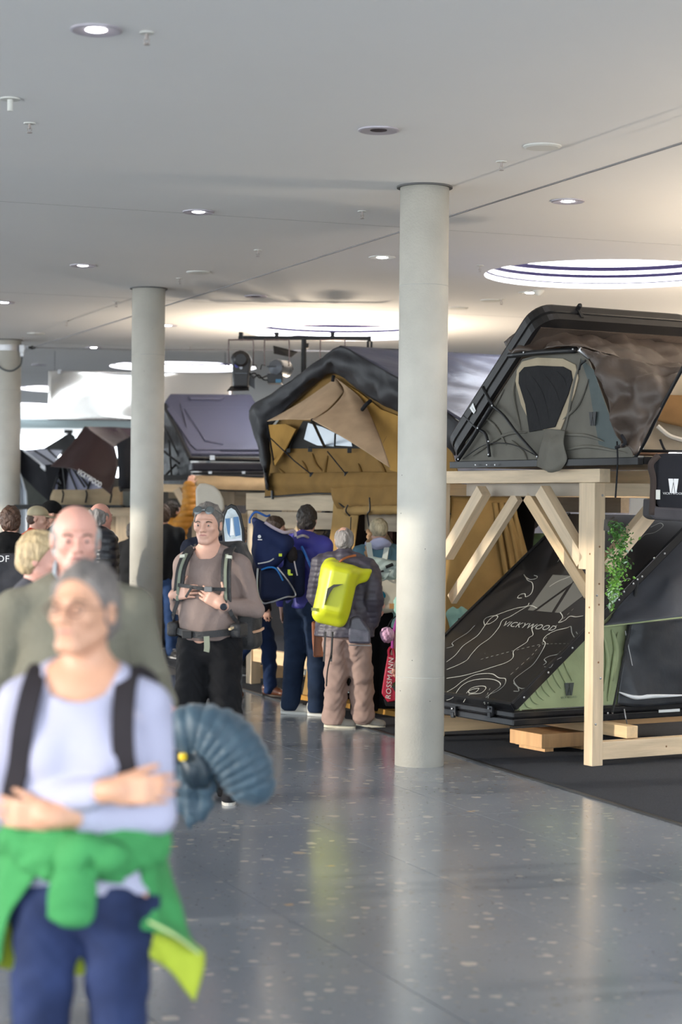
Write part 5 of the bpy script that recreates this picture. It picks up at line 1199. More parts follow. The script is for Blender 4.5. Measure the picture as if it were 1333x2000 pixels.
def sdf_eval(ops, p, blk=None, brad=0.0, n=0, c=None):
    """evaluate; with blocks (centres c, n points each) primitives are only run where they matter"""
    d = np.full(len(p), 10.0, np.float32)
    for (t, f, k) in ops:
        if t == 'd': d = d + f(p); continue
        if c is None or t == 'c': v = f(p)
        else:
            near = np.nonzero(f(c) < brad * 1.3 + k * 2 + 0.02)[0]
            if len(near) == 0: continue
            idx = (near[:, None] * n + np.arange(n)[None, :]).ravel(); v = f(p[idx])
            if t == 'a': d[idx] = smin(d[idx], v, k)
            else: d[idx] = -smin(-d[idx], v, k)
            continue
        if t == 'a': d = smin(d, v, k)
        elif t == 's': d = -smin(-d, v, k)
        else: d = -smin(-d, -v, k)
    return d
def sdf_mesh(S_, lo, hi, h):
    B = 8; lo = A_(lo) - h * 2; hi = A_(hi) + h * 2
    nb = np.ceil((hi - lo) / (h * B)).astype(int); N = nb * B
    g = np.stack(np.meshgrid(*[np.arange(k) for k in nb], indexing='ij'), -1).reshape(-1, 3)
    C_ = (lo + (g * B + (B - 1) / 2) * h).astype(np.float32); br = h * B * 0.87
    dc = sdf_eval([o for o in S_.ops if o[0] != 'd'], C_)
    act = np.abs(dc) < br * 1.6 + 0.02
    D = np.repeat(np.repeat(np.repeat(dc.reshape(nb), B, 0), B, 1), B, 2).astype(np.float32)
    ga = g[act]; loc = np.stack(np.meshgrid(*[np.arange(B)] * 3, indexing='ij'), -1).reshape(-1, 3)
    idx = ga[:, None, :] * B + loc[None]; pts = (lo + idx.reshape(-1, 3) * h).astype(np.float32)
    d = sdf_eval(S_.ops, pts, None, br, B ** 3, C_[act])
    fi = idx.reshape(-1, 3); D[fi[:, 0], fi[:, 1], fi[:, 2]] = d
    ins = D < 0; s = ins[:-1, :-1, :-1].astype(np.int8)
    for (a, b, c) in ((1, 0, 0), (0, 1, 0), (0, 0, 1), (1, 1, 0), (1, 0, 1), (0, 1, 1), (1, 1, 1)):
        s = s + ins[a:N[0] - 1 + a, b:N[1] - 1 + b, c:N[2] - 1 + c]
    cells = np.argwhere((s > 0) & (s < 8))
    if len(cells) == 0: return np.zeros((0, 3)), np.zeros((0, 4), int)
    acc = np.zeros((len(cells), 3), np.float32); cnt = np.zeros(len(cells), np.float32)
    co = [(0, 0, 0), (1, 0, 0), (0, 1, 0), (1, 1, 0), (0, 0, 1), (1, 0, 1), (0, 1, 1), (1, 1, 1)]
    val = [D[cells[:, 0] + a, cells[:, 1] + b, cells[:, 2] + c] for a, b, c in co]
    for i in range(8):
        for j in range(i + 1, 8):
            df = np.array(co[j]) - np.array(co[i])
            if np.abs(df).sum() != 1: continue
            m = (val[i] < 0) != (val[j] < 0); t = np.where(m, val[i] / (val[i] - val[j] + 1e-12), 0)
            t = np.clip(t, 0, 1)
            acc += np.where(m[:, None], A_(co[i]) + t[:, None] * A_(df), 0); cnt += m
    verts = lo + (cells + acc / cnt[:, None]) * h
    im = np.full(tuple(N), -1, np.int32); im[cells[:, 0], cells[:, 1], cells[:, 2]] = np.arange(len(cells))
    fs = []
    for ax in range(3):
        u, v = [(1, 2), (2, 0), (0, 1)][ax]; e0 = [0, 0, 0]; e0[ax] = 1
        a = ins; sl0 = [slice(None)] * 3; sl1 = [slice(None)] * 3; sl0[ax] = slice(0, -1); sl1[ax] = slice(1, None)
        ch = np.argwhere(ins[tuple(sl0)] != ins[tuple(sl1)])
        ch = ch[(ch[:, u] > 0) & (ch[:, v] > 0) & (ch[:, u] < N[u] - 1) & (ch[:, v] < N[v] - 1)]
        if len(ch) == 0: continue
        q = []
        for (du, dv) in ((-1, -1), (0, -1), (0, 0), (-1, 0)):
            r = ch.copy(); r[:, u] += du; r[:, v] += dv; q.append(im[r[:, 0], r[:, 1], r[:, 2]])
        q = np.stack(q, 1); inside0 = ins[ch[:, 0], ch[:, 1], ch[:, 2]]
        q[~inside0] = q[~inside0][:, ::-1]; q = q[(q >= 0).all(1)]; fs.append(q)
    return verts, np.concatenate(fs)
def sdf_obj(name, S_, lo, hi, h, m, parent=None, smooth=True):
    v, f = sdf_mesh(S_, lo, hi, h)
    me = bpy.data.meshes.new(name)
    if len(v):
        me.vertices.add(len(v)); me.vertices.foreach_set('co', np.ascontiguousarray(v, dtype=np.float32).ravel())
        me.loops.add(len(f) * 4); me.loops.foreach_set('vertex_index', np.ascontiguousarray(f, dtype=np.int32).ravel())
        me.polygons.add(len(f)); me.polygons.foreach_set('loop_start', np.arange(0, len(f) * 4, 4, dtype=np.int32)); me.polygons.foreach_set('loop_total', np.full(len(f), 4, np.int32))
        me.update(calc_edges=True); me.validate()
        if smooth: me.shade_smooth()
    me.materials.append(m)
    o = bpy.data.objects.new(name, me); COL.objects.link(o)
    if parent is not None: o.parent = parent
    return o
def bounds(pts, r):
    a = np.array([list(p) for p in pts]); return a.min(0) - r, a.max(0) + r

# ================================================================== people
def skin(name, col): return mat('skin_' + name, col, 0.5, var=0.06, vs=14, bump=0.05, bs=120)
SK_F = skin('fair', (0.62, 0.36, 0.27)); SK_P = skin('pink', (0.66, 0.34, 0.27)); SK_L = skin('light', (0.66, 0.42, 0.32))
M_eye = mat('eye_white', (0.55, 0.53, 0.50), 0.25); M_iris = mat('eye_dark', (0.03, 0.025, 0.02), 0.2); M_lip = mat('lips', (0.45, 0.18, 0.16), 0.45)
def hair_m(name, col): return mat('hair_' + name, col, 0.55, var=0.35, vs=40, bump=0.6, bs=90, stretch=(1, 1, .3))
def V3(x): return Vector(x)
def headmat(yaw, pitch, roll=0): return Matrix.Rotation(D2R(yaw), 3, 'Z') @ Matrix.Rotation(D2R(roll), 3, 'Y') @ Matrix.Rotation(D2R(pitch), 3, 'X')
def add_head(S_, hc, R, s, ear=1.0):
    Rn = np.array(R, dtype=np.float32)
    def q(x, y, z): return hc + R @ V3((x, y, z)) * s
    def E(c, r, **k): return ell(q(*c), [a * s for a in r], Rn)
    def Cp(a, b, ra, rb=None): return cap(q(*a), q(*b), ra * s, (rb if rb is not None else ra) * s)
    S_.add(E((0, .014, .030), (.075, .096, .086)), .02)
    S_.add(E((0, -.022, -.030), (.060, .066, .080)), .03)
    S_.add(Cp((-.014, -.074, -.098), (.014, -.074, -.098), .018), .03)
    for x in (-1, 1):
        S_.add(Cp((x * .052, .004, -.055), (x * .02, -.064, -.098), .016), .02)
        S_.add(E((x * .043, -.064, -.022), (.020, .018, .018)), .02)
        S_.add(Cp((x * .012, -.089, .022), (x * .046, -.076, .020), .010, .009), .014)
    for x in (-1, 1): S_.sub(E((x * .032, -.102, -.002), (.020, .020, .013)), .012)
    for x in (-1, 1): S_.add(E((x * .032, -.078, -.002), (.0155, .0145, .0130)), .004)
    S_.add(Cp((0, -.088, .010), (0, -.112, -.030), .0075, .0120), .012)
    for x in (-1, 1): S_.add(E((x * .013, -.099, -.036), (.010, .012, .008)), .006)
    S_.add(E((0, -.086, -.062), (.030, .014, .020)), .014)
    for x in (-1, 1):
        S_.add(E((x * .079, .010, -.008), (.009 * ear, .019, .031)), .006)
        S_.sub(E((x * .089, .004, -.006), (.006, .010, .018)), .004)
    return q
def hand_sdf(S_, w_, d, n, side, s, curl=30, thumb=40, spread=1.0):
    """w wrist, d towards the fingers, n palm normal, side = direction of the thumb"""
    d = V3(d).normalized(); n = (V3(n) - d * V3(n).dot(d)).normalized(); t = n.cross(d) * side; w_ = V3(w_)
    R = np.array([[t.x, d.x, n.x], [t.y, d.y, n.y], [t.z, d.z, n.z]], dtype=np.float32)
    S_.add(cap(w_ - d * .02 * s, w_ + d * .02 * s, .027 * s, .026 * s), .02)
    S_.add(rbox(w_ + d * .052 * s, (.040 * s, .046 * s, .0135 * s), .0125 * s, R), .015)
    L_ = (.070, .080, .074, .058); X_ = (.031, .0105, -.0105, -.030)
    for i in range(4):
        b = w_ + d * (.094 - .004 * abs(i - 1)) * s + t * X_[i] * s; dirv = (d + t * X_[i] * 2.2 * spread).normalized(); r = (.0090, .0094, .0090, .0080)[i] * s
        ang = 0
        for j, fr in enumerate((.45, .31, .24)):
            ang += D2R(curl * (0.7 if j == 0 else 1.0)); v = (dirv * math.cos(ang) + n * math.sin(ang))
            e_ = b + v * L_[i] * fr * s; S_.add(cap(b, e_, r * (1 - .07 * j), r * (1 - .07 * (j + 1))), .004 if j else .008); b = e_
    b = w_ + d * .022 * s + t * .026 * s + n * .004 * s; a = D2R(thumb); v = (d * math.cos(a) + t * math.sin(a) + n * .25).normalized()
    m_ = b + v * .042 * s; S_.add(cap(b, m_, .0135 * s, .0105 * s), .012)
    v2 = (v + d * .45 + n * .1).normalized(); k = m_ + v2 * .030 * s; S_.add(cap(m_, k, .0105 * s, .0095 * s), .003); S_.add(cap(k, k + (v2 + d * .3).normalized() * .026 * s, .0095 * s, .008 * s), .003)
def person(label, x, y, yaw, H, group=None, h=0.012, hg=None, lean=(0, 0), bend=0, build=1.0, belly=0.0, fem=False, head=(0, 0, 0), arms=None, legs=None, top=None, pants=None, shoes=None, hair=None, skinm=None, hz=None, hands=True, z0=0.0, headless=False):
    s = H / 1.75; hg = hg or h
    root = empty('person', (x, y, z0), D2R(yaw), label, 'person', group)
    def J(v): return V3(v) * s
    sp = lambda z: V3((lean[0] * max(0, z - .93) / .55, lean[1] * max(0, z - .93) / .55, z))
    if bend:
        sb, cb2_ = math.sin(D2R(bend)), math.cos(D2R(bend))
        sp = lambda z: V3((0, -sb * max(0, z - .93), min(z, .93) + cb2_ * max(0, z - .93)))
    sw = (.165 if fem else .185) * build; hw = .088
    sh = {k: sp(1.425) + V3((sg * sw, .01, 0)) for k, sg in (('L', -1), ('R', 1))}
    ar = {'L': dict(e=sh['L'] + V3((-.05, .02, -.29)), w=sh['L'] + V3((-.06, -.06, -.53)), d=(0, -.15, -1), n=(1, 0, 0)), 'R': dict(e=sh['R'] + V3((.05, .02, -.29)), w=sh['R'] + V3((.06, -.06, -.53)), d=(0, -.15, -1), n=(-1, 0, 0))}
    for k in (arms or {}): ar[k].update(arms[k])
    for k in 'LR': 
        ar[k]['s'] = V3(ar[k].get('s', sh[k])); ar[k]['e'] = V3(ar[k]['e']); ar[k]['w'] = V3(ar[k]['w'])
    lg = {'L': dict(k=(-.10, -.01, .50), a=(-.11, .02, .085), t=(-.2, -1)), 'R': dict(k=(.10, -.01, .50), a=(.11, .02, .085), t=(.2, -1))}
    for k in (legs or {}): lg[k].update(legs[k])
    hip = {'L': V3((-hw, 0, .90)), 'R': V3((hw, 0, .90))}
    bb = build
    chestw = .150 if fem else .165
    SEG = [(.93, .160 + (.01 if fem else 0), .108), (1.06, .135 if fem else .148, .098), (1.20, .138 if fem else .155, .105), (1.33, chestw, .112), (1.43, chestw * .78, .078)]
    def torso(S_, off, k=.04, zmin=0, extra=0.0):
        for i in range(4):
            z0_, a0_, b0_ = SEG[i]; z1_, a1_, b1_ = SEG[i + 1]
            S_.add(ecap(J(sp(z0_)), J(sp(z1_)), ((a0_ * bb + off) * s, (b0_ * bb + off) * s), ((a1_ * bb + off) * s, (b1_ * bb + off) * s)), k * s)
        if belly: S_.add(ell(J(sp(1.10) + V3((0, -.05 - belly * .35, 0))), [(.145 * bb + off) * s, (.075 + belly + off) * s, (.16 + off) * s]), .08 * s)
        if fem:
            for sg in (-1, 1): S_.add(ell(J(sp(1.27) + V3((sg * .072, -.085, 0))), [(.066 + off) * s, (.058 + off) * s, (.066 + off) * s]), .05 * s)
        for k_, sg in (('L', -1), ('R', 1)):
            S_.add(cap(J(sp(1.50) + V3((sg * .02, .012, 0))), J(ar[k_]['s'] + V3((-sg * .01, 0, .0))), (.038 + off * .7) * s, (.048 + off) * s), .04 * s)
    def arm(S_, k_, off, upto=1.0, fr=None, k=.03):
        a = ar[k_]; w_ = a['w'] if upto >= 1 else a['e'].lerp(a['w'], upto)
        S_.add(cap(J(a['s']), J(a['e']), (.052 * bb + off) * s, (.041 * bb + off) * s), k * s)
        S_.add(cap(J(a['e']), J(w_), (.041 * bb + off) * s, ((.041 + (.027 - .041) * upto) + (off if fr is None else fr)) * s), .02 * s)
    # ---- body, one surface
    B_ = SDF(); torso(B_, 0.0)
    for k_ in 'LR':
        arm(B_, k_, 0.0)
        L_ = lg[k_]; B_.add(cap(J(hip[k_]), J(L_['k']), .082 * s * bb, .055 * s), .05 * s); B_.add(cap(J(L_['k']), J(L_['a']), .055 * s, .036 * s), .02 * s)
    hc = J(sp(1.50)) + (Matrix.Rotation(D2R(bend), 3, 'X') @ V3((0, -.028, .142))) * s; hc = hc + V3((head[3] if len(head) > 3 else 0, head[4] if len(head) > 4 else 0, 0)) * s
    R = headmat(head[0], head[1], head[2]); hs = (hz or (1.0 if not fem else .96)) * s
    q = lambda x_, y_, z_: hc + R @ V3((x_, y_, z_)) * hs
    B_.add(cap(J(sp(1.45)) + V3((0, .012, 0)), q(0, .022, -.055), (.052 if fem else .060) * s, (.050 if fem else .056) * s), .03 * s)
    if not headless: add_head(B_, hc, R, hs)
    if hands:
        for k_ in 'LR':
            a = ar[k_]
            if a.get('nohand'): continue
            hand_sdf(B_, J(a['w']), a['d'], a['n'], a.get('side', 1 if k_ == 'L' else -1) , s * (.92 if fem else 1.0), a.get('curl', 25), a.get('thumb', 35))
    pts = [J(ar[k]['s']) for k in 'LR'] + [J(ar[k]['e']) for k in 'LR'] + [J(ar[k]['w']) + V3(ar[k]['d']).normalized() * .17 * s for k in 'LR'] + [J(lg[k]['k']) for k in 'LR'] + [J(lg[k]['a']) for k in 'LR'] + [q(0, 0, .10), J(hip['L']), J(hip['R']), q(0, -.1, 0), q(0, .1, 0)]
    lo, hi = bounds(pts, .13 * s)
    lo[2] = max(lo[2], .03)
    sk = skinm or SK_F
    body = sdf_obj('body', B_, lo, hi, h, sk, root)
    if not headless:
        for x_ in (-1, 1):
            MB().lathe(q(x_ * .032, -.0915, -.003), [(.0001, -.003), (.0040 * hs, -.0025), (.0055 * hs, 0), (.0001, .0004)], 12, R=R @ Matrix.Rotation(D2R(90), 3, 'X')).build('eye', M_iris, body, local=True)
            MB().tube(spline([q(x_ * .018, -.0955, .016), q(x_ * .033, -.093, .0215), q(x_ * .050, -.080, .016)], 3), .0035 * hs, 5).build('eyebrow', hair_m('brow', (.10, .07, .05)), body, local=True)
        MB().tube(spline([q(-.024, -.0915, -.063), q(-.010, -.1005, -.0595), q(0, -.1005, -.061), q(.010, -.1005, -.0595), q(.024, -.0915, -.063)], 3), [.0015, .003, .004, .0045, .0045, .0045, .0045, .0045, .004, .004, .003, .0025, .0015], 6).build('lips', M_lip, body, local=True)
    # ---- top garment
    if top:
        off = top.get('off', .012); S_ = SDF(); torso(S_, off)
        hem = top.get('hem', .88)
        if hem < .9: S_.add(ecap(J(sp(.95)), J((lean[0] * 0, 0, hem - .02)), ((.165 * bb + off + top.get('flare', 0) * .5) * s, (.115 * bb + off + top.get('flare', 0) * .5) * s), ((.168 * bb + off + top.get('flare', 0)) * s, (.122 * bb + off + top.get('flare', 0)) * s)), .04 * s)
        for k_ in 'LR': arm(S_, k_, off + top.get('sleeve', 0), ar[k_].get('cuff', .97), off * .9 + .004)
        if top.get('collar'): S_.add(cap(J(sp(1.46)), J(sp(1.46 + top['collar'])) + V3((0, .004, 0)), .080 * s, .072 * s), .02 * s)
        if top.get('hood'): S_.add(ell(J(sp(1.47) + V3((0, .085, 0))), [.125 * s, .075 * s, .075 * s]), .04 * s)
        if top.get('quilt'): S_.disp(quilt(top['quilt'][0], top['quilt'][1], top.get('qaxis', (0, 0, 1))))
        S_.disp(wrink(top.get('wr', .005), top.get('ws', 22), len(label), (1, 1, .6)))
        nk = top.get('neck', .064)
        S_.sub(cap(J(sp(1.455)) + V3((0, -.022, .012)) * s, J(sp(1.75)) + V3((0, -.05, 0)), nk * s, nk * s * 1.05), .008)
        S_.cut(plane((0, 0, -1), -hem * s), .01)
        p2 = [p_ for p_ in pts[:6]] + [J((-.2, -.2, hem)), J((.2, .2, hem)), J(sp(1.6)) + V3((.1, .15, 0)), J((0, -.3 - belly, 1.2))]
        lo2, hi2 = bounds(p2, .12 * s); lo2[2] = hem * s - .03
        tg = sdf_obj(top.get('name', 'sweater'), S_, lo2, hi2, hg, top['m'], root)
        if top.get('label'): tg['label'] = top['label']
    if pants:
        off = pants.get('off', .012); S_ = SDF(); wv = pants.get('wide', 0.0)
        S_.add(ecap(J((0, 0, .92)), J((0, 0, 1.02)), (((.174 if fem else .160) * bb + off) * s, (.108 * bb + off) * s), ((.150 * bb + off) * s, (.104 * bb + off + belly * .2) * s)), .03)
        for k_ in 'LR':
            L_ = lg[k_]; kk = V3(L_['k']); aa = V3(L_['a'])
            S_.add(cap(J(hip[k_]), J(kk), (.088 * bb + off) * s, (.058 + off + wv) * s), .035 * s)
            S_.add(cap(J(kk), J(aa.lerp(kk, -.02)), (.058 + off + wv) * s, (.046 + off + wv) * s), .02 * s)
        S_.disp(wrink(pants.get('wr', .006), 26, 5, (1, 1, 1.2)))
        S_.cut(plane((0, 0, 1), pants.get('top', 1.0) * s), .008); S_.cut(plane((0, 0, -1), -min(lg['L']['a'][2], lg['R']['a'][2], .1) * s * .35), .005)
        lo3, hi3 = bounds([J((-.2, -.15, 1.05)), J((.2, .15, 1.05))] + [J(lg[k]['k']) for k in 'LR'] + [J(lg[k]['a']) for k in 'LR'], .11 * s)
        lo3[2] = max(0.02, lo3[2])
        sdf_obj('trousers', S_, lo3, hi3, hg, pants['m'], root)
    if shoes:
        for k_ in 'LR':
            L_ = lg[k_]; a = J(L_['a']); t = V3((L_['t'][0], L_['t'][1], 0)).normalized(); zt_ = L_.get('tz', 0.0); r_ = V3((t.y, -t.x, 0))
            base_z = a.z - .085 * s
            tip = a + t * .165 * s; tip.z = base_z + .035 * s - zt_; heel = a - t * .045 * s; heel.z = base_z + .042 * s
            S_ = SDF().add(cap(heel, tip, .040 * s, .037 * s)).add(cap(heel + V3((0, 0, .045)) * s, a.lerp(tip, .45), .042 * s, .034 * s), .02 * s).add(cap(tip - t * .03 * s - r_ * .012 * s, tip - t * .03 * s + r_ * .008 * s, .034 * s), .02)
            up_ = V3((0, 0, 1)); d_ = (tip - heel).normalized(); nn = up_ - d_ * up_.dot(d_); nn.normalize(); b0_ = heel - nn * .038 * s
            S_.cut(plane(tuple(-nn), float(-(nn.dot(b0_)) - .018 * s)), .004); S_.cut(plane((0, 0, 1), base_z + .125 * s), .006)
            so = sdf_obj('shoe', S_, *bounds([heel, tip, heel + V3((0, 0, .1))], .05 * s), min(hg, .008), shoes['m'], root)
            c2 = heel.lerp(tip, .5) - nn * .029 * s; ln = (tip - heel).length / 2
            sole = MB(); ring = []
            for k2 in range(20):
                an_ = 2 * math.pi * k2 / 20; wv_ = (.042 if math.cos(an_) > 0 else .037) * s * (1.0 + .1 * math.cos(an_))
                ring.append(c2 + d_ * math.cos(an_) * (ln + .037 * s) + r_ * math.copysign(abs(math.sin(an_)) ** .7, math.sin(an_)) * wv_)
            sole.add([p_ - nn * .012 * s for p_ in ring] + [p_ + nn * .012 * s for p_ in ring], [tuple(range(20))[::-1], tuple(range(20, 40))] + [(i, (i + 1) % 20, (i + 1) % 20 + 20, i + 20) for i in range(20)])
            sole.build('shoe_sole', shoes.get('sole', M_alb), so, local=True, bevel=.003)
            if shoes.get('lace'):
                for k2 in range(3):
                    m_ = a.lerp(tip, .30 + .15 * k2) + V3((0, 0, (.052 - .011 * k2) * s)); MB().tube([m_ - r_ * .022 * s, m_ + V3((0, 0, .006)), m_ + r_ * .022 * s], .0035 * s, 5).build('shoelace', shoes['lace'], so, local=True)
    if hair:
        kind = hair['kind']; S_ = SDF(); Rn = np.array(R, dtype=np.float32); hm = hair['m']
        def E(c, r): return ell(q(*c), [a * hs for a in r], Rn)
        def PL(n, d): 
            nw = R @ V3(n).normalized(); return plane(tuple(nw), float(nw.dot(hc) + d * hs))
        if kind in ('short', 'thin', 'pixie'):
            t_ = {'short': .010, 'thin': .005, 'pixie': .015}[kind]
            S_.add(E((0, .016, .034), (.075 + t_, .096 + t_, .086 + t_ * 1.5))); S_.add(E((0, .05, -.03), (.066 + t_, .058 + t_ * .6, .06)), .03)
            S_.disp(wrink((.006 if kind == 'short' else .005) * hs, 70, 3, (1, 1, .5))); S_.cut(PL((0, -.86, -.50), hair.get('line', .034)), .006); S_.cut(PL((0, 0, -1), .088), .01)
        elif kind == 'ring':
            S_.add(E((0, .018, .026), (.084, .103, .085))); S_.add(E((0, .05, -.03), (.078, .066, .062)), .03)
            S_.disp(wrink(.009 * hs, 75, 4)); S_.cut(PL((0, -1, -.15), .028), .006); S_.cut(PL((0, -.50, 1), hair.get('crown', .055)), .012); S_.cut(PL((0, 0, -1), .09), .01)
        elif kind in ('bob', 'pulled'):
            S_.add(E((0, .018, .030), (.090, .110, .098))); 
            if kind == 'bob': S_.add(E((0, .035, -.045), (.088, .085, .075)), .04)
            S_.disp(wrink((.007 if kind == 'bob' else .003) * hs, 70, 6, (1, 1, .4))); S_.cut(PL((0, -.86, -.50), hair.get('line', .040)), .008); S_.cut(PL((0, 0, -1), .10 if kind == 'bob' else .075), .012)
        elif kind == 'cap':
            S_.add(E((0, .012, .045), (.086, .106, .080))); S_.cut(PL((0, -.15, -1), -.028), .006)
            br_ = SDF().add(E((0, -.12, .035), (.068, .075, .010))); sdf_obj('cap_peak', br_, *bounds([q(0, -.12, .04)], .10), .006, hm, root)
        elif kind == 'beanie':
            S_.add(E((0, .014, .045), (.089, .110, .092))); S_.disp(wrink(.003, 40, 2)); S_.cut(PL((0, -.25, -1), -.012), .006)
        elif kind == 'long':
            S_.add(E((0, .018, .030), (.090, .110, .098))); S_.add(E((0, .05, -.09), (.085, .07, .14)), .04); S_.disp(wrink(.009 * hs, 60, 6, (1, 1, .3))); S_.cut(PL((0, -.86, -.50), .040), .008)
        nm_ = {'cap': 'cap', 'beanie': 'beanie'}.get(kind, 'hair')
        sdf_obj(nm_, S_, *bounds([q(0, 0, .06), q(0, .03, -.1)], .17 * hs), min(h, .007), hm, root)
        if kind in ('cap', 'beanie') and hair.get('under'):
            U_ = SDF().add(E((0, .03, -.01), (.080, .088, .07))).disp(wrink(.004, 90, 2)); U_.cut(PL((0, -1, 0), .0), .004); U_.cut(PL((0, 0, 1), .03), .004)
            sdf_obj('hair', U_, *bounds([q(0, 0, 0)], .13), .008, hair['under'], root)
    root['_h'] = 0
    del root['_h']
    return root, dict(s=s, J=J, sp=sp, q=q, R=R, ar=ar, hs=hs, hc=hc, lg=lg)
def wframe(x, y, yaw, z=0.0): return Matrix.Translation((x, y, z)) @ Matrix.Rotation(D2R(yaw), 4, 'Z')
# ---------------- woman in lavender, nearest ------------------------------------
def clothm(name, col, **k): return fabric('cloth_' + name, col, **k)
def px2x(px, Z): return P(px, 1000, Z).x
HW = hair_m('grey_short', (.155, .135, .125))
Z1 = 4.8
W1 = dict(x=px2x(170, Z1), y=Z1, yaw=-6)
lav = clothm('lavender', (.41, .405, .53), bump=.25, bs=14, var=.05); jeans = clothm('jeans', (.022, .033, .088), bump=.4, bs=12, var=.55)
w1, I1 = person('woman with short grey hair and glasses, arms crossed, lavender sweater, green jacket tied at waist', W1['x'], W1['y'], W1['yaw'], 1.665, h=.0055, hg=.007, fem=True, build=1.0,
    head=(-15, -4, 0), skinm=skin('tan_peach', (.58, .31, .20)),  # warm peach skin tone
    arms={'L': dict(s=(-.165, .0, 1.40), e=(-.215, -.03, 1.14), w=(.125, -.215, 1.215), d=(1, -.10, .05), n=(-.1, 1, -.1), side=-1, cuff=.84, curl=20, thumb=28),
          'R': dict(s=(.160, .0, 1.40), e=(.195, -.04, 1.13), w=(-.045, -.170, 1.14), d=(-1, .05, .06), n=(0, 1, 0), side=1, cuff=.62, curl=18, thumb=25)},
    legs={'L': dict(k=(-.105, -.05, .49), a=(-.11, .0, .085)), 'R': dict(k=(.095, -.02, .49), a=(.10, .05, .085))},
    top=dict(m=lav, off=.010, hem=.93, neck=.092, wr=.006, ws=20, name='sweater'), pants=dict(m=jeans, off=.006, top=1.0), shoes=dict(m=M_blackf), hair=dict(kind='short', m=HW, line=.020))
s1_, q1 = I1['s'], I1['q']
gl = []
for x_ in (-1, 1): gl.append([q1(x_ * .034 + .021 * math.cos(a), -.108, -.004 + .0155 * math.sin(a)) for a in [k * math.pi / 7 for k in range(14)]])
me = MB()
for g_ in gl: me.tube(g_, .0021, 5, closed=True)
me.tube([q1(-.013, -.108, .0), q1(0, -.112, .003), q1(.013, -.108, .0)], .0011, 5).tube([q1(-.055, -.106, .003), q1(-.084, -.04, .004), q1(-.088, .015, -.006)], .0012, 5).tube([q1(.055, -.106, .003), q1(.084, -.04, .004), q1(.088, .015, -.006)], .0012, 5)
me.build('glasses', mat('glasses_wire', (.10, .05, .035), .3, .4), w1, local=True)
# rucksack straps of the woman
M_strap = clothm('strap_black', (.035, .03, .035))
bp1 = empty('backpack', (W1['x'], W1['y'], 0), D2R(W1['yaw']), 'dark backpack worn by the woman in lavender, its straps over both shoulders', 'backpack')
for sg in (-1, 1):
    c_ = [V3((sg * .115, .09, 1.44)), V3((sg * .118, .02, 1.492)), V3((sg * .118, -.065, 1.455)), V3((sg * .125, -.128, 1.36)), V3((sg * .135, -.135, 1.26)), V3((sg * .165, -.09, 1.15)), V3((sg * .17, .08, 1.06))]
    c_ = spline([v * s1_ for v in c_], 5)
    me = MB()
    for i in range(len(c_) - 1): me.bar(c_[i], c_[i + 1].lerp(c_[i], -.15), .052, .010, up=(0, -1, .6))
    me.build('shoulder_strap', M_strap, bp1, local=True)
S_ = SDF().add(rbox((0, .19 * s1_, 1.25 * s1_), (.14, .08, .22), .05)).add(rbox((0, .27 * s1_, 1.15 * s1_), (.11, .03, .12), .03), .02)
sdf_obj('bag_body', S_, (-.2, .05, .9), (.2, .4, 1.55), .014, M_strap, bp1)
# green jacket round the hips
green = clothm('green_jacket', (.055, .26, .085), bump=.3, bs=12, var=.10); lime = clothm('lime_lining', (.42, .50, .05), bump=.3, bs=12, var=.1)
jk = empty('green_jacket', (W1['x'], W1['y'], 0), D2R(W1['yaw']), 'green softshell jacket with lime lining knotted around the hips of the woman in lavender', 'jacket')
S_ = SDF(); n_ = 26
ringp = [V3((math.sin(2 * math.pi * k / n_) * .182, -math.cos(2 * math.pi * k / n_) * .142, 1.045 + .03 * (1 - math.cos(2 * math.pi * k / n_)) * .8)) * s1_ for k in range(n_)]
for k in range(n_): S_.add(ecap(ringp[k], ringp[(k + 1) % n_], (.055, .028) if False else (.052, .030), (.052, .030), R=np.array([[0, 0, 1], [0, 1, 0], [1, 0, 0]], dtype=np.float32)), .02)
S_.disp(wrink(.008, 28, 3, (1, 1, 2)))
S_.add(ell(V3((.045, -.185, 1.055)) * s1_, (.062, .050, .050)), .02).add(cap(V3((.045, -.20, 1.065)) * s1_, V3((.115, -.185, 1.045)) * s1_, .036, .040), .015)
S_.add(ecap(V3((.025, -.20, 1.03)) * s1_, V3((.012, -.185, .905)) * s1_, (.048, .030), (.060, .030)), .015)
S_.sub(cap(V3((.08, -.25, 1.055)) * s1_, V3((.065, -.22, 1.025)) * s1_, .012), .01)
S_.disp(wrink(.003, 60, 8))
sdf_obj('tied_sleeves', S_, (-.30, -.30, .68), (.30, .25, 1.15), .007, green, jk)
def jl(px, py, Z):   # photo position at a true depth, in the jacket frame
    return wframe(W1['x'], W1['y'], W1['yaw']).inverted() @ P(px, py, Z)
sheet('jacket_skirt', [[jl(272, 1630, 4.74), jl(300, 1640, 4.82), jl(318, 1660, 4.95)], [jl(276, 1720, 4.74), jl(310, 1720, 4.80), jl(345, 1745, 4.95)], [jl(272, 1785, 4.74), jl(325, 1800, 4.78), jl(372, 1830, 4.9)], [jl(276, 1815, 4.74), jl(335, 1830, 4.76), jl(392, 1862, 4.88)]], green, jk, sub=8, th=.008, wr=.02, ws=9, local=True)
sheet('jacket_lining', [[jl(270, 1790, 4.77), jl(330, 1808, 4.80), jl(396, 1856, 4.9)], [jl(280, 1850, 4.78), jl(325, 1875, 4.82), jl(396, 1890, 4.9)], [jl(300, 1850, 4.78), jl(340, 1905, 4.82), jl(378, 1955, 4.88)]], lime, jk, sub=8, th=.006, wr=.02, ws=9, local=True)
MB().tube(spline([jl(290, 1800, 4.72), jl(340, 1826, 4.74), jl(388, 1862, 4.85)], 5), .004, 6).build('hem_piping', mat('piping_pale', (.6, .7, .3), .6), jk, local=True)
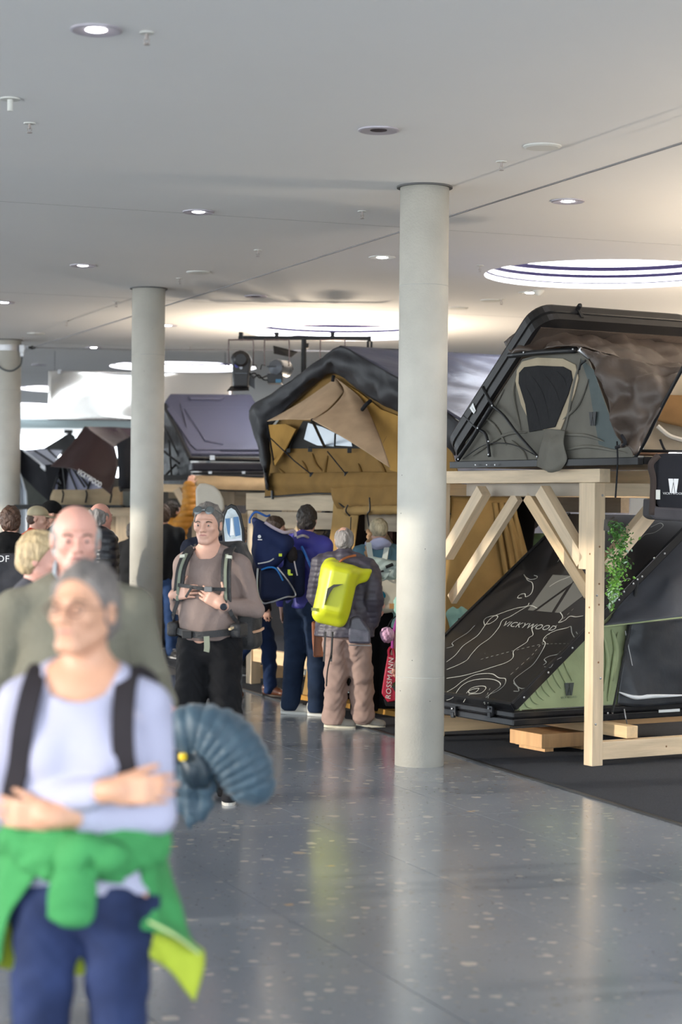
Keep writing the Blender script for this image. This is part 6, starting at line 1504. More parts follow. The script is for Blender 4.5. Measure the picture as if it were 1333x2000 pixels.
sheet('jacket_skirt', [[jl(95, 1625, 4.72), jl(40, 1618, 4.76), jl(-10, 1610, 4.9)], [jl(75, 1700, 4.70), jl(20, 1700, 4.74), jl(-30, 1690, 4.9)], [jl(20, 1790, 4.74), jl(-8, 1800, 4.8), jl(-50, 1790, 4.95)], [jl(2, 1880, 4.80), jl(-15, 1885, 4.85), jl(-60, 1880, 5.0)]], green, jk, sub=8, th=.008, wr=.02, ws=9, seed=4, local=True)
sheet('jacket_back', [[jl(290, 1630, 4.95), jl(200, 1630, 5.02), jl(60, 1620, 5.0), jl(-20, 1620, 4.9)], [jl(330, 1780, 5.0), jl(200, 1800, 5.1), jl(60, 1800, 5.1), jl(-40, 1780, 5.0)], [jl(300, 1860, 5.0), jl(200, 1900, 5.1), jl(60, 1900, 5.1), jl(-40, 1880, 5.0)]], lime, jk, sub=6, th=.008, wr=.02, ws=7, seed=6, local=True)

# ---------------- older man in olive behind her ------------------------------------
Z2 = 7.0
M2 = dict(x=px2x(148, Z2), y=Z2, yaw=8)
olive = clothm('olive_knit', (.175, .165, .128), bump=.3, bs=40, var=.06)
m2, I2 = person('balding older man in an olive knit sweater, walking behind the woman in lavender', M2['x'], M2['y'], M2['yaw'], 1.80, h=.0065, hg=.009, build=1.06, belly=.03,
    head=(4, 2, 0), skinm=SK_P, hz=.98,
    arms={'L': dict(s=(-.20, .0, 1.40), e=(-.25, .05, 1.12), w=(-.27, -.02, .88), d=(0, -.3, -1), n=(1, 0, 0), cuff=.95),
          'R': dict(s=(.205, .0, 1.40), e=(.265, .06, 1.16), w=(.305, -.10, 1.085), d=(.30, -.35, -.8), n=(-.3, .5, -.8), side=-1, cuff=.90, curl=42, thumb=40)},
    top=dict(m=olive, off=.016, hem=.90, neck=.064, wr=.007, ws=17, name='sweater'), pants=dict(m=clothm('dark_chinos', (.04, .045, .06))), shoes=dict(m=M_blackf), hair=dict(kind='ring', m=hair_m('white_grey', (.36, .35, .34)), crown=.03))
J2 = I2['J']; sp2 = I2['sp']
S_ = SDF().add(cap(J2(sp2(1.485)), J2(sp2(1.535)), .086, .078)).sub(cap(J2(sp2(1.45)) + V3((0, -.02, .0)), J2(sp2(1.75)) + V3((0, -.06, 0)), .064, .066), .004).sub(rbox(J2(sp2(1.53)) + V3((0, -.10, 0)), (.012, .06, .05), .004, np.array(Matrix.Rotation(D2R(0), 3, 'Y'), dtype=np.float32)), .01)
sdf_obj('shirt_collar', S_, *bounds([J2(sp2(1.5))], .14), .006, clothm('collar_bluegrey', (.30, .34, .38)), m2)
wr_ = J2(I2['ar']['R']['e'].lerp(I2['ar']['R']['w'], .93)); wd_ = (J2(I2['ar']['R']['w']) - J2(I2['ar']['R']['e'])).normalized()
MB().lathe(wr_, [(.034, -.012), (.039, -.01), (.039, .01), (.034, .012)], 20, R=wd_.to_track_quat('Z', 'Y').to_matrix(), cap=False).build('watch_strap', M_black, m2, local=True)
# blue puffer jacket in his hand
Zp = 6.75
pj = empty('puffer_jacket', P(345, 1400, Zp), 0, 'slate blue quilted puffer jacket hanging from the hand of the older man in olive', 'jacket')
M_puf = mat('puffer_blue', (.036, .072, .105), .55, var=.15, vs=10, bump=.3, bs=30, sheen=.2)
M_pufd = mat('puffer_lining', (.012, .025, .038), .45, var=.2, vs=10, bump=.3, bs=30)
def PJ(px, py, o=0.0): return P(px, py, Zp + o) - pj.location
mj = 3888 / Zp
# arched sleeve of stacked quilted tubes
ctr = [(350, 1428, 42, 30), (384, 1424, 30, 38), (418, 1438, 28, 45), (450, 1464, 27, 47), (474, 1496, 27, 44), (488, 1524, 25, 34), (496, 1542, 22, 22)]
S_ = SDF()
arc = spline([PJ(x, y) for x, y, a, b in ctr], 4); rad = []
for i in range(len(ctr) - 1):
    for k in range(4): rad.append((ctr[i][3] + (ctr[i + 1][3] - ctr[i][3]) * k / 4) / mj)
rad.append(ctr[-1][3] / mj)
for i in range(len(arc) - 1): S_.add(ecap(arc[i], arc[i + 1], (rad[i], rad[i] * .9), (rad[i + 1], rad[i + 1] * .9)), .03)
arcn = np.array([list(v) for v in arc], dtype=np.float32); cum = np.concatenate([[0], np.cumsum(np.linalg.norm(np.diff(arcn, axis=0), axis=1))]).astype(np.float32)
def arcq(p):
    best = np.full(len(p), 1e9, np.float32); t = np.zeros(len(p), np.float32)
    for i in range(len(arcn) - 1):
        a, b = arcn[i], arcn[i + 1]; ba = b - a; L = ba @ ba; h_ = np.clip(((p - a) @ ba) / L, 0, 1); dd = ((p - a - h_[:, None] * ba) ** 2).sum(1); m_ = dd < best; best = np.where(m_, dd, best); t = np.where(m_, cum[i] + h_ * (cum[i + 1] - cum[i]), t)
    return -.0095 * np.sqrt(np.abs(np.sin(t * math.pi / .034)))
S_.disp(arcq); S_.disp(wrink(.004, 34, 1))
sdf_obj('quilted_shell', S_, *bounds([PJ(330, 1400), PJ(505, 1555)], .09), .006, M_puf, pj)
S_ = SDF()
for (a, b, ra_, rb_) in (((333, 1440), (340, 1500), 18, 16), ((340, 1500), (346, 1600), 14, 8), ((352, 1500), (378, 1600), 22, 16), ((378, 1590), (374, 1618), 16, 3), ((372, 1500), (404, 1572), 30, 18), ((404, 1560), (386, 1600), 16, 10), ((398, 1500), (420, 1545), 24, 12), ((330, 1490), (334, 1560), 10, 6), ((362, 1460), (372, 1540), 18, 18)):
    S_.add(ecap(PJ(*a, .02), PJ(*b, .02), (ra_ / mj, ra_ / mj * .7), (rb_ / mj, rb_ / mj * .7)), .012)
S_.disp(wrink(.009, 45, 7, (1.4, 1, .35)))
sdf_obj('hanging_sleeve', S_, *bounds([PJ(325, 1420), PJ(430, 1615)], .06), .006, M_puf, pj)
S_ = SDF().add(ell(PJ(388, 1500, -.03), (.062, .05, .072))).disp(wrink(.010, 50, 9)); sdf_obj('inner_lining', S_, *bounds([PJ(388, 1500, -.03)], .12), .007, M_pufd, pj)
MB().lathe(PJ(357, 1478, -.075), [(.012, -.012), (.015, 0), (.012, .012)], 10).build('yellow_toggle', mat('toggle_yellow', (.75, .50, .01), .5), pj, local=True)

# ---------------- man in brown sweater with backpack straps ----------------------
Z3 = 12.2
M3 = dict(x=px2x(412, Z3), y=Z3, yaw=-14)
brown = clothm('mauve_brown', (.245, .185, .165), bump=.3, bs=30, var=.05); blk = clothm('black_trousers', (.012, .012, .014), bump=.3, bs=20)
m3, I3 = person('man in a mauve-brown sweater holding the straps of his black backpack, sunglasses on his head', M3['x'], M3['y'], M3['yaw'], 1.80, h=.0055, hg=.007, build=.98, belly=.045,
    head=(2, 2, 0), skinm=SK_F, lean=(-.02, .03),
    arms={'L': dict(s=(-.170, .02, 1.40), e=(-.225, .10, 1.15), w=(-.175, -.13, 1.225), d=(.85, -.40, .20), n=(.2, .9, -.2), side=-1, cuff=.88, curl=24, thumb=70),
          'R': dict(s=(.180, .02, 1.40), e=(.262, .06, 1.14), w=(.125, -.165, 1.175), d=(-.85, -.25, .50), n=(-.2, .9, .1), side=1, cuff=.86, curl=22, thumb=80)},
    legs={'L': dict(k=(-.12, -.03, .50), a=(-.14, .02, .085)), 'R': dict(k=(.11, -.02, .50), a=(.13, .0, .085), t=(.3, -1))},
    top=dict(m=brown, off=.013, hem=.955, neck=.075, wr=.006, ws=20, name='sweater'), pants=dict(m=blk, off=.022, wide=.012, top=1.0, wr=.008), shoes=dict(m=M_blackf, sole=mat('sole_pale', (.5, .48, .44), .6)), hair=dict(kind='short', m=hair_m('grey_brown', (.14, .125, .115)), line=.016))
s3, q3, J3 = I3['s'], I3['q'], I3['J']
me = MB()
for x_ in (-1, 1): me.lathe(q3(x_ * .036, -.085, .088), [(.026, -.003), (.030, 0), (.020, .006)], 14, R=I3['R'] @ Matrix.Rotation(D2R(55), 3, 'X'))
me.tube([q3(-.065, -.06, .09), q3(-.09, 0, .06), q3(-.088, .05, .03)], .003, 5).tube([q3(.065, -.06, .09), q3(.09, 0, .06), q3(.088, .05, .03)], .003, 5).bar(q3(-.01, -.09, .09), q3(.01, -.09, .09), .006, .006)
me.build('sunglasses', mat('sunglasses_grey', (.10, .11, .11), .15), m3, local=True)
wr_ = J3(I3['ar']['R']['e'].lerp(I3['ar']['R']['w'], .95)); wd_ = (J3(I3['ar']['R']['w']) - J3(I3['ar']['R']['e'])).normalized()
MB().lathe(wr_, [(.030, -.012), (.036, -.010), (.036, .010), (.030, .012)], 20, R=wd_.to_track_quat('Z', 'Y').to_matrix(), cap=False).build('watch_strap', M_black, m3, local=True)
MB().lathe(wr_ + V3((.012, -.032, -.01)), [(.022, 0), (.022, .008), (.017, .010)], 20, R=V3((.25, -1, -.1)).to_track_quat('Z', 'Y').to_matrix()).build('watch_face', mat('watch_dark', (.01, .012, .02), .15), m3, local=True)
bp3 = empty('backpack', (M3['x'], M3['y'], 0), D2R(M3['yaw']), 'black trekking backpack with chest and hip belts worn by the man in the mauve-brown sweater', 'backpack')
M_web = mat('webbing_black', (.018, .018, .02), .6, bump=.3, bs=90); M_gst = clothm('strap_greygreen', (.20, .22, .17))
sp3 = I3['sp']
def strap(ptsl, wd, th_, m, nm, par, upv=(0, -1, .5)):
    c_ = spline([V3(v) * s3 for v in ptsl], 6); me = MB()
    for i in range(len(c_) - 1): me.bar(c_[i], c_[i + 1].lerp(c_[i], -.12), wd, th_, up=upv)
    return me.build(nm, m, par, local=True, bevel=0)
for sg in (-1, 1):
    L_ = [(sg * .105, .13, 1.45), (sg * .115, .04, 1.500), (sg * .125, -.06, 1.465), (sg * .138, -.128, 1.38), (sg * .145, -.148, 1.28), (sg * .150, -.150, 1.19), (sg * .185, -.13, 1.10), (sg * .205, -.03, 1.05), (sg * .17, .12, 1.03)]
    strap(L_[:6], .060, .014, M_web, 'shoulder_strap', bp3)
    strap([(x_ , y_ - .012, z_ + .003) for x_, y_, z_ in L_[2:6]], .018, .006, M_gst, 'strap_webbing', bp3)
    strap(L_[5:], .024, .006, M_web, 'lower_strap', bp3)
    strap([(sg * .128, -.088, 1.452), (sg * .16, -.085, 1.448)], .02, .02, mat('reflective_grey', (.5, .52, .45), .4), 'reflective_loop', bp3)
strap([(-.145, -.165, 1.285), (-.05, -.19, 1.275), (.03, -.192, 1.265), (.145, -.168, 1.265)], .022, .008, M_web, 'chest_strap', bp3, (0, -1, 0))
strap([(-.05, -.196, 1.272), (-.07, -.20, 1.24), (-.085, -.20, 1.215)], .014, .006, M_web, 'strap_tail', bp3, (0, -1, 0))
MB().box(V3((.055, -.205, 1.265)) * s3, (.024, .008, .016)).build('buckle', mat('buckle_grey', (.12, .12, .12), .3), bp3, local=True, bevel=.003)
hb_ = []
for k in range(25):
    a = -math.pi * .85 + k * math.pi * 1.7 / 24; hb_.append((math.sin(a) * .205, -math.cos(a) * .185 - (.02 if abs(a) < .8 else 0), .995 + .05 * (abs(a) / 2.7)))
strap(hb_, .040, .014, M_web, 'hip_belt', bp3, (0, -1, 0))
for sg in (-1, 1):
    S_ = SDF().add(rbox(V3((sg * .195, -.045, 1.02)) * s3, (.035, .09, .045), .02)); sdf_obj('belt_pocket', S_, *bounds([V3((sg * .195, -.045, 1.02)) * s3], .13), .009, M_web, bp3)
strap([(.17, -.15, 1.03), (.20, -.10, 1.05)], .012, .02, mat('zip_tan', (.5, .4, .25), .5), 'pocket_zip', bp3, (1, -1, 0))
MB().box(V3((-.07, -.215, .995)) * s3, (.03, .01, .022)).build('buckle', M_black, bp3, local=True, bevel=.004)
strap([(.05, -.215, .99), (.055, -.22, .93), (.05, -.215, .90)], .035, .006, M_gst, 'belt_tail', bp3, (0, -1, 0))
S_ = SDF().add(rbox(V3((.02, .26, 1.22)) * s3, (.155, .11, .27), .06)).add(rbox(V3((.09, .30, 1.02)) * s3, (.13, .12, .14), .05), .04).add(rbox(V3((.02, .24, 1.48)) * s3, (.13, .09, .06), .05), .03).disp(wrink(.006, 24, 2))
sdf_obj('bag_body', S_, (-.25, .08, .78), (.35, .5, 1.68), .012, M_web, bp3)
strap([(.17, .20, .985), (.235, .24, 1.0), (.235, .34, 1.01)], .014, .01, mat('piping_orange', (.55, .32, .2), .5), 'orange_piping', bp3, (1, 0, 0))
# ---------------- the other visitors ----------------------------------------------
def at(px, Z): return px2x(px, Z)
H_dk = hair_m('dark', (.025, .018, .014)); H_br = hair_m('brown', (.055, .030, .018)); H_gr = hair_m('grey', (.24, .22, .21)); H_bl = hair_m('blond', (.46, .34, .19)); H_bl2 = hair_m('light_blond', (.50, .42, .27))
sh_w = dict(m=mat('sneaker_white', (.52, .50, .45), .6), sole=mat('sole_white', (.70, .70, .66), .5), lace=mat('lace_pale', (.6, .58, .54), .6))
sh_b = dict(m=mat('shoe_brown', (.11, .035, .015), .35), sole=mat('sole_dark', (.04, .025, .015), .6), lace=mat('lace_tan', (.25, .15, .08), .6))
sh_k = dict(m=mat('sneaker_black', (.02, .02, .022), .5), sole=mat('sole_offwhite', (.6, .6, .6), .5), lace=mat('lace_white', (.6, .6, .6), .6))
# man in the blue jacket with the child carrier
Zb = 17.2; Xb = at(597, Zb); yb = 150
mb, Ib = person('dark-haired man seen from behind in a violet-blue jacket, carrying the navy child carrier', Xb, Zb, yb, 1.79, h=.012, hg=.012, head=(20, 0, 0), build=1.02,
    top=dict(m=clothm('violet_blue', (.040, .038, .27), rough=.6), off=.026, hem=.90, flare=.01, wr=.008, hood=True, name='jacket'), pants=dict(m=clothm('dark_jeans', (.017, .030, .062), var=.3), off=.018, wide=.016), shoes=sh_w, hair=dict(kind='short', m=H_dk),
    legs={'L': dict(k=(-.13, -.01, .5), a=(-.15, .03, .085), t=(-.92, -.41)), 'R': dict(k=(.09, .0, .5), a=(.12, .02, .085), t=(-.92, -.41))})
# child carrier
Zc = 16.85
cc = empty('child_carrier', P(545, 1100, Zc), 0, 'large navy child carrier with canopy, bright blue piping and tubular metal frame', 'child carrier')
def C5(px, py, o=0.0): return P(px, py, Zc + o) - cc.location
navy = clothm('carrier_navy', (.016, .026, .085), rough=.7); navy2 = clothm('carrier_navy_dark', (.010, .016, .045), rough=.7)
mc = 3888 / Zc
S_ = SDF(); 
for (x, y, rx, rz_) in ((510, 1040, 17, 26), (530, 1050, 24, 30), (552, 1062, 22, 24), (512, 1075, 19, 30), (535, 1085, 22, 22), (520, 1095, 20, 20)): S_.add(ell(C5(x, y), (rx / mc, .15, rz_ / mc)), .05)
S_.add(cap(C5(500, 1016), C5(515, 1016), .035, .05), .05).disp(wrink(.007, 18, 2)); S_.cut(plane((.50, 0, 1), float(V3((.50, 0, 1)).normalized().dot(C5(545, 1034)))), .02)
sdf_obj('canopy', S_, *bounds([C5(485, 1000), C5(590, 1120)], .18), .012, navy, cc)
S_ = SDF().add(rbox(C5(541, 1141, .02), (.145, .13, .135), .05)).add(rbox(C5(575, 1120, .1), (.09, .10, .20), .05), .04).disp(wrink(.006, 20, 4))
sdf_obj('lower_pack', S_, *bounds([C5(541, 1141), C5(575, 1120)], .26), .012, navy2, cc)
MB().tube(spline([C5(511, 1113, -.13), C5(525, 1108, -.14), C5(538, 1110, -.14), C5(546, 1120, -.14), C5(553, 1134, -.13)], 5), .008, 6).build('blue_piping', mat('piping_blue', (.01, .16, .50), .5), cc, local=True)
MB().tube(spline([C5(527, 1006, .0), C5(520, 1008, -.03), C5(500, 1000, -.03), C5(489, 1012, 0), C5(488, 1022, 0)][::-1], 5), .010, 6).build('grab_loop', mat('loop_blue', (.02, .09, .32), .5), cc, local=True)
MB().tube(spline([C5(504, 1110, -.12), C5(503, 1150, -.13), C5(512, 1176, -.12), C5(530, 1176, -.13), C5(560, 1166, -.13), C5(574, 1166, -.11), C5(577, 1158, -.10), C5(562, 1133, -.13), C5(542, 1108, -.13)], 5), .008, 8).build('frame_tube', M_steel, cc, local=True)
MB().tube(spline([C5(518, 1020, -.12), C5(535, 1031, -.13), C5(556, 1040, -.12), C5(574, 1037, -.06), C5(578, 1048, -.05)], 5), .014, 8).build('canopy_edge', mat('edge_mauve', (.42, .36, .42), .6), cc, local=True)
MB().tube(spline([C5(504, 1101, -.155), C5(525, 1097, -.155), C5(535, 1091, -.14)], 4), .006, 6).build('reflective_piping', mat('reflect', (.55, .55, .56), .4), cc, local=True)
S_ = SDF().add(ell(C5(571, 1083, .0), (.05, .07, .075))).disp(wrink(.006, 30, 2)); sdf_obj('mesh_pocket', S_, *bounds([C5(571, 1083)], .1), .010, clothm('pocket_brownblack', (.03, .025, .025)), cc)
me = MB().bar(C5(575, 1096, -.10), C5(581, 1124, -.10), .022, .01); me.build('shoulder_tape', mat('tape_pale', (.5, .46, .46), .6), cc, local=True)
MB().box(C5(565, 1117, -.14), (.012, .006, .02)).box(C5(568, 1122, -.14), (.018, .006, .008)).build('yellow_buckle', mat('neon_yellow', (.55, .65, .02), .5), cc, local=True)
MB().box(C5(548, 1084, -.16), (.014, .006, .012)).build('yellow_tag', mat('neon_yellow', (.55, .65, .02), .5), cc, local=True)
MB().lathe(C5(507, 1048, -.165), [(.014, -.002), (.014, .002)], 16, R=Matrix.Rotation(D2R(90), 3, 'X')).box(C5(508, 1054, -.165), (.018, .003, .004)).build('white_emblem', M_print, cc, local=True)
MB().tube(spline([C5(590, 1068, .1), C5(600, 1090, .0), C5(612, 1118, .0), C5(616, 1130, .05)], 4), .012, 6).build('blue_strap', mat('strap_azure', (.015, .12, .42), .5), cc, local=True)
MB().tube(spline([C5(580, 1050, .05), C5(592, 1046, .06), C5(602, 1050, .2)], 4), .012, 6).build('grey_strap', mat('tape_pale', (.5, .46, .46), .6), cc, local=True)

# older man with the yellow backpack
Zy = 16.25; Xy = at(676, Zy); yy = 163
my, Iy = person('older grey-haired man in a quilted jacket and rose-beige trousers under the yellow backpack', Xy, Zy, yy, 1.625, h=.010, hg=.009, head=(18, 8, 0, .02, 0), build=1.16, belly=.02, skinm=SK_F,
    arms={'L': dict(s=(-.21, .0, 1.39), e=(-.28, .04, 1.13), w=(-.235, -.04, .93), d=(.5, -.4, -.7), cuff=1.0, nohand=True), 'R': dict(e=(.27, -.05, 1.14), w=(.20, -.14, .98), d=(-.2, -.8, -.4), nohand=True)},
    legs={'L': dict(k=(-.14, -.05, .50), a=(-.17, -.02, .105), t=(-.95, -.35), tz=.02), 'R': dict(k=(.06, .02, .50), a=(.08, .06, .085), t=(-.98, -.2))},
    top=dict(m=clothm('plum_quilt', (.055, .048, .068), rough=.5), off=.034, hem=.80, flare=.035, wr=.008, collar=.06, quilt=(.006, .045), name='jacket'), pants=dict(m=clothm('rose_beige', (.34, .235, .20), var=.08), off=.024, wide=.024, wr=.012), shoes=dict(m=mat('suede_grey', (.27, .25, .22), .8), sole=mat('sole_cream', (.68, .62, .48), .6), lace=mat('lace_grey', (.4, .38, .36), .7)), hair=dict(kind='ring', m=H_gr, crown=.075))
Zk = 15.95
yb_ = empty('yellow_backpack', P(655, 1165, Zk), 0, 'bright yellow moulded hard-shell backpack with a dark arrow-shaped mark', 'backpack')
def Y5(px, py, o=0.0): return P(px, py, Zk + o) - yb_.location
yel = mat('shell_yellow', (.62, .66, .02), .38, var=.04, vs=6)
Rt = np.array(Matrix.Rotation(D2R(12), 3, 'Y'), dtype=np.float32)
my_ = 3888 / Zk
S_ = SDF().add(rbox(Y5(655, 1160, .06), (.150, .10, .255), .075, Rt)).add(rbox(Y5(658, 1155, -.02), (.095, .07, .20), .05, Rt), .05)
S_.add(ecap(Y5(656, 1122, .06), Y5(645, 1094, .14), (.085, .03), (.045, .02)), .05).add(cap(Y5(684, 1120, .04), Y5(722, 1117, .14), .042, .026), .05).add(cap(Y5(684, 1136, .05), Y5(725, 1128, .15), .036, .026), .03)
S_.cut(plane((-.75, 0, -.65), float(V3((-.75, 0, -.65)).normalized().dot(Y5(612, 1212)))), .02); S_.cut(plane((.9, 0, -.45), float(V3((.9, 0, -.45)).normalized().dot(Y5(684, 1205)))), .02)
sdf_obj('shell', S_, *bounds([Y5(600, 1085), Y5(730, 1240)], .12), .008, yel, yb_)
for pts_ in ([(640, 1150), (652, 1142), (670, 1141), (652, 1148), (644, 1160), (634, 1182)],):
    prism('arrow_mark', [Y5(x, y, -.125) for x, y in pts_], (0, 1, 0), .05, mat('mark_dark', (.05, .05, .04), .5), yb_, local=True)
MB().box(Y5(613, 1190, -.045), (.018, .012, .012)).build('grey_emblem', mat('emblem_grey', (.3, .32, .1), .5), yb_, local=True)
for px in (636, 650): MB().bar(Y5(px, 1234, .03), Y5(px - 3, 1292, .0), .016, .006).build('hanging_strap', M_web, yb_, local=True)
MB().tube(spline([Y5(650, 1234, .0), Y5(648, 1270, -.02), Y5(640, 1310, .05), Y5(638, 1340, .1)], 5), .006, 6).build('cord', M_web, yb_, local=True)
sat = empty('shoulder_bag', P(702, 1232, 16.1), 0, 'glossy dark plum shoulder bag hanging at the hip of the yellow-backpack man', 'bag')
def Sx(px, py, o=0.0): return P(px, py, 16.05 + o) - sat.location
prism('bag_body', [Sx(684, 1208), Sx(694, 1203), Sx(704, 1204), Sx(724, 1232), Sx(725, 1258), Sx(682, 1257), Sx(680, 1240)], (0, 1, 0), .10, mat('satchel', (.07, .065, .09), .3, bump=.4, bs=14), sat, bevel=.018, local=True)
MB().tube([Sx(682, 1260, -.005), Sx(725, 1261, -.005)], .005, 6).build('zip', mat('zip_silver', (.4, .4, .42), .3, .6), sat, local=True)
MB().tube(spline([Sx(659, 1104, -.02), Sx(668, 1094, -.02), Sx(680, 1088, .05), Sx(695, 1085, .1)], 4), .010, 6).build('orange_strap', mat('strap_orange', (.40, .13, .04), .6), sat, local=True)
brb = empty('leather_bag', P(628, 1250, 16.5), 0, 'orange-brown leather bag hanging between the jeans man and the yellow-backpack man', 'bag')
def Bx(px, py, o=0.0): return P(px, py, 16.5 + o) - brb.location
prism('bag_body', [Bx(609, 1215), Bx(624, 1213), (Bx(638, 1225)), Bx(637, 1283), Bx(613, 1284), Bx(610, 1250)], (0, 1, 0), .10, mat('leather_orange', (.28, .09, .03), .45, bump=.2, bs=20), brb, bevel=.012, local=True)
MB().bar(Bx(616, 1218, -.01), Bx(613, 1282, -.01), .018, .008).bar(Bx(613, 1216, -.01), Bx(640, 1190, .0), .014, .01).build('strap', mat('leather_dark', (.13, .04, .015), .5), brb, local=True)

# woman with the braid
Zw = 17.4; Xw = at(741, Zw); yw = 190
mw, Iw = person('woman with a blond braid and teal jacket beneath the pale rolltop backpack', Xw, Zw, yw, 1.69, h=.012, hg=.012, fem=True, head=(-2, 4, 0), build=1.08,
    arms={'L': dict(w=(-.12, -.2, 1.1), d=(0, -1, 0)), 'R': dict(w=(.12, -.2, 1.1), d=(0, -1, 0))},
    top=dict(m=clothm('teal_jacket', (.11, .24, .32), rough=.6), off=.03, hem=.86, wr=.01, hood=True, name='jacket'), pants=dict(m=clothm('black_skirt', (.008, .008, .009)), off=.05, wide=.05), shoes=dict(m=M_blackf), hair=dict(kind='pulled', m=H_bl2))
Wl = wframe(Xw, Zw, yw)
br = []
S_ = SDF()
for k in range(11):
    px_, py_ = 721 + 1.5 * math.sin(k * .6) - k * .25, 1038 + k * 5.2; c_ = mw.matrix_world.inverted() @ P(px_ + (1.6 if k % 2 else -1.6), py_, Zw) if False else Wl.inverted() @ P(px_ + (1.6 if k % 2 else -1.6), py_, Zw - .17 - .006 * k)
    S_.add(ell(c_, (.020, .018, .022)), .008); br.append(c_)
S_.add(cap(br[-1], br[-1] - V3((0, 0, .06)), .014, .022), .01)
sdf_obj('braid', S_, *bounds(br, .09), .006, hair_m('braid', (.38, .22, .11)), mw)
S_ = SDF().add(ell(Wl.inverted() @ P(740, 1062, Zw - .15), (.12, .06, .05))).disp(wrink(.008, 25, 3)); sdf_obj('scarf', S_, *bounds([Wl.inverted() @ P(740, 1062, Zw - .15)], .2), .01, clothm('scarf_lilac', (.42, .44, .62)), mw)
Zm = 16.95
mp = empty('rolltop_backpack', P(745, 1145, Zm), 0, 'pale mint and beige rolltop backpack on the braided woman beside the thick column', 'backpack')
def R5(px, py, o=0.0): return P(px, py, Zm + o) - mp.location
S_ = SDF().add(rbox(R5(748, 1150, 0), (.165, .10, .20), .05, np.array(Matrix.Rotation(D2R(-6), 3, 'Y'), dtype=np.float32))).disp(wrink(.008, 16, 5))
sdf_obj('bag_body', S_, *bounds([R5(748, 1150)], .34), .011, mat('bag_beige', (.48, .44, .36), .7, var=.08, vs=5), mp)
S_ = SDF().add(rbox(R5(745, 1112, -.03), (.15, .105, .09), .05, np.array(Matrix.Rotation(D2R(8), 3, 'Y'), dtype=np.float32))).disp(wrink(.010, 20, 6))
sdf_obj('rolled_flap', S_, *bounds([R5(745, 1112)], .28), .010, mat('bag_mint', (.34, .42, .40), .7), mp)
MB().tube(spline([R5(723, 1105, -.13), R5(735, 1128, -.14), R5(752, 1132, -.14), R5(770, 1105, -.12)], 6), .007, 6).build('seam_line', mat('seam_grey', (.18, .22, .21), .6), mp, local=True)
MB().tube([R5(754, 1108, -.15), R5(768, 1102, -.14)], .014, 8).tube([R5(741, 1117, -.145), R5(750, 1115, -.145)], .008, 6).build('clip', M_black, mp, local=True)
for a, b in (((726, 1100), (720, 1060)), ((750, 1102), (756, 1070))): MB().bar(R5(*a, -.04), R5(*b, .05), .045, .015).build('shoulder_strap', mat('bag_mint2', (.42, .46, .43), .7), mp, local=True)
MB().box(R5(768, 1184, -.10), (.03, .01, .022)).build('leather_patch', mat('patch_tan', (.45, .22, .08), .6), mp, local=True)

# red drugstore bag, pompom
rb = empty('shopping_bag', P(763, 1330, 16.9), 0, 'red folded shopping bag with vertical white lettering, half hidden by the thick column', 'bag')
def B5(px, py, o=0.0): return P(px, py, 16.9 + o) - rb.location
prism('bag_body', [B5(758, 1280), B5(776, 1280), B5(779, 1330), B5(777, 1368), B5(758, 1372), B5(746, 1355), B5(751, 1320)], (0, 1, 0), .06, mat('bag_red', (.45, .012, .045), .35, bump=.5, bs=12), rb, bevel=.01, local=True)
prism('bag_bottom', [B5(750, 1366, .01), B5(777, 1366, .01), B5(774, 1381, .01), B5(754, 1379, .01)], (0, 1, 0), .05, M_blackf, rb, bevel=.006, local=True)
MB().tube(spline([B5(761, 1282, -.02), B5(760, 1270, -.02), B5(766, 1264, -.02), B5(770, 1275, -.02), B5(771, 1284, -.02)], 4), .012, 6).build('handle_knot', mat('bag_red2', (.35, .01, .04), .35), rb, local=True)
MB().tube(spline([B5(767, 1266, -.03), B5(768, 1245, -.03), B5(772, 1225, -.03), B5(778, 1205, -.02)], 4), .014, 6).build('purple_strap', mat('strap_magenta', (.35, .04, .28), .5), rb, local=True)
text_obj('printed_name', 'ROSSMANN', .062, B5(762, 1325, -.004), (.07, 0, 1), (-1, 0, .07), M_print, rb, .002, local=True, shear=.1)
pm = empty('pompom', P(757, 1240, 16.7), 0, 'round pink and lilac fluffy pompom hanging above the red shopping bag', 'pompom')
S_ = SDF().add(ell((0, 0, 0), (.062, .06, .066))).disp(wrink(.006, 90, 1)); sdf_obj('fluff', S_, (-.1, -.1, -.1), (.1, .1, .1), .006, mat('pompom_pink', (.70, .42, .62), .8, var=.15, vs=14), pm)
MB().tube([(0, 0, .06), (.03, 0, .12), (.07, 0, .16)], .005, 6).build('loop', M_blackf, pm, local=True)

# walking man with brown shoes
Zs = 18.7; Xs = at(497, Zs)
person('man walking right in dark jeans and brown leather shoes, upper body behind the child carrier', Xs, Zs, 72, 1.68, h=.012, hg=.012, head=(10, 10, 0), lean=(0, -.19),
    arms={'L': dict(e=(-.24, -.06, 1.14), w=(-.22, -.20, .90), d=(.05, -.25, -1), n=(1, 0, 0), curl=30), 'R': dict(e=(.22, .14, 1.15), w=(.22, .1, .92))},
    legs={'R': dict(k=(.09, -.13, .50), a=(.09, -.15, .088), t=(0, -1)), 'L': dict(k=(-.09, .07, .50), a=(-.09, .26, .155), t=(0, -1), tz=.07)},
    top=dict(m=clothm('navy_coat', (.014, .016, .030)), off=.03, hem=.84, flare=.02, wr=.01, name='jacket'), pants=dict(m=clothm('indigo_jeans', (.014, .030, .085), var=.3), off=.012, wide=.008, wr=.008), shoes=sh_b, hair=dict(kind='short', m=H_br))
person('woman with curly grey-brown hair seen between the printed board and child carrier', at(470, 21), 21.0, 160, 1.60, fem=True, h=.014, top=dict(m=clothm('coat_greyblue', (.2, .22, .24)), off=.03, hem=.8), pants=dict(m=blk), shoes=sh_k, hair=dict(kind='bob', m=hair_m('curly', (.10, .075, .065))), head=(0, 5, 0))
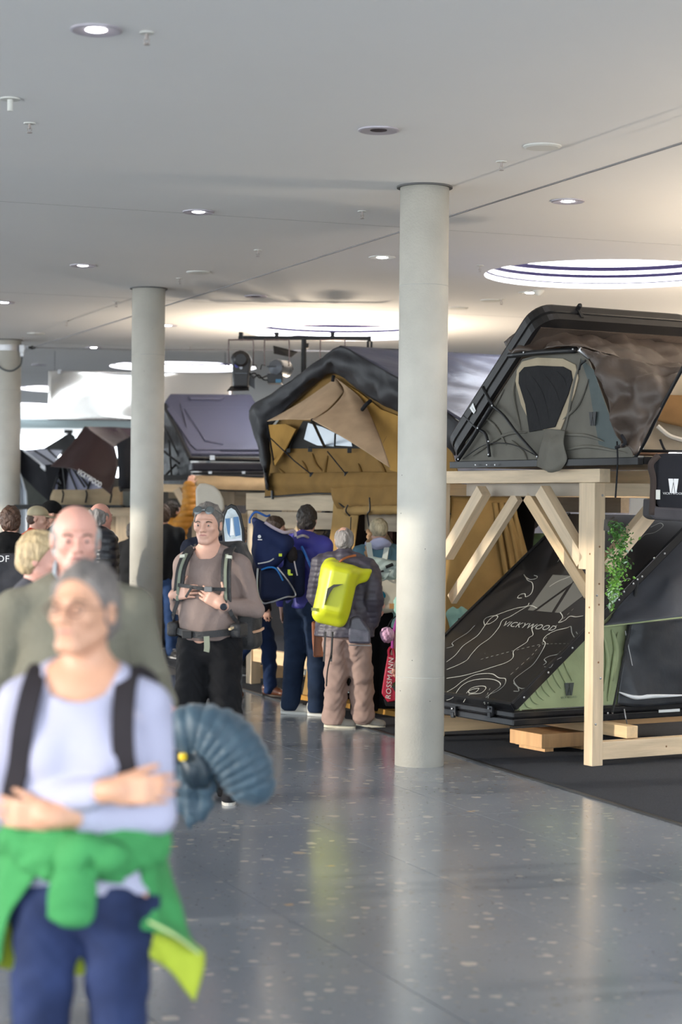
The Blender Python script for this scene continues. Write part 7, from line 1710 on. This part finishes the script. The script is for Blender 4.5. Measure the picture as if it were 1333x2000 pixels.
person('visitor with long brown hair standing behind the man in the mauve-brown sweater', at(414, 16.6), 16.6, 175, 1.76, fem=True, h=.014, top=dict(m=clothm('navy_puffer', (.010, .014, .030)), off=.035, hem=.8, quilt=(.008, .07)), pants=dict(m=blk), shoes=sh_k, hair=dict(kind='long', m=hair_m('auburn', (.10, .045, .018))), head=(10, 0, 0))
# mustard jacket man reaching up, black jacket visitor beside the second column
person('man in a mustard quilted jacket with one arm raised to touch the tent above', at(334, 24.6), 24.6, 128, 1.82, h=.013, hg=.011, head=(8, -14, 0),
    arms={'L': dict(e=(-.24, -.10, 1.66), w=(-.20, -.13, 1.96), d=(.1, -.35, 1), n=(.6, -.6, .2), curl=38, cuff=.93), 'R': dict(e=(.2, -.1, 1.15), w=(.1, -.25, 1.2), d=(0, -1, .2))},
    top=dict(m=clothm('mustard_jacket', (.40, .17, .012), rough=.6), off=.040, hem=.82, collar=.05, quilt=(.014, .075), wr=.008, name='jacket'), pants=dict(m=blk), shoes=sh_k, hair=dict(kind='short', m=H_dk))
person('visitor in a black jacket and blue jeans, half hidden behind the second column', at(318, 23.3), 23.3, 178, 1.78, h=.013, hg=.012, head=(10, 0, 0),
    arms={'L': dict(e=(-.22, .0, 1.14), w=(-.20, -.06, .92), d=(0, -.2, -1))}, legs={'L': dict(k=(-.11, 0, .5), a=(-.12, .0, .085), t=(-.5, .8))},
    top=dict(m=clothm('black_jacket', (.014, .016, .019)), off=.028, hem=.90, wr=.008, name='jacket'), pants=dict(m=clothm('blue_jeans', (.03, .065, .17), var=.3), off=.014, wide=.01), shoes=sh_k, hair=dict(kind='short', m=H_br))
# left group
p_, I_ = person('brown-haired man in a black hooded jacket seen from behind at the photo edge', at(20, 16.5), 16.5, 186, 1.76, h=.011, hg=.011, head=(0, 2, 0), top=dict(m=clothm('black_hoodie', (.010, .010, .011)), off=.035, hem=.85, hood=True, name='jacket'), pants=dict(m=blk), shoes=sh_k, hair=dict(kind='short', m=hair_m('chestnut', (.075, .035, .02))))
hbk = empty('backpack', P(22, 1130, 16.15), 0, 'dark grey backpack on the man in the black hooded jacket at the photo edge', 'backpack')
S_ = SDF().add(rbox((0, .05, 0), (.15, .09, .20), .05)).disp(wrink(.006, 20, 3)); sdf_obj('bag_body', S_, (-.2, -.1, -.25), (.2, .2, .25), .012, clothm('bag_slate', (.05, .05, .058)), hbk)
text_obj('printed_letters', 'OF', .075, P(6, 1092, 16.02) - hbk.location, (1, 0, 0), (0, 0, 1), M_print, hbk, .002, local=True)
person('man with a beige cap and beard in a red jacket, in profile at the left', at(70, 19.5), 19.5, 75, 1.76, h=.010, head=(10, 8, 0), top=dict(m=clothm('red_jacket', (.62, .035, .012)), off=.03, hem=.85, collar=.05), pants=dict(m=blk), shoes=sh_k, hair=dict(kind='cap', m=clothm('cap_beige', (.42, .36, .24)), under=H_br))
person('man with a black knitted beanie leaning in beside the beige cap man', at(104, 20.0), 20.0, -70, 1.80, h=.010, head=(0, 10, 0), top=dict(m=clothm('dark_coat', (.02, .02, .022)), off=.03, hem=.85), pants=dict(m=blk), shoes=sh_k, hair=dict(kind='beanie', m=clothm('beanie_black', (.008, .008, .009))))
person('short-haired blond visitor turned to the right, between hooded man and olive sweater man', at(70, 8.9), 8.9, 80, 1.665, h=.008, hg=.010, head=(6, 6, 0), fem=True, skinm=SK_P, top=dict(m=clothm('mauve_grey', (.10, .10, .12)), off=.03, hem=.85), pants=dict(m=blk), shoes=sh_k, hair=dict(kind='pixie', m=H_bl, line=.012), hz=.98)
person('bald man with glasses in a shiny black puffer jacket just behind the olive sweater man', at(192, 17.5), 17.5, 120, 1.80, h=.011, head=(20, 0, 0), top=dict(m=clothm('puffer_black', (.018, .02, .028), rough=.4), off=.045, hem=.85, quilt=(.012, .07)), pants=dict(m=clothm('jeans_far', (.05, .09, .2))), shoes=sh_k, hair=dict(kind='ring', m=H_gr, crown=.03), skinm=SK_P)
person('visitor in a black coat mostly hidden between the olive sweater man and second column', at(262, 22.5), 22.5, 150, 1.60, h=.015, top=dict(m=clothm('dark_coat', (.02, .02, .022)), off=.03, hem=.6, flare=.03), pants=dict(m=blk), shoes=sh_k, hair=dict(kind='bob', m=H_dk), fem=True)
# right side
person('man in a green and navy hooded jacket behind the wedge tent lid, face turned left', at(1034, 19.0), 19.0, -118, 1.74, h=.011, head=(8, -6, 0), top=dict(m=clothm('navy_green', (.012, .018, .035)), off=.035, hem=.85, wr=.01, name='jacket'), pants=dict(m=blk), shoes=sh_k, hair=dict(kind='beanie', m=H_dk), skinm=SK_P)
Wg = wframe(at(1034, 19.0), 19.0, -118)
S_ = SDF().add(ell((0, .11, 1.47), (.15, .10, .10))).add(ecap((0, .02, 1.40), (0, .02, 1.30), (.215, .14), (.20, .14)), .05).disp(wrink(.010, 18, 2)); S_.sub(cap((0, -.02, 1.45), (0, -.05, 1.8), .075, .085), .01); S_.cut(plane((0, 0, -1), -1.22), .01)
gh = sdf_obj('hood', S_, (-.35, -.3, 1.15), (.35, .35, 1.65), .011, clothm('olive_green', (.12, .17, .08)), [o for o in COL.objects if o.get('label', '').startswith('man in a green and navy')][0]); gh['label'] = 'olive green hood and shoulder yoke'
person('visitor bending over in a teal and pink jacket beside the thick column', at(893, 17.0), 17.0, -82, 1.66, bend=78, h=.012, hg=.011, fem=True, head=(0, 40, 0),
    arms={'L': dict(s=(-.17, -.46, 1.02), e=(-.19, -.48, .74), w=(-.17, -.55, .52), d=(0, -.3, -1)), 'R': dict(s=(.17, -.46, 1.02), e=(.19, -.48, .74), w=(.17, -.55, .52), d=(0, -.3, -1))},
    top=dict(m=clothm('mint_jacket', (.30, .52, .47)), off=.035, hem=.80, wr=.012, name='jacket'), pants=dict(m=clothm('navy_trousers', (.012, .02, .04))), shoes=sh_k, hair=dict(kind='beanie', m=clothm('beanie_teal', (.01, .13, .22))), skinm=SK_P)
# printed sail board
sbd = empty('printed_board', P(456, 1040, 15.4), 0, 'tall narrow board printed with a white sail on blue, black rim, behind mauve-brown sweater man', 'board')
def K5(px, py, o=0.0): return P(px, py, 15.4 + o) - sbd.location
out_ = [(452, 984), (462, 988), (471, 1003), (477, 1030), (479, 1065), (479, 1130), (474, 1240), (452, 1240), (446, 1130), (436, 1060), (433, 1030), (436, 1003), (443, 989)]
prism('rim', [K5(x, y) for x, y in out_], (0, 1, 0), .05, M_black, sbd, bevel=.008, local=True)
prism('printed_face', [K5(x, y, -.006) for x, y in [(452, 992), (460, 997), (467, 1010), (472, 1035), (474, 1070), (474, 1130), (450, 1130), (440, 1060), (437, 1032), (440, 1008), (445, 996)]], (0, 1, 0), .01, mat('board_sky', (.40, .47, .52), .35, var=.3, vs=12), sbd, local=True)
prism('blue_panel', [K5(x, y, -.008) for x, y in [(440, 1013), (449, 1012), (450, 1050), (445, 1042)]], (0, 1, 0), .006, mat('board_blue', (.06, .16, .33), .4), sbd, local=True)
prism('blue_panel', [K5(x, y, -.008) for x, y in [(456, 1010), (466, 1009), (470, 1045), (460, 1048)]], (0, 1, 0), .006, mat('board_blue', (.06, .16, .33), .4), sbd, local=True)
prism('white_sail', [K5(x, y, -.009) for x, y in [(452, 1012), (454, 1012), (458, 1045), (449, 1046)]], (0, 1, 0), .006, mat('board_white', (.72, .74, .76), .4), sbd, local=True)
prism('blue_panel', [K5(x, y, -.008) for x, y in [(443, 1055), (472, 1050), (474, 1066), (446, 1070)]], (0, 1, 0), .006, mat('board_pale', (.55, .58, .64), .4), sbd, local=True)
prism('foot', [K5(452, 1240), K5(474, 1240), V3((K5(474, 1240).x, K5(474, 1240).y, -sbd.location.z + .001)), V3((K5(452, 1240).x, K5(452, 1240).y, -sbd.location.z + .001))], (0, 1, 0), .03, M_black, sbd, local=True)

# ---------------- unseen fill lamps with housings, added to warm and brighten the ceiling --------------------------
def ceiling_fill(x, y, z, en, size, label, spread=160):
    o = empty('fill_light', (x, y, z), 0, label, 'fill_light')
    MB().box((0, 0, 0), (size / 2 + .02, size / 2 + .02, .03)).build('housing', M_black, o, local=True, bevel=.005)
    MB().tube([(0, 0, -.03), (0, 0, -z + .01)], .015, 8).build('pole', M_black, o, local=True)
    l = bpy.data.lights.new('ceiling_fill', 'AREA'); l.energy = en; l.size = size; l.color = (1.0, .82, .62); l.spread = D2R(spread)
    lo_ = bpy.data.objects.new('ceiling_fill', l); COL.objects.link(lo_); lo_.parent = o; lo_.location = (0, 0, .034); lo_.rotation_euler = (math.pi, 0, 0)
fx = P(640, 1000, 24.6)
ceiling_fill(fx.x, 24.6, 2.3, 55, .35, 'warm fill light added unseen behind the tan tent, aimed at the ceiling')
fx = P(1150, 1000, 18.3)
ceiling_fill(fx.x, 18.3, 2.2, 16, .35, 'warm fill light added unseen behind the grey tent, aimed at the ceiling')
for i, (x, y, en) in enumerate(((4.4, 10.5, 18), (5.2, 14.5, 75), (6.0, 19.0, 60), (6.4, 23.5, 50))):
    ceiling_fill(x, y, 1.9, en, .5, ('warm fill light added out of view nearest the camera', 'warm fill light added out of view beside the grey tent', 'warm fill light added out of view farther back', 'warm fill light added out of view at the far end')[i])
